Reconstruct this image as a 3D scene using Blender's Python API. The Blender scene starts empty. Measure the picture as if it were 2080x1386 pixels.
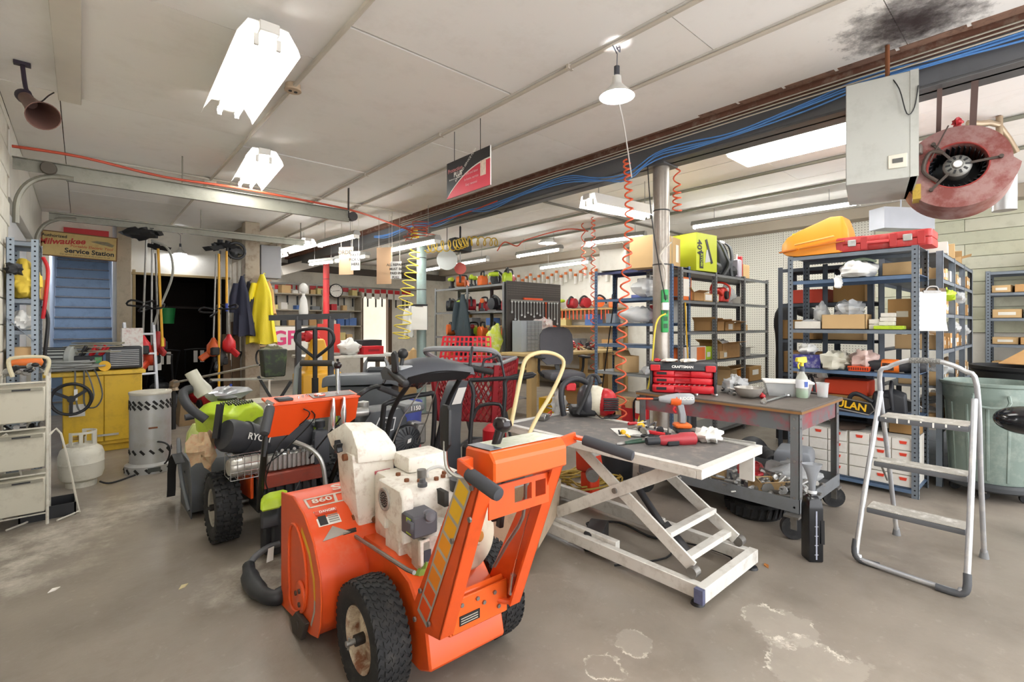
import bpy, bmesh, math, random
from mathutils import Vector as V, Matrix as MX
random.seed(7)
sc = bpy.context.scene; COL = sc.collection
PI = math.pi
# ---------------------------------------------------------------- camera
FPX, EYE, PHI = 985.0, 1.4, math.radians(41.6)
HZ = 660.0
RX, RY = math.cos(PHI), -math.sin(PHI)      # camera right in plan
FX, FY = math.sin(PHI), math.cos(PHI)       # camera forward in plan
cam = bpy.data.objects.new('camera', bpy.data.cameras.new('camera')); COL.objects.link(cam)
cam.location = (0, 0, EYE); cam.rotation_euler = (PI/2, 0, -PHI)
cam.data.sensor_width = 36; cam.data.lens = FPX/2080*36; cam.data.shift_y = -(693-HZ)/2080
cam.data.clip_start = .05
sc.camera = cam
def Wd(px, py, Y):
    "point seen at a pixel of the photograph, Y metres in front of the camera"
    X = (px-1040)/FPX*Y
    return V((X*RX+Y*FX, X*RY+Y*FY, EYE-(py-HZ)/FPX*Y))
def G(px, py, z=0.0):
    return Wd(px, py, (EYE-z)*FPX/(py-HZ))
def onx(px, py, x):
    return Wd(px, py, x/((px-1040)/FPX*RX+FX))
def ony(px, py, y):
    return Wd(px, py, y/((px-1040)/FPX*RY+FY))
# ---------------------------------------------------------------- world, exposure
wo = bpy.data.worlds.new('world'); sc.world = wo; wo.use_nodes = True
wo.node_tree.nodes['Background'].inputs[0].default_value = (.98, .98, 1, 1)
wo.node_tree.nodes['Background'].inputs[1].default_value = 1.9
sc.view_settings.view_transform = 'Standard'; sc.view_settings.look = 'None'
sc.view_settings.exposure = 1.2; sc.view_settings.gamma = 1
sc.view_settings.use_curve_mapping = False
sc.cycles.max_bounces = 6; sc.cycles.diffuse_bounces = 4; sc.cycles.glossy_bounces = 3
sc.cycles.transmission_bounces = 6; sc.cycles.transparent_max_bounces = 8
sc.cycles.use_denoising = True; sc.cycles.sample_clamp_indirect = 6
sc.cycles.use_adaptive_sampling = True
sc.cycles.caustics_reflective = False; sc.cycles.caustics_refractive = False
# ---------------------------------------------------------------- materials
def lin(h):
    h = h.lstrip('#'); c = [int(h[i:i+2], 16)/255 for i in (0, 2, 4)]
    return tuple(x/12.92 if x <= .04045 else ((x+.055)/1.055)**2.4 for x in c)+(1,)
MC = {}
def mt(h, rough=.5, metal=0, var=.12, sc_=6, dirt=None, da=.35, bump=0, alpha=None, spec=.5, trans=0, ds=None):
    "procedural paint / metal / plastic: base colour with broad and fine variation and optional dirt patches"
    k = (h, rough, metal, var, sc_, dirt, da, bump, alpha, spec, trans, ds)
    if k in MC: return MC[k]
    m = bpy.data.materials.new('finish'); m.use_nodes = True; MC[k] = m
    nt = m.node_tree; N = nt.nodes; L = nt.links; b = N['Principled BSDF']
    tc = N.new('ShaderNodeTexCoord'); no = N.new('ShaderNodeTexNoise')
    no.inputs['Scale'].default_value = sc_; no.inputs['Detail'].default_value = 5
    L.new(tc.outputs['Object'], no.inputs['Vector'])
    c = lin(h); mix = N.new('ShaderNodeMix'); mix.data_type = 'RGBA'
    mix.inputs[6].default_value = tuple(x*(1-var) for x in c[:3])+(1,)
    mix.inputs[7].default_value = tuple(min(1, x*(1+var)) for x in c[:3])+(1,)
    L.new(no.outputs[0], mix.inputs[0]); out = mix.outputs[2]
    if dirt:
        n2 = N.new('ShaderNodeTexNoise'); n2.inputs['Scale'].default_value = ds or sc_*2.3; n2.inputs['Detail'].default_value = 8
        n2.inputs['Roughness'].default_value = .7
        L.new(tc.outputs['Object'], n2.inputs['Vector'])
        mr = N.new('ShaderNodeMapRange'); mr.inputs[1].default_value = .42 if da > .9 else .5; mr.inputs[2].default_value = .6 if da > .9 else .72
        mr.inputs[4].default_value = da; L.new(n2.outputs[0], mr.inputs[0])
        m2 = N.new('ShaderNodeMix'); m2.data_type = 'RGBA'; m2.inputs[7].default_value = lin(dirt)
        L.new(mr.outputs[0], m2.inputs[0]); L.new(out, m2.inputs[6]); out = m2.outputs[2]
    L.new(out, b.inputs['Base Color'])
    b.inputs['Roughness'].default_value = rough; b.inputs['Metallic'].default_value = metal
    b.inputs['Specular IOR Level'].default_value = spec
    if alpha is not None: b.inputs['Alpha'].default_value = alpha
    if trans: b.inputs['Transmission Weight'].default_value = trans; b.inputs['IOR'].default_value = 1.2
    if bump:
        bp = N.new('ShaderNodeBump'); bp.inputs['Strength'].default_value = bump; bp.inputs['Distance'].default_value = .01
        n3 = N.new('ShaderNodeTexNoise'); n3.inputs['Scale'].default_value = sc_*12; n3.inputs['Detail'].default_value = 4
        L.new(tc.outputs['Object'], n3.inputs['Vector']); L.new(n3.outputs[0], bp.inputs['Height']); L.new(bp.outputs[0], b.inputs['Normal'])
    return m
def glow(h, s):
    k = ('glow', h, s)
    if k in MC: return MC[k]
    m = bpy.data.materials.new('lamp_glow'); m.use_nodes = True; b = m.node_tree.nodes['Principled BSDF']
    b.inputs['Base Color'].default_value = lin(h); b.inputs['Emission Color'].default_value = lin(h); b.inputs['Emission Strength'].default_value = s
    MC[k] = m; return m
# ---------------------------------------------------------------- mesh builder
def sm(pts, k=4, closed=False):
    "Catmull-Rom through points"
    P = [V(p) for p in pts]; n = len(P); out = []
    rng = range(n if closed else n-1)
    for i in rng:
        if closed: a, b, c, d = P[i-1], P[i], P[(i+1) % n], P[(i+2) % n]
        else: a, b, c, d = P[max(i-1, 0)], P[i], P[i+1], P[min(i+2, n-1)]
        for j in range(k):
            t = j/k
            out.append(.5*((2*b)+(c-a)*t+(2*a-5*b+4*c-d)*t*t+(3*b-a-3*c+d)*t**3))
    if not closed: out.append(P[-1])
    return out
ORD = 'first second third fourth fifth sixth seventh eighth ninth tenth eleventh twelfth thirteenth fourteenth fifteenth sixteenth seventeenth eighteenth nineteenth twentieth'.split()
ORD += ['twenty-'+w for w in ORD[:9]]+['thirtieth']+['thirty-'+w for w in ORD[:9]]
class M:
    def __init__(s): s.v = []; s.f = []; s.i = []; s.cur = 0; s.t = MX()
    def add(s, vs, fs):
        o = len(s.v); s.v += [s.t @ V(p) for p in vs]; s.f += [tuple(o+k for k in f) for f in fs]; s.i += [s.cur]*len(fs); return s
    def bx(s, x0, y0, z0, x1, y1, z1):
        return s.add([(x0,y0,z0),(x1,y0,z0),(x1,y1,z0),(x0,y1,z0),(x0,y0,z1),(x1,y0,z1),(x1,y1,z1),(x0,y1,z1)],
                     [(3,2,1,0),(4,5,6,7),(0,1,5,4),(1,2,6,5),(2,3,7,6),(3,0,4,7)])
    def bc(s, x, y, z, a, b, c):
        return s.bx(x-a/2, y-b/2, z-c/2, x+a/2, y+b/2, z+c/2)
    def ob(s, p, q, w, h, up=(0, 0, 1)):
        "bar from p to q, w across, h along up"
        p, q = V(p), V(q); d = (q-p).normalized(); u = V(up); r = d.cross(u)
        if r.length < 1e-4: r = d.cross(V((1, 0, 0)))
        r.normalize(); u = r.cross(d).normalized(); r = r*w/2; u = u*h/2
        return s.add([p-r-u,p+r-u,p+r+u,p-r+u,q-r-u,q+r-u,q+r+u,q-r+u],[(0,1,2,3),(7,6,5,4),(4,5,1,0),(5,6,2,1),(6,7,3,2),(7,4,0,3)])
    def cyl(s, a, b, r, r2=None, n=12):
        a, b = V(a), V(b); r2 = r if r2 is None else r2; d = (b-a).normalized()
        x = d.orthogonal().normalized(); y = d.cross(x); vs = []
        for k in range(n):
            c = x*math.cos(2*PI*k/n)+y*math.sin(2*PI*k/n); vs += [a+c*r, b+c*r2]
        fs = [(2*k, (2*k+2) % (2*n), (2*k+3) % (2*n), 2*k+1) for k in range(n)]
        fs += [tuple(range(2*n-2, -1, -2)), tuple(range(1, 2*n, 2))]
        return s.add(vs, fs)
    def tube(s, pts, r, n=8, closed=False, k=0):
        P = sm(pts, k, closed) if k else [V(p) for p in pts]
        m = len(P); rr = r if isinstance(r, (list, tuple)) else None
        T = []
        for i in range(m):
            a = P[i-1] if (closed or i) else P[i]; b = P[(i+1) % m] if (closed or i < m-1) else P[i]
            T.append((b-a).normalized() if (b-a).length > 1e-9 else V((0, 0, 1)))
        u = T[0].orthogonal().normalized(); vs = []
        for i in range(m):
            u = (u-T[i]*u.dot(T[i])); u = u.normalized() if u.length > 1e-6 else T[i].orthogonal().normalized()
            w = T[i].cross(u); q = (rr[min(len(rr)-1, int(i*len(rr)/m))] if rr else r)
            vs += [P[i]+(u*math.cos(2*PI*j/n)+w*math.sin(2*PI*j/n))*q for j in range(n)]
        fs = []
        for i in range(m if closed else m-1):
            o, e = i*n, ((i+1) % m)*n
            fs += [(o+j, o+(j+1) % n, e+(j+1) % n, e+j) for j in range(n)]
        if not closed: fs += [tuple(range(n-1, -1, -1)), tuple(range((m-1)*n, m*n))]
        return s.add(vs, fs)
    def rev(s, prof, n=24, c=(0, 0, 0), ax='z', cap=True):
        "lathe of (r, h) pairs about an axis through c"
        vs = []; c = V(c)
        if isinstance(ax, str): ax = {'x': (1,0,0), 'y': (0,1,0), 'z': (0,0,1), '-x': (-1,0,0)}[ax]
        A = V(ax).normalized(); X = A.orthogonal().normalized() if abs(A.z) < .99 else V((1, 0, 0)); Y = A.cross(X)
        for r, h in prof:
            r = max(r, 1e-4)
            vs += [c+A*h+(X*math.cos(2*PI*k/n)+Y*math.sin(2*PI*k/n))*r for k in range(n)]
        fs = []
        for i in range(len(prof)-1):
            fs += [(i*n+k, i*n+(k+1) % n, (i+1)*n+(k+1) % n, (i+1)*n+k) for k in range(n)]
        if cap: fs += [tuple(range(n-1, -1, -1)), tuple(range((len(prof)-1)*n, len(prof)*n))]
        return s.add(vs, fs)
    def loft(s, rings, cap=True, closed=False):
        n = len(rings[0]); vs = [p for r in rings for p in r]; fs = []; m = len(rings)
        for i in range(m if closed else m-1):
            e = (i+1) % m
            fs += [(i*n+k, i*n+(k+1) % n, e*n+(k+1) % n, e*n+k) for k in range(n)]
        if cap and not closed: fs += [tuple(range(n-1, -1, -1)), tuple(range((m-1)*n, m*n))]
        return s.add(vs, fs)
    def pr(s, poly, a, b, pl='xz'):
        "extrude a 2-D outline between a and b along the axis missing from pl"
        def q(p, h):
            return {'xz': (p[0], h, p[1]), 'xy': (p[0], p[1], h), 'yz': (h, p[0], p[1])}[pl]
        return s.loft([[q(p, a) for p in poly], [q(p, b) for p in poly]])
    def ball(s, c, r, n=12, m=8):
        c = V(c); r = (r, r, r) if not isinstance(r, (tuple, list)) else r; vs = []
        for i in range(m+1):
            t = PI*(i/m); t = min(max(t, .02), PI-.02)
            vs += [c+V((r[0]*math.sin(t)*math.cos(2*PI*k/n), r[1]*math.sin(t)*math.sin(2*PI*k/n), -r[2]*math.cos(t))) for k in range(n)]
        fs = [(i*n+k, i*n+(k+1) % n, (i+1)*n+(k+1) % n, (i+1)*n+k) for i in range(m) for k in range(n)]
        fs += [tuple(range(n-1, -1, -1)), tuple(range(m*n, (m+1)*n))]
        return s.add(vs, fs)
    def lump(s, c, r, seed=0, amp=.25, n=12, m=8):
        "crumpled bag, glove or rag"
        o = len(s.v); s.ball((0, 0, 0), r, n, m); rnd = random.Random(seed); ph = [rnd.uniform(0, 6) for _ in range(6)]
        for k in range(o, len(s.v)):
            p = s.v[k]; d = p.normalized()
            q = 1+amp*(math.sin(5*d.x+ph[0])*math.sin(4*d.y+ph[1])+.6*math.sin(9*d.z+7*d.x+ph[2])+.4*math.sin(13*d.y+ph[3])+.3*rnd.uniform(-1, 1))
            s.v[k] = p*q+V(c)
        return s
    def build(s, name, mats, parent=None, bev=0, seg=1, smooth=38, loc=None, rz=0, rot=None):
        me = bpy.data.meshes.new(name); me.from_pydata([tuple(p) for p in s.v], [], s.f)
        if bev:
            bm = bmesh.new(); bm.from_mesh(me)
            for f, i in zip(bm.faces, s.i): f.material_index = i
            bmesh.ops.recalc_face_normals(bm, faces=bm.faces)
            es = [e for e in bm.edges if len(e.link_faces) == 2 and e.calc_face_angle(0) > .6]
            bmesh.ops.bevel(bm, geom=es, offset=bev, segments=seg, profile=.6, affect='EDGES', clamp_overlap=True)
            bm.to_mesh(me); bm.free()
        else:
            me.polygons.foreach_set('material_index', s.i)
            bm = bmesh.new(); bm.from_mesh(me); bmesh.ops.recalc_face_normals(bm, faces=bm.faces); bm.to_mesh(me); bm.free()
        if smooth:
            me.polygons.foreach_set('use_smooth', [True]*len(me.polygons)); me.set_sharp_from_angle(angle=math.radians(smooth))
        for m in (mats if isinstance(mats, (list, tuple)) else [mats]): me.materials.append(m)
        return ob(name, me, parent, loc, rz, rot)
def ob(name, data, parent=None, loc=None, rz=0, rot=None):
    o = bpy.data.objects.new(name, data); COL.objects.link(o)
    if parent: o.parent = parent
    if loc is not None: o.location = loc
    if rot: o.rotation_euler = rot
    elif rz: o.rotation_euler = (0, 0, rz)
    return o
def tag(o, label, cat, group=None):
    o['label'] = label; o['category'] = cat
    if group: o['group'] = group
    return o
def T(name, label, cat, loc=(0, 0, 0), rz=0, group=None, rot=None):
    return tag(ob(name, None, None, loc, rz, rot), label, cat, group)
def st(o): o['kind'] = 'structure'; return o
def stuff(o): o['kind'] = 'stuff'; return o
def lab(o, l): o['label'] = l; return o
def dup(root, loc, rz=0, label=None, group=None, s=1, rot=None):
    r = root.copy(); COL.objects.link(r); r.location = loc; r.rotation_euler = rot or (0, 0, rz); r.scale = (s, s, s) if not isinstance(s, tuple) else s
    if label: r['label'] = label
    if group: r['group'] = group
    for ch in list(root.children):
        c = ch.copy(); COL.objects.link(c); c.parent = r
        for g in ch.children:
            d = g.copy(); COL.objects.link(d); d.parent = c
    return r
def txt(body, size, loc, rot, mat, parent=None, name='lettering', al='CENTER', off=0, sx=1, ital=0):
    c = bpy.data.curves.new(name, 'FONT'); c.body = body; c.size = size; c.align_x = al; c.align_y = 'CENTER'
    c.extrude = .0004; c.offset = off*size; c.shear = ital; c.resolution_u = 3; c.materials.append(mat)
    o = ob(name, c, parent, loc, 0, rot)
    if sx != 1: o.scale = (sx, 1, 1)
    return o
def basis(o, u, n):
    "orient local x to u and local z to n"
    x = V(u).normalized(); z = V(n).normalized(); y = z.cross(x).normalized(); z = x.cross(y)
    return MX((x, y, z)).transposed().to_4x4()
def face_rot(u, n): return basis(0, u, n).to_euler()
# ================================================================ room
CZ = 3.08; XL, XR, YB, YA = -.44, 8.6, 13.0, 10.0
white_paint = mt('#D6D3C9', .75, var=.05, sc_=1.2, dirt='#8d8677', da=.25)
STAINS = [(2.43, .86, .16, 1), (2.24, .66, .2, 1), (1.82, 1.24, .09, 1), (1.6, 1.235, .085, 0), (-.2, 4.45, .45, 2), (.35, 4.75, .4, 2), (-.3, 3.9, .4, 2), (.75, 2.9, .3, 2)]
def floor_mat():
    m = bpy.data.materials.new('floor_concrete'); m.use_nodes = True; nt = m.node_tree; N = nt.nodes; L = nt.links; b = N['Principled BSDF']
    tc = N.new('ShaderNodeTexCoord')
    def noise(s, d=6, r=.6):
        n = N.new('ShaderNodeTexNoise'); n.inputs['Scale'].default_value = s; n.inputs['Detail'].default_value = d; n.inputs['Roughness'].default_value = r
        L.new(tc.outputs['Object'], n.inputs['Vector']); return n.outputs[0]
    def ramp(x, a, b_, lo=0, hi=1):
        r = N.new('ShaderNodeMapRange'); r.inputs[1].default_value = a; r.inputs[2].default_value = b_; r.inputs[3].default_value = lo; r.inputs[4].default_value = hi
        L.new(x, r.inputs[0]); return r.outputs[0]
    def mixc(f, a, c):
        x = N.new('ShaderNodeMix'); x.data_type = 'RGBA'; L.new(f, x.inputs[0])
        for v, i in ((a, 6), (c, 7)):
            if isinstance(v, str): x.inputs[i].default_value = lin(v)
            else: L.new(v, x.inputs[i])
        return x.outputs[2]
    def math_(op, a, c):
        x = N.new('ShaderNodeMath'); x.operation = op
        for v, i in ((a, 0), (c, 1)):
            if isinstance(v, (int, float)): x.inputs[i].default_value = v
            else: L.new(v, x.inputs[i])
        return x.outputs[0]
    c = mixc(ramp(noise(.7), .35, .65), '#7D756B', '#968D82')
    c = mixc(ramp(noise(2.6, 8, .65), .5, .75, 0, .6), c, '#6C645A')
    c = mixc(ramp(noise(14, 8, .7), .58, .8, 0, .35), c, '#c9c0b2')
    # chalky stains of their own shape: (centre, radius, solid?)
    for x, y, r, k in STAINS:
        d = N.new('ShaderNodeVectorMath'); d.operation = 'DISTANCE'; L.new(tc.outputs['Object'], d.inputs[0]); d.inputs[1].default_value = (x, y, 0)
        e = math_('ADD', d.outputs['Value'], math_('MULTIPLY', math_('SUBTRACT', noise(7+r*9, 6, .7), .5), r*1.7))
        rim = math_('MULTIPLY', ramp(e, r, r*.95), ramp(e, r*.82, r*.92))
        if k == 1: f = math_('MAXIMUM', math_('MULTIPLY', ramp(e, r, r*.93), .13), math_('MULTIPLY', rim, ramp(noise(9, 5), .45, .6, 0, .8)))
        elif k == 0: f = math_('MULTIPLY', rim, ramp(noise(9, 5), .42, .55, 0, .75))
        else: f = math_('MULTIPLY', ramp(e, r*1.15, r*.3), ramp(noise(5, 9, .75), .42, .72, 0, .75))
        c = mixc(f, c, '#E2DCCF')
    L.new(c, b.inputs['Base Color'])
    L.new(ramp(noise(3.5, 6), .3, .7, .3, .5), b.inputs['Roughness']); b.inputs['Specular IOR Level'].default_value = .45
    bp = N.new('ShaderNodeBump'); bp.inputs['Strength'].default_value = .12; bp.inputs['Distance'].default_value = .01
    L.new(noise(30, 5), bp.inputs['Height']); L.new(bp.outputs[0], b.inputs['Normal'])
    return m
m = M(); m.bx(XL-1, -2.5, -.1, XR+.1, YB+.1, 0)
floor = st(m.build('floor', floor_mat(), smooth=0))
# ceiling: dark cavity above, painted boards hung under it
ceil_m = [mt(h, .8, var=.035, sc_=.8, dirt='#cfc9be', da=.25, ds=3) for h in ('#F3F1EC', '#F4F2EE', '#F1EEE8')]
m = M(); m.bx(XL-.3, -2.5, CZ+.3, XR+.1, YB+.1, CZ+.36); m.bx(XL-.3, -2.5, CZ+.03, 3.74, YB, CZ+.3); m.bx(4.3, -2.5, CZ+.03, XR+.1, YB, CZ+.3)
ceiling = st(m.build('ceiling', mt('#4a3a30', .9, var=.3, sc_=3), smooth=0))
cols = [(XL, -.12, 4.8, 2.44), (-.12, 1.11, 3.12, 1.7), (1.11, 2.345, 2.65, 2.44), (2.345, 2.89, 1.4, 2.44), (2.89, 3.78, .6, 2.44),
        (4.3, 5.0, 1.0, 2.44), (5.0, 6.2, 2.0, 2.44), (6.2, 7.4, .4, 2.44), (7.4, XR, 1.5, 2.44)]
for x0, x1, y0, dy in cols:
    y = y0-dy*5; k = 0
    while y < YB:
        a, b = max(y, -2.5), min(y+dy, YB)
        if b > a:
            m = M(); g = .012 if x0 == 1.11 else .0025
            m.bx(x0+.003, a+g, CZ+random.uniform(0, .003), x1-.003, b-g, CZ+.03)
            m.build('ceiling_panel', ceil_m[k % 3], ceiling, smooth=0)
        y += dy; k += 1
# soot and water stains around the hanger
m = M()
for k in range(7):
    y = -.3+k*.32; m.bx(3.70, y, CZ-.002, 3.785-random.uniform(0, .03), y+.3, CZ+.02)
m.build('torn_edge', mt('#8a6a58', .9, var=.4, sc_=9, dirt='#3a2c28', da=.8), ceiling, smooth=0)
for x in (2.345, 2.89):
    m = M(); m.tube([(x+.02, -2, CZ-.016), (x+.02, YB-.1, CZ-.016)], .013, 6)
    for k in range(9): m.bc(x+.02, -.9+k*1.5, CZ-.012, .05, .02, .03)
    st(m.build('trim_%d' % (1 if x < 2.5 else 2), mt('#C6BEB2', .5), smooth=40))
# painted batten by the left wall
m = M(); m.bx(-.125, 1, CZ-.05, 0, 4.82, CZ-.001); st(m.build('trim_3', mt('#D3CDC1', .7, var=.06), bev=.003))
# left wall (painted block): blocks with joints up to the overhead door, thickness behind
m = M(); m.bx(XL-.22, -2.5, 0, XL-.01, 5.72, CZ+.2); wl = st(m.build('wall_left', mt('#b9b3a3', .9), smooth=0))
block = M(); block.bx(0, 0, 0, .012, .392, .192); bme = None
bm_ = mt('#DAD6C9', .7, var=.05, sc_=3, dirt='#a49c8a', da=.3, bump=.2)
for r in range(16):
    for k in range(5):
        y = 3.92+(k-1)*.4+(.2 if r % 2 else 0); y1 = min(y+.392, 5.72); z = r*.2+.004
        if y1-y < .05: continue
        if bme is None: o = block.build('block', bm_, wl, bev=.004); bme = o.data
        else: o = ob('block', bme, wl)
        o.location = (XL-.012, y, z); o.scale = (1, (y1-y)/.392, min(1, (CZ-z)/.192))
m = M(); m.bx(XL-.22, 5.72, 2.45, XL, 8.35, CZ+.1); m.bx(XL-.22, 8.35, 0, XL, YA+.2, CZ+.1)
st(m.build('wall_left', white_paint, smooth=0))
dr = M(); dr.bx(XL-.2, 5.7, 0, XL-.1, 8.4, 2.5)
door1 = st(dr.build('door_1', mt('#9a958b', .6), smooth=0))
for k in range(5):
    p = M(); p.bx(XL-.1, 5.74, .01+k*.49, XL-.06, 8.33, .48+k*.49); p.build('panel', mt('#D9DCE0', .5, var=.04), door1, bev=.008)
# back wall behind the stairs and alcove, wall of the far room, right wall
m = M()
m.bx(XL-.2, YA, 0, -.36, YA+.2, CZ+.1); m.bx(-.36, YA, 2.72, .42, YA+.2, CZ+.1)
m.bx(.42, YA, 0, .64, YA+.2, CZ+.1); m.bx(.64, YA, 2.24, 2.08, YA+.2, CZ+.1)
m.bx(2.0, YA, 0, 2.08, YA+.2, 2.24)
st(m.build('wall_back', mt('#EAE7DD', .75, var=.05, sc_=1.5, dirt='#9a917c', da=.3), smooth=0))
m = M(); m.bx(.42, YA-.12, 0, .6, YA, CZ); st(m.build('trim_4', mt('#B8AC97', .7, var=.12, sc_=4, dirt='#7d705c', da=.4), bev=.006))
m = M(); m.bx(.62, YA-.02, 0, .66, YA+.05, 2.3); m.bx(.6, YA-.03, 2.22, 2.02, YA+.03, 2.26); st(m.build('trim_5', mt('#a08c64', .7, var=.3, sc_=12), bev=.003))
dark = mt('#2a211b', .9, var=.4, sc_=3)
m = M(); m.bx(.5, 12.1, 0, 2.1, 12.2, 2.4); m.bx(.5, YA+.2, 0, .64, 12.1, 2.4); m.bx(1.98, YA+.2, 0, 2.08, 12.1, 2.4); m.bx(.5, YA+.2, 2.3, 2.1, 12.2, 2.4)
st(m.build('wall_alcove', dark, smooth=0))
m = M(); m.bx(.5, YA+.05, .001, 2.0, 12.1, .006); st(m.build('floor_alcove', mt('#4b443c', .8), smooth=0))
# stairwell
m = M(); m.bx(-.5, YA+.2, 0, -.36, 14, 5); m.bx(.42, YA+.2, 0, .5, 14, 5); m.bx(-.5, 13.6, 2, .5, 13.7, 5.2)
st(m.build('wall_stairwell', mt('#D5DEEA', .7, var=.06), smooth=0))
stairs = st(ob('trim_stairs', None, loc=(0, YA, 0)))
riser, tread, nose = mt('#8FA5BC', .55, var=.08, sc_=3, dirt='#5d6c7d', da=.4), mt('#72859a', .55, var=.1, sc_=4), mt('#8f8d8c', .6, var=.3, sc_=14, dirt='#6a5042', da=.6)
for i in range(1, 17):
    y = .08+i*.2; z = i*.19
    m = M(); m.bx(-.355, y, z-.19, .415, y+.02, z); m.build('riser', riser, stairs, smooth=0)
    m = M(); m.bx(-.355, y-.025, z, .415, y+.21, z+.028); m.build('tread', [tread, nose][0], stairs, bev=.006)
    m = M(); m.bx(-.35, y-.032, z+.002, .41, y-.024, z+.026); m.build('nosing', nose, stairs, bev=.003)
m = M(); m.bx(.37, -.03, 0, .42, .12, 3); m.build('stringer', mt('#C9D0DA', .6, var=.08), stairs)
# partition of planks between alcove and workshop, big corner post
part = st(ob('wall_partition', None))
for k in range(9):
    m = M(); y = 8.95+k*.118; m.bx(2.02+random.uniform(0, .008), y, 0, 2.045, y+.11, 2.5)
    m.build('plank', mt(['#BDB6A8', '#A59A88', '#C9C3B6'][k % 3], .8, var=.15, sc_=5, dirt='#5e5345', da=.6), part, bev=.003)
m = M(); m.bx(2.05, 8.95, 0, 2.12, YB, CZ); m.build('backing', mt('#8b8272', .9), part)
m = M(); m.bx(1.98, 8.74, 0, 2.2, 8.94, CZ); st(m.build('column', mt('#A89C8A', .8, var=.2, sc_=4, dirt='#5b4130', da=.7), bev=.008))
m = M(); m.bx(2.0, YB, 0, 5.92, YB+.1, CZ+.1); m.bx(6.7, YB, 0, XR+.1, YB+.1, CZ+.1); m.bx(5.92, YB, 2.2, 6.7, YB+.1, CZ+.1)
st(m.build('wall_back', mt('#E4E0D4', .8, var=.05, sc_=1.5, dirt='#9b907c', da=.4), smooth=0))
m = M(); m.bx(5.0, 14.4, 0, 8.3, 14.5, 3); st(m.build('wall_passage', mt('#B9B3A4', .8), smooth=0))
m = M(); m.bx(5.85, YB-.03, 0, 5.93, YB+.12, 2.28); m.bx(6.69, YB-.03, 0, 6.81, YB+.12, 2.28); m.bx(5.85, YB-.03, 2.2, 6.81, YB+.12, 2.29)
st(m.build('door_2', mt('#5b4634', .6, var=.2, sc_=5), bev=.004))
m = M(); m.bx(2.1, YB-.16, 2.78, XR, YB-.001, 2.95); st(m.build('trim_6', mt('#57504a', .8, var=.2), bev=.004))
m = M(); m.bx(XR, -2.5, 0, XR+.1, YB+.1, CZ+.1); wr = st(m.build('wall_right', mt('#E6E3D9', .8, var=.05, sc_=1.5, dirt='#a59b85', da=.3), smooth=0))
for k in range(11):
    y = -1.2
    while y < 1.75:
        ln = 1.45 if k % 2 else 1.0
        m = M(); z = 1.3+k*.163; m.bx(XR-.03-random.uniform(0, .004), max(y, -1.2), z+.003, XR-.001, min(y+ln, 1.75), min(z+.16, CZ-.01))
        m.build('plank', mt(['#CFD0B8', '#C9CBB4', '#D4D4C0'][(k+int(y*3)) % 3], .75, var=.06, sc_=3, dirt='#9b9b80', da=.35), wr, bev=.003)
        y += ln+.004
def peg_mat(c, hole, pitch, r):
    m = bpy.data.materials.new('pegboard'); m.use_nodes = True; nt = m.node_tree; N = nt.nodes; L = nt.links; b = N['Principled BSDF']
    tc = N.new('ShaderNodeTexCoord'); s = N.new('ShaderNodeVectorMath'); s.operation = 'SCALE'; s.inputs['Scale'].default_value = 1/pitch; L.new(tc.outputs['Object'], s.inputs[0])
    f = N.new('ShaderNodeVectorMath'); f.operation = 'FRACTION'; L.new(s.outputs[0], f.inputs[0])
    sx = N.new('ShaderNodeSeparateXYZ'); L.new(f.outputs[0], sx.inputs[0])
    cb = N.new('ShaderNodeCombineXYZ'); L.new(sx.outputs[1], cb.inputs[0]); L.new(sx.outputs[2], cb.inputs[1])
    d = N.new('ShaderNodeVectorMath'); d.operation = 'DISTANCE'; L.new(cb.outputs[0], d.inputs[0]); d.inputs[1].default_value = (.5, .5, 0)
    lt = N.new('ShaderNodeMath'); lt.operation = 'LESS_THAN'; lt.inputs[1].default_value = r; L.new(d.outputs['Value'], lt.inputs[0])
    mx = N.new('ShaderNodeMix'); mx.data_type = 'RGBA'; mx.inputs[6].default_value = lin(c); mx.inputs[7].default_value = lin(hole); L.new(lt.outputs[0], mx.inputs[0]); L.new(mx.outputs[2], b.inputs['Base Color'])
    b.inputs['Roughness'].default_value = .6; return m
for k in range(3):
    m = M(); m.bx(XR-.012, 1.77+k*1.22, .3, XR-.001, 1.77+(k+1)*1.22-.006, 3.0)
    m.build('pegboard_panel', peg_mat('#E0DED2', '#6d6a60', .038, .16), wr, smooth=0)
m = M(); m.bx(XR-.28, -2, CZ-.16, XR-.001, YB-.2, CZ-.001); st(m.build('trim_7', mt('#A79C8C', .8, var=.15, sc_=2), bev=.004))
# steel beam on pipe columns
beam = st(ob('beam', None))
grey_steel = mt('#5E5F60', .55, .2, var=.15, sc_=2, dirt='#3c3a39', da=.4)
m = M(); bz = 2.87
m.bx(3.915, -2.5, bz, 4.145, YB, bz+.018); m.bx(4.0, -2.5, bz, 4.03, YB, bz+.42); m.bx(3.915, -2.5, bz+.40, 4.145, YB, bz+.42)
m.build('girder', grey_steel, beam, bev=.003)
m = M(); m.bx(3.922, -2.5, bz+.018, 3.93, YB, bz+.24); m.build('face_plate', mt('#6A6C70', .5, .1, var=.12, sc_=1.5, dirt='#4a4a4c', da=.3), beam)
m = M(); m.bx(3.845, -2.5, 3.055, 3.92, YB, 3.13); m.build('nailer', mt('#7E5646', .85, var=.35, sc_=5, dirt='#b9a898', da=.6), beam)
m = M(); m.bx(3.74, -2.5, CZ+.0, 3.78, YB, CZ+.32); m.bx(4.27, -2.5, CZ, 4.3, YB, CZ+.32)
m.build('trimmer', mt('#7c5a48', .9, var=.35, sc_=6, dirt='#c2b5a4', da=.5), beam)
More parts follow.
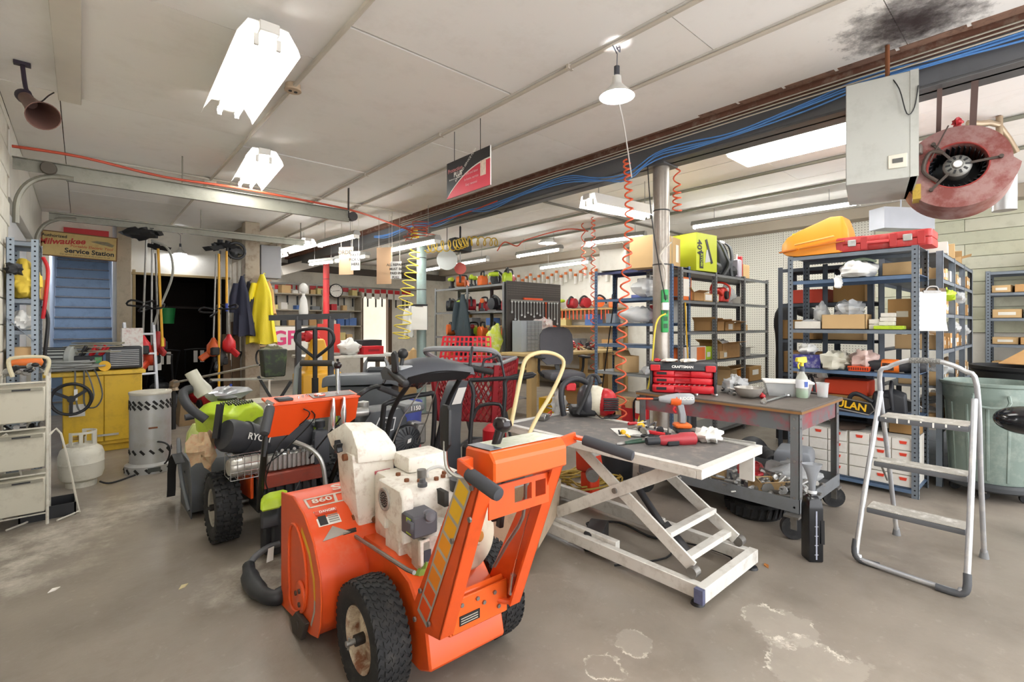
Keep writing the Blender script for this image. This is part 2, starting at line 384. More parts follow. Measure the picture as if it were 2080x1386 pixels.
for k in range(30):
    y = -2+k*.5; m = M(); m.bx(3.78, y, CZ+.1, 3.99, y+.045, CZ+.3); m.build('joist_end', mt('#6b4636', .9, var=.3, sc_=8), beam)
for k, (y, r, c) in enumerate([(2.45, .075, ('#A8A198', .35, .55)), (6.7, .075, ('#8FA3A0', .5, .1)), (10.7, .065, ('#D0383C', .5, 0))]):
    m = M(); m.cyl((4.03, y, .012), (4.03, y, bz-.012), r, n=24); o = st(m.build('column', mt(c[0], c[1], c[2], var=.12, sc_=3, dirt='#7a6d5c', da=.4)))
    m = M(); m.bc(4.03, y, .006, .24, .24, .012); m.bc(4.03, y, bz-.006, .24, .2, .012); m.build('end_plate', grey_steel, o)
    m = M()
    for z in ((1.95, 2.45) if k < 2 else (1.2, 2.4)): m.rev([(r+.004, 0), (r+.004, .012)], 24, (4.03, y, z))
    m.build('strap', mt('#3a3a38', .5), o)
# sloping white boxed duct in the far left corner
a, b = ony(566, 552, 12.2), ony(690, 520, 12.2)
m = M(); m.ob(a, b, .5, .22); st(m.build('trim_8', mt('#D4CFC6', .6, var=.05), bev=.01))
# soot on the ceiling over the heater
sm_ = bpy.data.materials.new('soot'); sm_.use_nodes = True; nt = sm_.node_tree; N = nt.nodes; L = nt.links; b = N['Principled BSDF']; b.inputs['Base Color'].default_value = lin('#3a2c2c'); b.inputs['Roughness'].default_value = .9
tc = N.new('ShaderNodeTexCoord'); gr = N.new('ShaderNodeVectorMath'); gr.operation = 'LENGTH'; L.new(tc.outputs['Object'], gr.inputs[0]); no = N.new('ShaderNodeTexNoise'); no.inputs['Scale'].default_value = 9; no.inputs['Detail'].default_value = 9; no.inputs['Roughness'].default_value = .75; L.new(tc.outputs['Object'], no.inputs['Vector'])
ad = N.new('ShaderNodeMath'); ad.operation = 'MULTIPLY_ADD'; L.new(no.outputs[0], ad.inputs[0]); ad.inputs[1].default_value = -.7; L.new(gr.outputs['Value'], ad.inputs[2]); mr = N.new('ShaderNodeMapRange'); L.new(ad.outputs[0], mr.inputs[0]); mr.inputs[1].default_value = -.42; mr.inputs[2].default_value = 0; mr.inputs[3].default_value = .85; mr.inputs[4].default_value = 0; L.new(mr.outputs[0], b.inputs['Alpha'])
p = G(1850, 45, CZ)
m = M(); m.bx(-.5, -.6, -.001, 3.70-p.x, .6, 0); m.build('soot_stain', sm_, ceiling, loc=(p.x, p.y, CZ-.003), smooth=0)
# ================================================================ lamps of the room, and a few added unseen ones
TUBE = glow('#FBFBF8', 26)
def fixture(name, label, a, b, kind, hang=None, group=None, w=.3):
    "fluorescent fixture between two points (tube axis); kind 'refl' bent reflector, 'strip' bare batten, 'wrap' flush box"
    a, b = V(a), V(b); c = (a+b)/2; d = b-a; L_ = d.length; rz = math.atan2(d.y, d.x)
    t = T(name, label, 'light fixture', c, rz, group); h = L_/2
    wm, gm = mt('#E4E2DC', .35, var=.03), mt('#9c9c98', .4, .3)
    if kind == 'refl':
        m = M(); m.bx(-h-.03, -.05, .03, h+.03, .05, .085); m.build('housing', wm, t, bev=.004)
        for s in (-1, 1):
            m = M(); pts = [(.045, .085), (.1, .08), (w*.5, .0), (w*.5+.012, -.035)]
            m.loft([[(x, s*p[0], p[1]+e) for p in pts for e in (0,)]+[(x, s*p[0], p[1]+.004) for p in reversed(pts)] for x in (-h, h)])
            m.build('reflector_wing', wm, t, smooth=20)
        tubes = (-.055, .055)
        for x in (-h+.03, h-.03):
            for y in tubes:
                m = M(); m.bc(x, y, 0, .022, .026, .06); m.build('lampholder', wm, t, bev=.003)
    elif kind == 'strip':
        m = M(); m.pr([(-.05, .02), (.05, .02), (.06, .035), (.035, .085), (-.035, .085), (-.06, .035)], -h-.02, h+.02, 'yz'); m.build('housing', gm, t)
        tubes = (-.024, .024)
        for x in (-h, h):
            m = M(); m.bc(x, 0, 0, .02, .09, .06); m.build('lampholder', wm, t, bev=.003)
    else:
        m = M(); m.bx(-h, -w/2, .0, h, w/2, .07); m.build('housing', wm, t, bev=.005)
        m = M(); m.bx(-h+.015, -w/2+.015, -.03, h-.015, w/2-.015, .002); m.build('diffuser', glow('#FBFBF8', 5), t, bev=.012)
        tubes = ()
    for y in tubes:
        m = M(); m.cyl((-h+.035, y, 0), (h-.035, y, 0), .016, n=10); m.build('tube', TUBE, t)
    if hang:
        for x in (-h*.7, h*.7):
            m = M(); m.cyl((x, 0, .06), (x, 0, hang), .004, n=5); m.build('chain', gm, t)
    return t
def gz(px, py, z): return G(px, py, z)
z = 2.93
fixture('fluorescent_fixture', 'large white twin-tube fluorescent fixture with bent wings, nearest on the ceiling', gz(546, 82, z), gz(462, 232, z), 'refl', .12, w=.3)
fixture('fluorescent_fixture', 'smaller looking twin-tube winged fixture behind the nearest one, above the door track', gz(537, 322, z), gz(498, 378, z), 'refl', .12, w=.3)
z = 3.02
a, b = Wd(1508, 328, 3.6), Wd(1770, 262, 2.95); a.z = b.z = 2.98
fixture('fluorescent_fixture', 'wide glowing wrap-around fixture behind the beam beside the sheet-metal heater box', (4.75, 2.08, 3.0), (4.75, .9, 3.0), 'wrap', w=.48)
fixture('fluorescent_fixture', 'white reflector strip light hung just behind the bare steel pipe column', gz(1194, 411, 2.7), gz(1328, 438, 2.7), 'refl', CZ-2.7-.002, w=.24)
fixture('fluorescent_fixture', 'long bare strip light above the yellow-green box on the grey shelves', gz(1409, 462, 2.85), gz(1745, 413, 2.85), 'strip', CZ-2.85-.002)
fixture('fluorescent_fixture', 'bare strip light above the blue shelf, crossed by the orange coiled hose', gz(1192, 495, 2.75), gz(1309, 481, 2.75), 'strip', CZ-2.75-.002)
fixture('fluorescent_fixture', 'bare strip light beside the round shaded pendant lamp', gz(1052, 521, 2.75), gz(1139, 507, 2.75), 'strip', CZ-2.75-.002)
fixture('fluorescent_fixture', 'low bare strip light over the bench behind the black pegboard', gz(1100, 545, 2.6), gz(1198, 532, 2.6), 'strip', CZ-2.6-.002)
fixture('fluorescent_fixture', 'bare strip light behind the round disc hanging from the hoist', gz(920, 539, 2.75), gz(990, 528, 2.75), 'strip', CZ-2.75-.002)
fixture('fluorescent_fixture', 'short bare strip light just right of the teal column top', gz(861, 550, 2.75), gz(897, 544, 2.75), 'strip', CZ-2.75-.002)
fixture('fluorescent_fixture', 'bright hung tube light in front of the teal column', gz(780, 512, 2.55), gz(888, 490, 2.55), 'strip', CZ-2.55-.002)
fixture('fluorescent_fixture', 'bright tube light hung left of the brown cards', gz(650, 499, 2.72), gz(724, 480, 2.72), 'strip', CZ-2.72-.002)
fixture('fluorescent_fixture', 'winged twin-tube fixture right of the wooden corner post, nearer of the two there', gz(570, 511, 2.85), gz(626, 494, 2.85), 'refl', .22, w=.3)
fixture('fluorescent_fixture', 'winged twin-tube fixture right of the wooden corner post, further of the two there', gz(524, 527, 2.85), gz(569, 515, 2.85), 'refl', .22, w=.3)
fixture('fluorescent_fixture', 'tube light seen between the two brown hanging cards', gz(684, 530, 2.6), gz(746, 521, 2.6), 'strip', CZ-2.6-.002)
fixture('fluorescent_fixture', 'tube light above the red column beside the white duct', gz(632, 537, 2.6), gz(680, 532, 2.6), 'strip', CZ-2.6-.002)
# fixtures added out of view behind the camera as fill for the foreground
for q, (x, y) in enumerate([(.3, -.6), (2.6, -1.0), (6.2, -.7), (1.6, .9)][:3]):
    fixture('fluorescent_fixture', ['winged twin-tube fixture of the near end of the row, behind the viewer', 'winged twin-tube fixture behind the viewer beside the conduit', 'winged twin-tube fixture behind the viewer beyond the beam'][q], (x, y-.65, 2.93), (x, y+.65, 2.93), 'refl', .12, w=.3)
# bulb lamps in bell shades
def bulb_lamp(name, label, p, hang, s=1, e=60):
    t = T(name, label, 'lamp', p)
    m = M(); m.rev([(.03*s, .12*s), (.035*s, .07*s), (.05*s, .05*s), (.12*s, -.02*s), (.122*s, -.024*s), (.115*s, -.02*s), (.04*s, .045*s)], 24, cap=False); m.build('shade', mt('#DADAD6', .3, .3), t)
    m = M(); m.cyl((0, 0, .09*s), (0, 0, .19*s), .02*s); m.build('socket', mt('#33343a', .5), t)
    m = M(); m.ball((0, 0, -.01*s), .035*s); m.build('bulb', glow('#FAFBFF', e), t)
    m = M(); m.tube([(0, 0, .19*s), (.004, 0, hang)], .003, 5)
    m.tube([(.0, 0, hang), (-.04, 0, hang+.03), (-.015, 0, hang+.075), (0, 0, hang+.03), (.03, 0, hang+.02), (.045, .01, hang+.06), (0, 0, hang+.03)], .004, 5)
    m.build('hanger', mt('#5a5d66', .4, .5), t); return t
p = Wd(1253, 190, 2.9); bulb_lamp('clamp_lamp', 'bright bare bulb in a metal clamp shade on a twisted wire hanger', p, .24, .85, 360)
p = Wd(1112, 491, 9.5); bulb_lamp('pendant_lamp', 'round shaded pendant lamp above the black pegboard end', p, CZ-p.z-.08, 1.5, 25)
p = Wd(1197, 496, 9.5); bulb_lamp('pendant_lamp', 'small shaded pendant lamp partly behind the tall strip light over the benches', p, CZ-p.z-.08, 1.3, 25)
p = Wd(356, 474, 8.2); bulb_lamp('wall_lamp', 'bright bulb on the white wall above the dark alcove', V((1.25, 9.86, 2.62)), .30, .8, 160)

bulb_lamp('wall_lamp', 'bulb lamp up inside the blue stairwell', V((.03, 10.4, 2.70)), .26, .8, 420)  # extra bulb added out of sight to brighten the stair risers
# ================================================================ front orange snow blower
OR = mt('#E0561F', .35, var=.06, sc_=3, dirt='#8a3a1c', da=.25)
ORL = mt('#E66222', .32, var=.05, sc_=3)
RUB = mt('#1b1c1e', .75, var=.25, sc_=10, dirt='#55504a', da=.35)
BLK = mt('#17181A', .45, var=.2); CHR = mt('#C9CBCC', .22, .9, var=.1); STEEL = mt('#8C8A86', .4, .7, var=.2, sc_=9, dirt='#5e4a3a', da=.35)
CRM = mt('#EEEAE0', .4, var=.03, sc_=4, dirt='#8a5c30', da=.5, ds=24)
GRIP = mt('#3d3f45', .7, var=.1); DKP = mt('#303236', .55, var=.15); WHT = mt('#ECEAE4', .5, var=.03)
RUST = mt('#7a4a2c', .8, var=.4, sc_=15)
def wheel(parent, c, R, w, ax='x', tread='turf', rim=None, rimr=.5, lugs=True):
    "tyre with its tread, rim, hub; outer side is +h along ax"
    h = w/2; rr = R*rimr
    m = M(); m.rev([(rr, -h*.8), (R*.78, -h), (R*.93, -h*.92), (R*.985, -h*.55), (R*.99, 0), (R*.985, h*.55), (R*.93, h*.92), (R*.78, h), (rr+.012, h*.86), (rr, h*.7)], 40, c, ax, cap=False)
    ty = m.build('tire', RUB, parent, smooth=50)
    m = M(); A = V({'x': (1,0,0), 'y': (0,1,0), '-x': (-1,0,0)}.get(ax, (1,0,0))) if isinstance(ax, str) else V(ax).normalized()
    X = A.orthogonal().normalized(); Y = A.cross(X); C = V(c)
    def pt(a, hh, r): return C+A*hh+(X*math.cos(a)+Y*math.sin(a))*r
    if tread == 'turf':
        n = 40
        for k in range(n):
            for j, q in enumerate((-.72, -.37, 0, .37, .72)):
                a0 = 2*PI*(k+(j % 2)*.5)/n; e = 2*PI/n
                prof = [(a0, q-.2), (a0+.45*e, q-.08), (a0+.2*e, q+.06), (a0+.5*e, q+.2)]
                wd = .6*e; s_ = 1 if j % 2 else -1
                lo = []; hi = []
                for a_, hq in prof: lo.append((a_, s_*(hq-q)+q))
                r0 = R*(.9 if abs(q) > .6 else .97); r1 = R*(.975 if abs(q) > .6 else 1.003)
                m.loft([[pt(a_, hq*h, r0), pt(a_+wd, hq*h, r0), pt(a_+wd, hq*h, r1), pt(a_, hq*h, r1)] for a_, hq in lo])
    else:
        n = 16
        for k in range(n):
            for q in (-.72, -.22, .28, .74):
                a0 = 2*PI*(k+(.5 if q in (-.22, .74) else 0))/n; e = 2*PI/n; r0, r1 = R*.95, R*1.045
                for (u0, u1, h0, h1) in ((0, .22, -.2, .2), (.22, .42, -.08, .08), (.42, .62, -.2, .2)):
                    m.loft([[pt(a0+u*e, (q+hh)*h, r) for hh, r in ((h0, r0), (h1, r0), (h1, r1), (h0, r1))] for u in (u0, u1)])
    stuff(m.build('tread', RUB, ty))
    m = M(); m.rev([(rr, -h*.7), (rr*1.02, h*.8), (rr*.93, h*.72), (rr*.86, h*.35), (rr*.8, h*.2), (rr*.45, h*.3), (rr*.3, h*.45), (.001, h*.45)], 32, c, ax)
    rm = m.build('rim', rim or CRM, parent, smooth=40)
    m = M(); m.cyl(pt(0, h*.4, 0), pt(0, h*.95, 0), R*.1, n=10); m.cyl(pt(0, h*.9, 0), pt(0, h*1.15, 0), R*.05, n=8); m.build('hub', mt('#2a2624', .6), rm)
    return ty
def lever_grip(parent, a, b, r=.018, mat=None):
    m = M(); a, b = V(a), V(b); d = b-a
    m.tube([a, a+d*.08, a+d*.9, a+d*.98, b], [r*.95, r, r, r*.9, r*.5], 12); return m.build('grip', mat or GRIP, parent)
B = T('snow_blower', 'bright orange two-stage snow blower with cream chute and engine, nearest the viewer', 'snow blower', (1.1, 1.745, 0), math.radians(-2))
RIMR = mt('#D9CDB6', .55, var=.1, sc_=6, dirt='#7a4526', da=.95, ds=9)
wheel(B, (-.265, 0, .21), .21, .14, '-x', 'turf', RIMR, .56)
wheel(B, (.275, 0, .21), .21, .14, 'x', 'turf', RIMR, .56)
m = M(); m.cyl((-.33, 0, .21), (.33, 0, .21), .013); m.cyl((-.365, 0, .21), (-.33, 0, .21), .011); m.cyl((-.355, .005, .185), (-.355, -.005, .232), .004)
m.build('axle', STEEL, B)
# tractor housing: side plates, sloping rear pan, cover with its label plate
m = M(); m.pr([(-.2, .13), (.3, .13), (.34, .2), (.34, .45), (.05, .47), (-.12, .43), (-.25, .3), (-.28, .17)], -.17, .17, 'yz')
bd = m.build('housing', OR, B, bev=.008)
m = M(); m.pr([(-.292, .28), (-.10, .445), (.02, .452), (.02, .435), (-.10, .425), (-.28, .265)], -.10, .165, 'yz'); 
m.loft([[(-.1, -.295, .27), (.165, -.295, .27), (.165, -.285, .27), (-.1, -.285, .27)], [(-.1, -.275, .40), (.165, -.275, .40), (.165, -.26, .41), (-.1, -.26, .41)]])
cv = m.build('rear_cover', ORL, B, bev=.004)
m = M(); m.bx(-.09, -.299, .275, .165, -.29, .40); m.build('cover_plate', ORL, cv, bev=.003)
m = M(); m.bx(-.06, -.302, .3, .03, -.298, .335); lp = m.build('data_plate', mt('#22211f', .4), cv)
for k in range(3):
    m = M(); m.bx(-.055, -.3035, .306+k*.009, .02, -.3015, .309+k*.009); stuff(m.build('print_line', mt('#b9b2a6', .5), cv))
m = M()
for p in ((.02, -.3, .375), (.05, -.3, .35), (.1, -.3, .37), (.12, -.3, .31), (-.05, -.3, .375)): m.cyl((p[0], p[1]-.006, p[2]), p, .008, n=6)
stuff(m.build('bolt', STEEL, B))
m = M(); m.tube([(.12, -.29, .33), (.15, -.32, .325), (.19, -.32, .33), (.2, -.28, .34)], .011, 8, k=3); m.build('shift_arm', OR, B)
# uprights
def upright(x0, x1, nm):
    m = M(); t_ = .004; s = -1 if x0 < 0 else 1
    prof = [(-.345, .335), (-.185, .33), (-.46, .955), (-.575, .955)]
    prof = [(-.36, .33), (-.19, .29), (-.17, .36), (-.5, .95), (-.6, .93)]
    m.pr(prof, x0, x0+t_*s*-1, 'yz')
    m.loft([[(x0, -.36, .33), (x1, -.36, .33), (x1, -.352, .335), (x0, -.352, .335)], [(x0, -.6, .93), (x1, -.6, .93), (x1, -.592, .935), (x0, -.592, .935)]])
    return m.build('upright', OR, B, smooth=20)
ul = upright(-.18, -.125, 'l'); ur = upright(.178, .128, 'r')
# reflective ladder decal on the near upright
sil = mt('#B9B4AC', .35, .3, var=.05)
dcs = ['#E5531F', '#E2571D', '#E8871C', '#EB8A1B', '#EE9A1B', '#F0AE1C', '#F2BE22', '#F2C224']
def up_pt(t, w): 
    a, b = V((-.1835, -.24, .36)), V((-.1835, -.505, .9)); d = (b-a); n = V((0, d.z, -d.y)).normalized()
    return a+d*t-n*w+V((0, -.015, 0))
m = M(); m.loft([[up_pt(-.02, -.042), up_pt(-.02, .032), up_pt(-.02, .032)+V((-.0008, 0, 0)), up_pt(-.02, -.042)+V((-.0008, 0, 0))], [up_pt(1.02, -.042), up_pt(1.02, .032), up_pt(1.02, .032)+V((-.0008, 0, 0)), up_pt(1.02, -.042)+V((-.0008, 0, 0))]])
dc = m.build('decal', sil, ul)
for k in range(8):
    a, b = k/8+.012, (k+1)/8-.012; m = M(); e = V((-.0014, 0, 0))
    q = [up_pt(a, -.034), up_pt(a, .024), up_pt(b, .024), up_pt(b, -.034)]
    m.loft([q, [p+e for p in q]]); m.build('decal_square', mt(dcs[k], .35, var=.03), ul)
m = M()
for p in ((-.185, -.3, .36), (-.185, -.24, .45), (-.185, -.55, .8), (-.185, -.56, .9), (-.185, -.45, .7), (-.185, -.2, .33)): m.cyl(p, (p[0]-.007, p[1], p[2]), .009, n=6)
stuff(m.build('bolt', STEEL, ul))
# dash box, slotted cross panel
m = M(); m.pr([(-.625, .918), (-.625, .985), (-.6, 1.012), (-.47, 1.005), (-.46, .92)], -.15, .165, 'yz'); ds = m.build('dash', ORL, B, bev=.006, smooth=18)
m = M(); m.loft([[(-.1, -.597, 1.0145), (.15, -.597, 1.0145), (.15, -.475, 1.009), (-.1, -.475, 1.009)], [(-.1, -.597, 1.0155), (.15, -.597, 1.0155), (.15, -.475, 1.01), (-.1, -.475, 1.01)]]); m.build('dash_label', mt('#DDE0CE', .3, var=.15, sc_=20, dirt='#8fae3a', da=.7), ds)
m = M(); m.loft([[(-.145, -.597, 1.0145), (-.1, -.597, 1.0145), (-.1, -.475, 1.009), (-.145, -.475, 1.009)], [(-.145, -.597, 1.016), (-.1, -.597, 1.016), (-.1, -.475, 1.0105), (-.145, -.475, 1.0105)]]); m.build('shift_plate', mt('#7f8790', .3, .6), ds)
y0 = -.565
m = M(); m.bx(-.125, y0, .87, .135, y0+.006, .888); m.bx(-.125, y0, .785, .135, y0+.006, .815)
for x0, x1 in ((-.125, -.02), (.055, .072), (.12, .135)): m.bx(x0, y0, .815, x1, y0+.006, .87)
m.build('slotted_panel', OR, B, smooth=0)
# handles with grips, clutch paddle, gear knob, linkage rods
m = M(); m.ob((-.17, -.53, .965), (-.215, -.535, .965), .03, .045); m.ob((-.212, -.525, .965), (-.215, -.6, .955), .012, .045); m.build('handle_bracket', OR, B, bev=.003)
lever_grip(B, (-.215, -.585, .955), (-.205, -.72, .925), .021)
m = M(); m.ob((.165, -.56, .975), (.27, -.565, .99), .012, .04); m.ob((.265, -.56, .99), (.285, -.62, .985), .03, .012); m.build('handle_bracket', OR, B, bev=.003)
lever_grip(B, (.275, -.6, .985), (.34, -.77, .95), .019)
m = M(); m.tube([(-.19, -.53, .955), (-.235, -.5, .94), (-.262, -.47, .965), (-.262, -.455, 1.02), (-.262, -.455, 1.05)], .007, 8, k=4); lv = m.build('clutch_lever', CHR, B); lv.location = (.045, 0, -.02)
m = M(); m.pr([(-.483, 1.04), (-.46, 1.015), (-.432, 1.03), (-.428, 1.15), (-.445, 1.165), (-.472, 1.165), (-.485, 1.15)], -.267, -.256, 'yz'); lab(m.build('paddle', BLK, lv, bev=.004, seg=2), 'flat black rubber paddle')
m = M(); m.cyl((-.075, -.53, 1.0), (-.055, -.535, 1.06), .014, .017); m.rev([(.001, 0), (.02, .002), (.031, .015), (.032, .03), (.025, .042), (.01, .046), (.001, .046)], 18, (-.055, -.535, 1.05), (.25, -.1, 1)); lab(m.build('gear_knob', mt('#1b1416', .2, var=.1), B), 'glossy black ball knob')
m = M(); m.tube([(.085, -.5, .86), (.09, -.48, .72), (.085, -.4, .6), (.1, -.3, .47)], .007, 6, k=3); m.build('shift_rod', STEEL, B)
m = M(); m.cyl((.13, -.49, .78), (.16, -.36, .5), .0025, n=6); m.cyl((.16, -.36, .5), (.165, -.33, .42), .004, n=6); m.cyl((.165, -.335, .43), (.165, -.32, .35), .012, n=10); m.build('clutch_cable', CHR, B)
# auger housing
prof = [(.82, .045), (.82, .555), (.62, .585), (.46, .55), (.33, .47), (.25, .36), (.235, .26), (.25, .17), (.3, .1), (.45, .06)]
inn = [(.82, .06), (.82, .54), (.62, .57), (.465, .535), (.34, .46), (.263, .352), (.248, .26), (.265, .175), (.31, .115), (.45, .075)]
m = M(); n_ = len(prof)
m.loft([[(x, *p) for p in prof] for x in (-.375, .375)], cap=False)
m.loft([[(x, *p) for p in inn] for x in (-.375, .375)], cap=False)
hs = m.build('auger_housing', mt('#E0511F', .38, var=.07, sc_=2.5, dirt='#c9b8a4', da=.2), B, smooth=50)
for s in (-1, 1):
    m = M(); rim_ = [(.82, .0), (.82, .565), (.62, .597), (.455, .562), (.32, .48), (.238, .365), (.222, .27), (.235, .17), (.27, .105), (.36, .075)]
    m.pr(rim_, s*.375, s*.383, 'yz'); sp = m.build('side_plate', OR, hs, bev=.003)
    if s < 0:
        m = M(); m.rev([(.062, 0), (.062, .012), (.05, .016), (.001, .016)], 20, (-.383, .47, .2), '-x' if 0 else (-1, 0, 0))
        m.build('bearing_cap', OR, hs, bev=.002)
        m = M()
        for a_ in (0, 2.1, 4.2): m.cyl((-.396, .47+.034*math.cos(a_), .2+.034*math.sin(a_)), (-.406, .47+.034*math.cos(a_), .2+.034*math.sin(a_)), .011, n=6)
        stuff(m.build('bolt', mt('#4a3a30', .6), hs))
        m = M(); m.tube([(-.386, .66, .16), (-.386, .66, .42), (-.386, .56, .48), (-.386, .45, .42), (-.386, .4, .3), (-.386, .42, .17), (-.386, .5, .11), (-.386, .62, .08)], .007, 6, closed=True, k=4); m.build('pressed_bead', OR, hs)
        m = M(); m.pr([(.36, .13), (.42, .03), (.54, .004), (.58, .05), (.5, .12)], -.405, -.384, 'yz'); m.cyl((-.41, .46, .08), (-.38, .46, .08), .016); m.build('skid_shoe', mt('#3a332e', .7, var=.3, sc_=10), hs, bev=.003)
        ye = [(.475, .5), (.36, .43), (.3, .34), (.29, .25), (.305, .25), (.322, .33), (.378, .41), (.485, .475)]
        m = M(); m.pr(ye, -.3838, -.3846, 'yz'); m.build('edge_stripe', mt('#E8B21E', .4), hs)
        m = M(); m.pr([(.29, .25), (.295, .2), (.34, .12), (.353, .125), (.312, .2), (.306, .25)], -.3838, -.3846, 'yz'); m.build('edge_stripe', sil, hs)
m = M(); m.tube([V((-.36+.72*t, .6+.16*math.sin(t*22), .22+.16*math.cos(t*22))) for t in [k/90 for k in range(91)]], .014, 6); m.cyl((-.37, .6, .22), (.37, .6, .22), .02); m.build('auger', OR, B)
# decals of the housing back: silver frame with 860, danger label, silver triangle
a_, b_ = V((0, .62, .586)), V((0, .46, .551)); n1 = V((0, -(a_.z-b_.z), .16)).normalized()
def hp(x, t, e=.0012):
    "point on the back of the housing, t = distance down from the crest along the outline"
    P = [V((x, .62, .585)), V((x, .46, .55)), V((x, .33, .47)), V((x, .25, .36)), V((x, .235, .24))]
    for p, q in zip(P, P[1:]):
        L_ = (q-p).length
        if t <= L_ or q is P[-1]:
            n = V((0, -(p.z-q.z), p.y-q.y)); n = V((0, q.z-p.z, p.y-q.y)).normalized(); return p+(q-p)*(t/L_)+n*e, n
        t -= L_
def strip(pts, mat, name='decal', e=.0012):
    m = M(); a = [hp(x, t, e)[0] for x, t in pts]; c = [hp(x, t, e+.0012)[0] for x, t in pts]; m.loft([a, c]); return m.build(name, mat, hs, smooth=0)
for q in ([(-.345, .03), (-.335, .03), (-.335, .115), (-.345, .115)], [(-.345, .03), (-.1, .03), (-.1, .04), (-.345, .04)], [(-.345, .105), (-.1, .105), (-.1, .115), (-.345, .115)], [(-.21, .04), (-.198, .04), (-.208, .105), (-.222, .105)]):
    strip(q, mt('#D9D3C8', .35, .2))
def onhouse(body, x, t, size, mat, sx=1, off=.01):
    p, n = hp(x, t, .006); txt(body, size, p, face_rot((1, 0, 0), n), mat, hs, off=off, sx=sx)
onhouse('860', -.272, .072, .05, mt('#E4DED2', .35, .2), 1.25, .02)
onhouse('S', -.175, -.012, .07, mt('#E4DED2', .35, .2), 1.6, .02)
strip([(-.335, .15), (-.235, .15), (-.235, .24), (-.335, .24)], WHT, 'warning_label')
strip([(-.333, .152), (-.237, .152), (-.237, .177), (-.333, .177)], mt('#C8442C', .5), 'warning_label', .0022)
onhouse('DANGER', -.279, .165, .018, WHT, 1.0, .02)
strip([(-.328, .185), (-.293, .185), (-.293, .235), (-.328, .235)], mt('#2a2a2c', .5), 'warning_pictogram', .0022)
for k in range(4): strip([(-.285, .188+k*.012), (-.24, .188+k*.012), (-.24, .193+k*.012), (-.285, .193+k*.012)], mt('#8b8884', .5), 'print_line', .0022)
strip([(-.34, .314), (-.28, .25), (-.215, .305)], mt('#B9B6B0', .3, .5), 'decal_triangle')
# worm drive and crank rod of the chute
m = M(); m.rev([(.125, 0), (.125, .03), (.11, .035), (.105, .05)], 28, (-.1, .46, .44)); m.build('chute_ring', STEEL, B)
m = M(); m.bc(-.22, .38, .45, .07, .09, .06); m.cyl((-.25, .37, .455), (-.18, .37, .455), .035); m.build('worm_housing', mt('#2a2220', .6, var=.3), B, bev=.006)
m = M(); m.tube([(-.2, .37, .455), (-.19, -.15, .49), (-.19, -.2, .5)], .008, 8); m.build('crank_rod', STEEL, B)
# chute and hinged deflector
m = M()
def rect(cx, hx, y0, y1, z, tl=0): return [(cx-hx, y0, z+tl*hx), (cx+hx, y0, z-tl*hx), (cx+hx, y1, z-tl*hx), (cx-hx, y1, z+tl*hx)]
m.loft([rect(-.125, .07, .37, .53, .42), rect(-.127, .08, .35, .54, .5), rect(-.132, .094, .34, .54, .65), rect(-.138, .104, .335, .53, .8, .05)])
ch = m.build('chute', CRM, B, bev=.012, seg=2); ch.location = (.03, 0, .012)
m = M(); m.loft([[(-.222, .315, .77), (-.03, .315, .755), (-.03, .35, .75), (-.222, .35, .765)], [(-.226, .315, .835), (-.038, .315, .82), (-.035, .48, .745), (-.245, .48, .765)],
                 [(-.232, .365, .908), (-.07, .36, .885), (-.05, .55, .775), (-.262, .55, .81)], [(-.235, .45, .935), (-.10, .45, .92), (-.08, .6, .84), (-.265, .6, .86)]])
df = m.build('deflector', CRM, ch, bev=.01, seg=2)
m = M(); C = V((-.25, .43, .83)); star = []
for k in range(10):
    a_ = 2*PI*k/10; r_ = .034 if k % 2 == 0 else .018; star.append((C.y+r_*math.cos(a_), C.z+r_*math.sin(a_)))
m.pr(star, -.283, -.255, 'yz'); m.build('star_knob', mt('#14161c', .3), ch, bev=.003)
m = M(); m.cyl((-.258, .4, .785), (-.235, .4, .785), .016, n=10); m.cyl((-.13, .33, .49), (-.13, .35, .49), .014, n=8); m.cyl((-.215, .40, .5), (-.19, .40, .5), .014, n=8); stuff(m.build('bolt', RUST, ch))
for x0, x1, z0, z1, c in ((-.135, -.06, .70, .715, '#C9707a'), (-.13, -.105, .655, .695, '#54575c'), (-.098, -.06, .655, .695, '#cfcac0')):
    m = M(); m.bx(x0, .3325, z0, x1, .335, z1); m.build('warning_label', mt(c, .5), ch, smooth=0)
txt('DANGER', .012, (-.095, .3318, .7075), face_rot((1, 0, 0), (0, -1, 0)), WHT, ch, off=.02)
# engine: shroud with round air grille, head, carburettor box, starter cover, tank
m = M(); m.pr([(-.02, .47), (.0, .735), (.03, .765), (.32, .765), (.34, .735), (.34, .47)], -.15, .155, 'yz'); en = m.build('engine_shroud', CRM, B, bev=.012, seg=2); en.location = (.045, 0, -.035)
m = M(); m.pr([(-.04, .565), (-.04, .745), (-.015, .775), (.185, .775), (.2, .75), (.2, .6), (.12, .575), (.12, .625), (.02, .625), (.02, .565)], -.2, -.15, 'yz'); fp = m.build('air_cover', CRM, en, bev=.006)
m = M(); m.rev([(.001, .004), (.037, .004), (.04, .008), (.047, .008), (.048, 0)], 28, (-.2, .12, .705), (-1, 0, 0)); m.build('air_grille', mt('#A9A6A0', .4, .5), en)
m = M()
for r_, n_ in ((.008, 6), (.018, 12), (.029, 18)):
    for k in range(n_): m.cyl((-.205, .12+r_*math.cos(2*PI*k/n_), .705+r_*math.sin(2*PI*k/n_)), (-.2065, .12+r_*math.cos(2*PI*k/n_), .705+r_*math.sin(2*PI*k/n_)), .0034, n=6)
stuff(m.build('grille_hole', mt('#2a2a2a', .7), en))
m = M(); m.pr([(.02, .39), (.02, .62), (.15, .62), (.15, .39)], -.185, -.12, 'yz'); m.build('engine_leg', CRM, en, bev=.005)
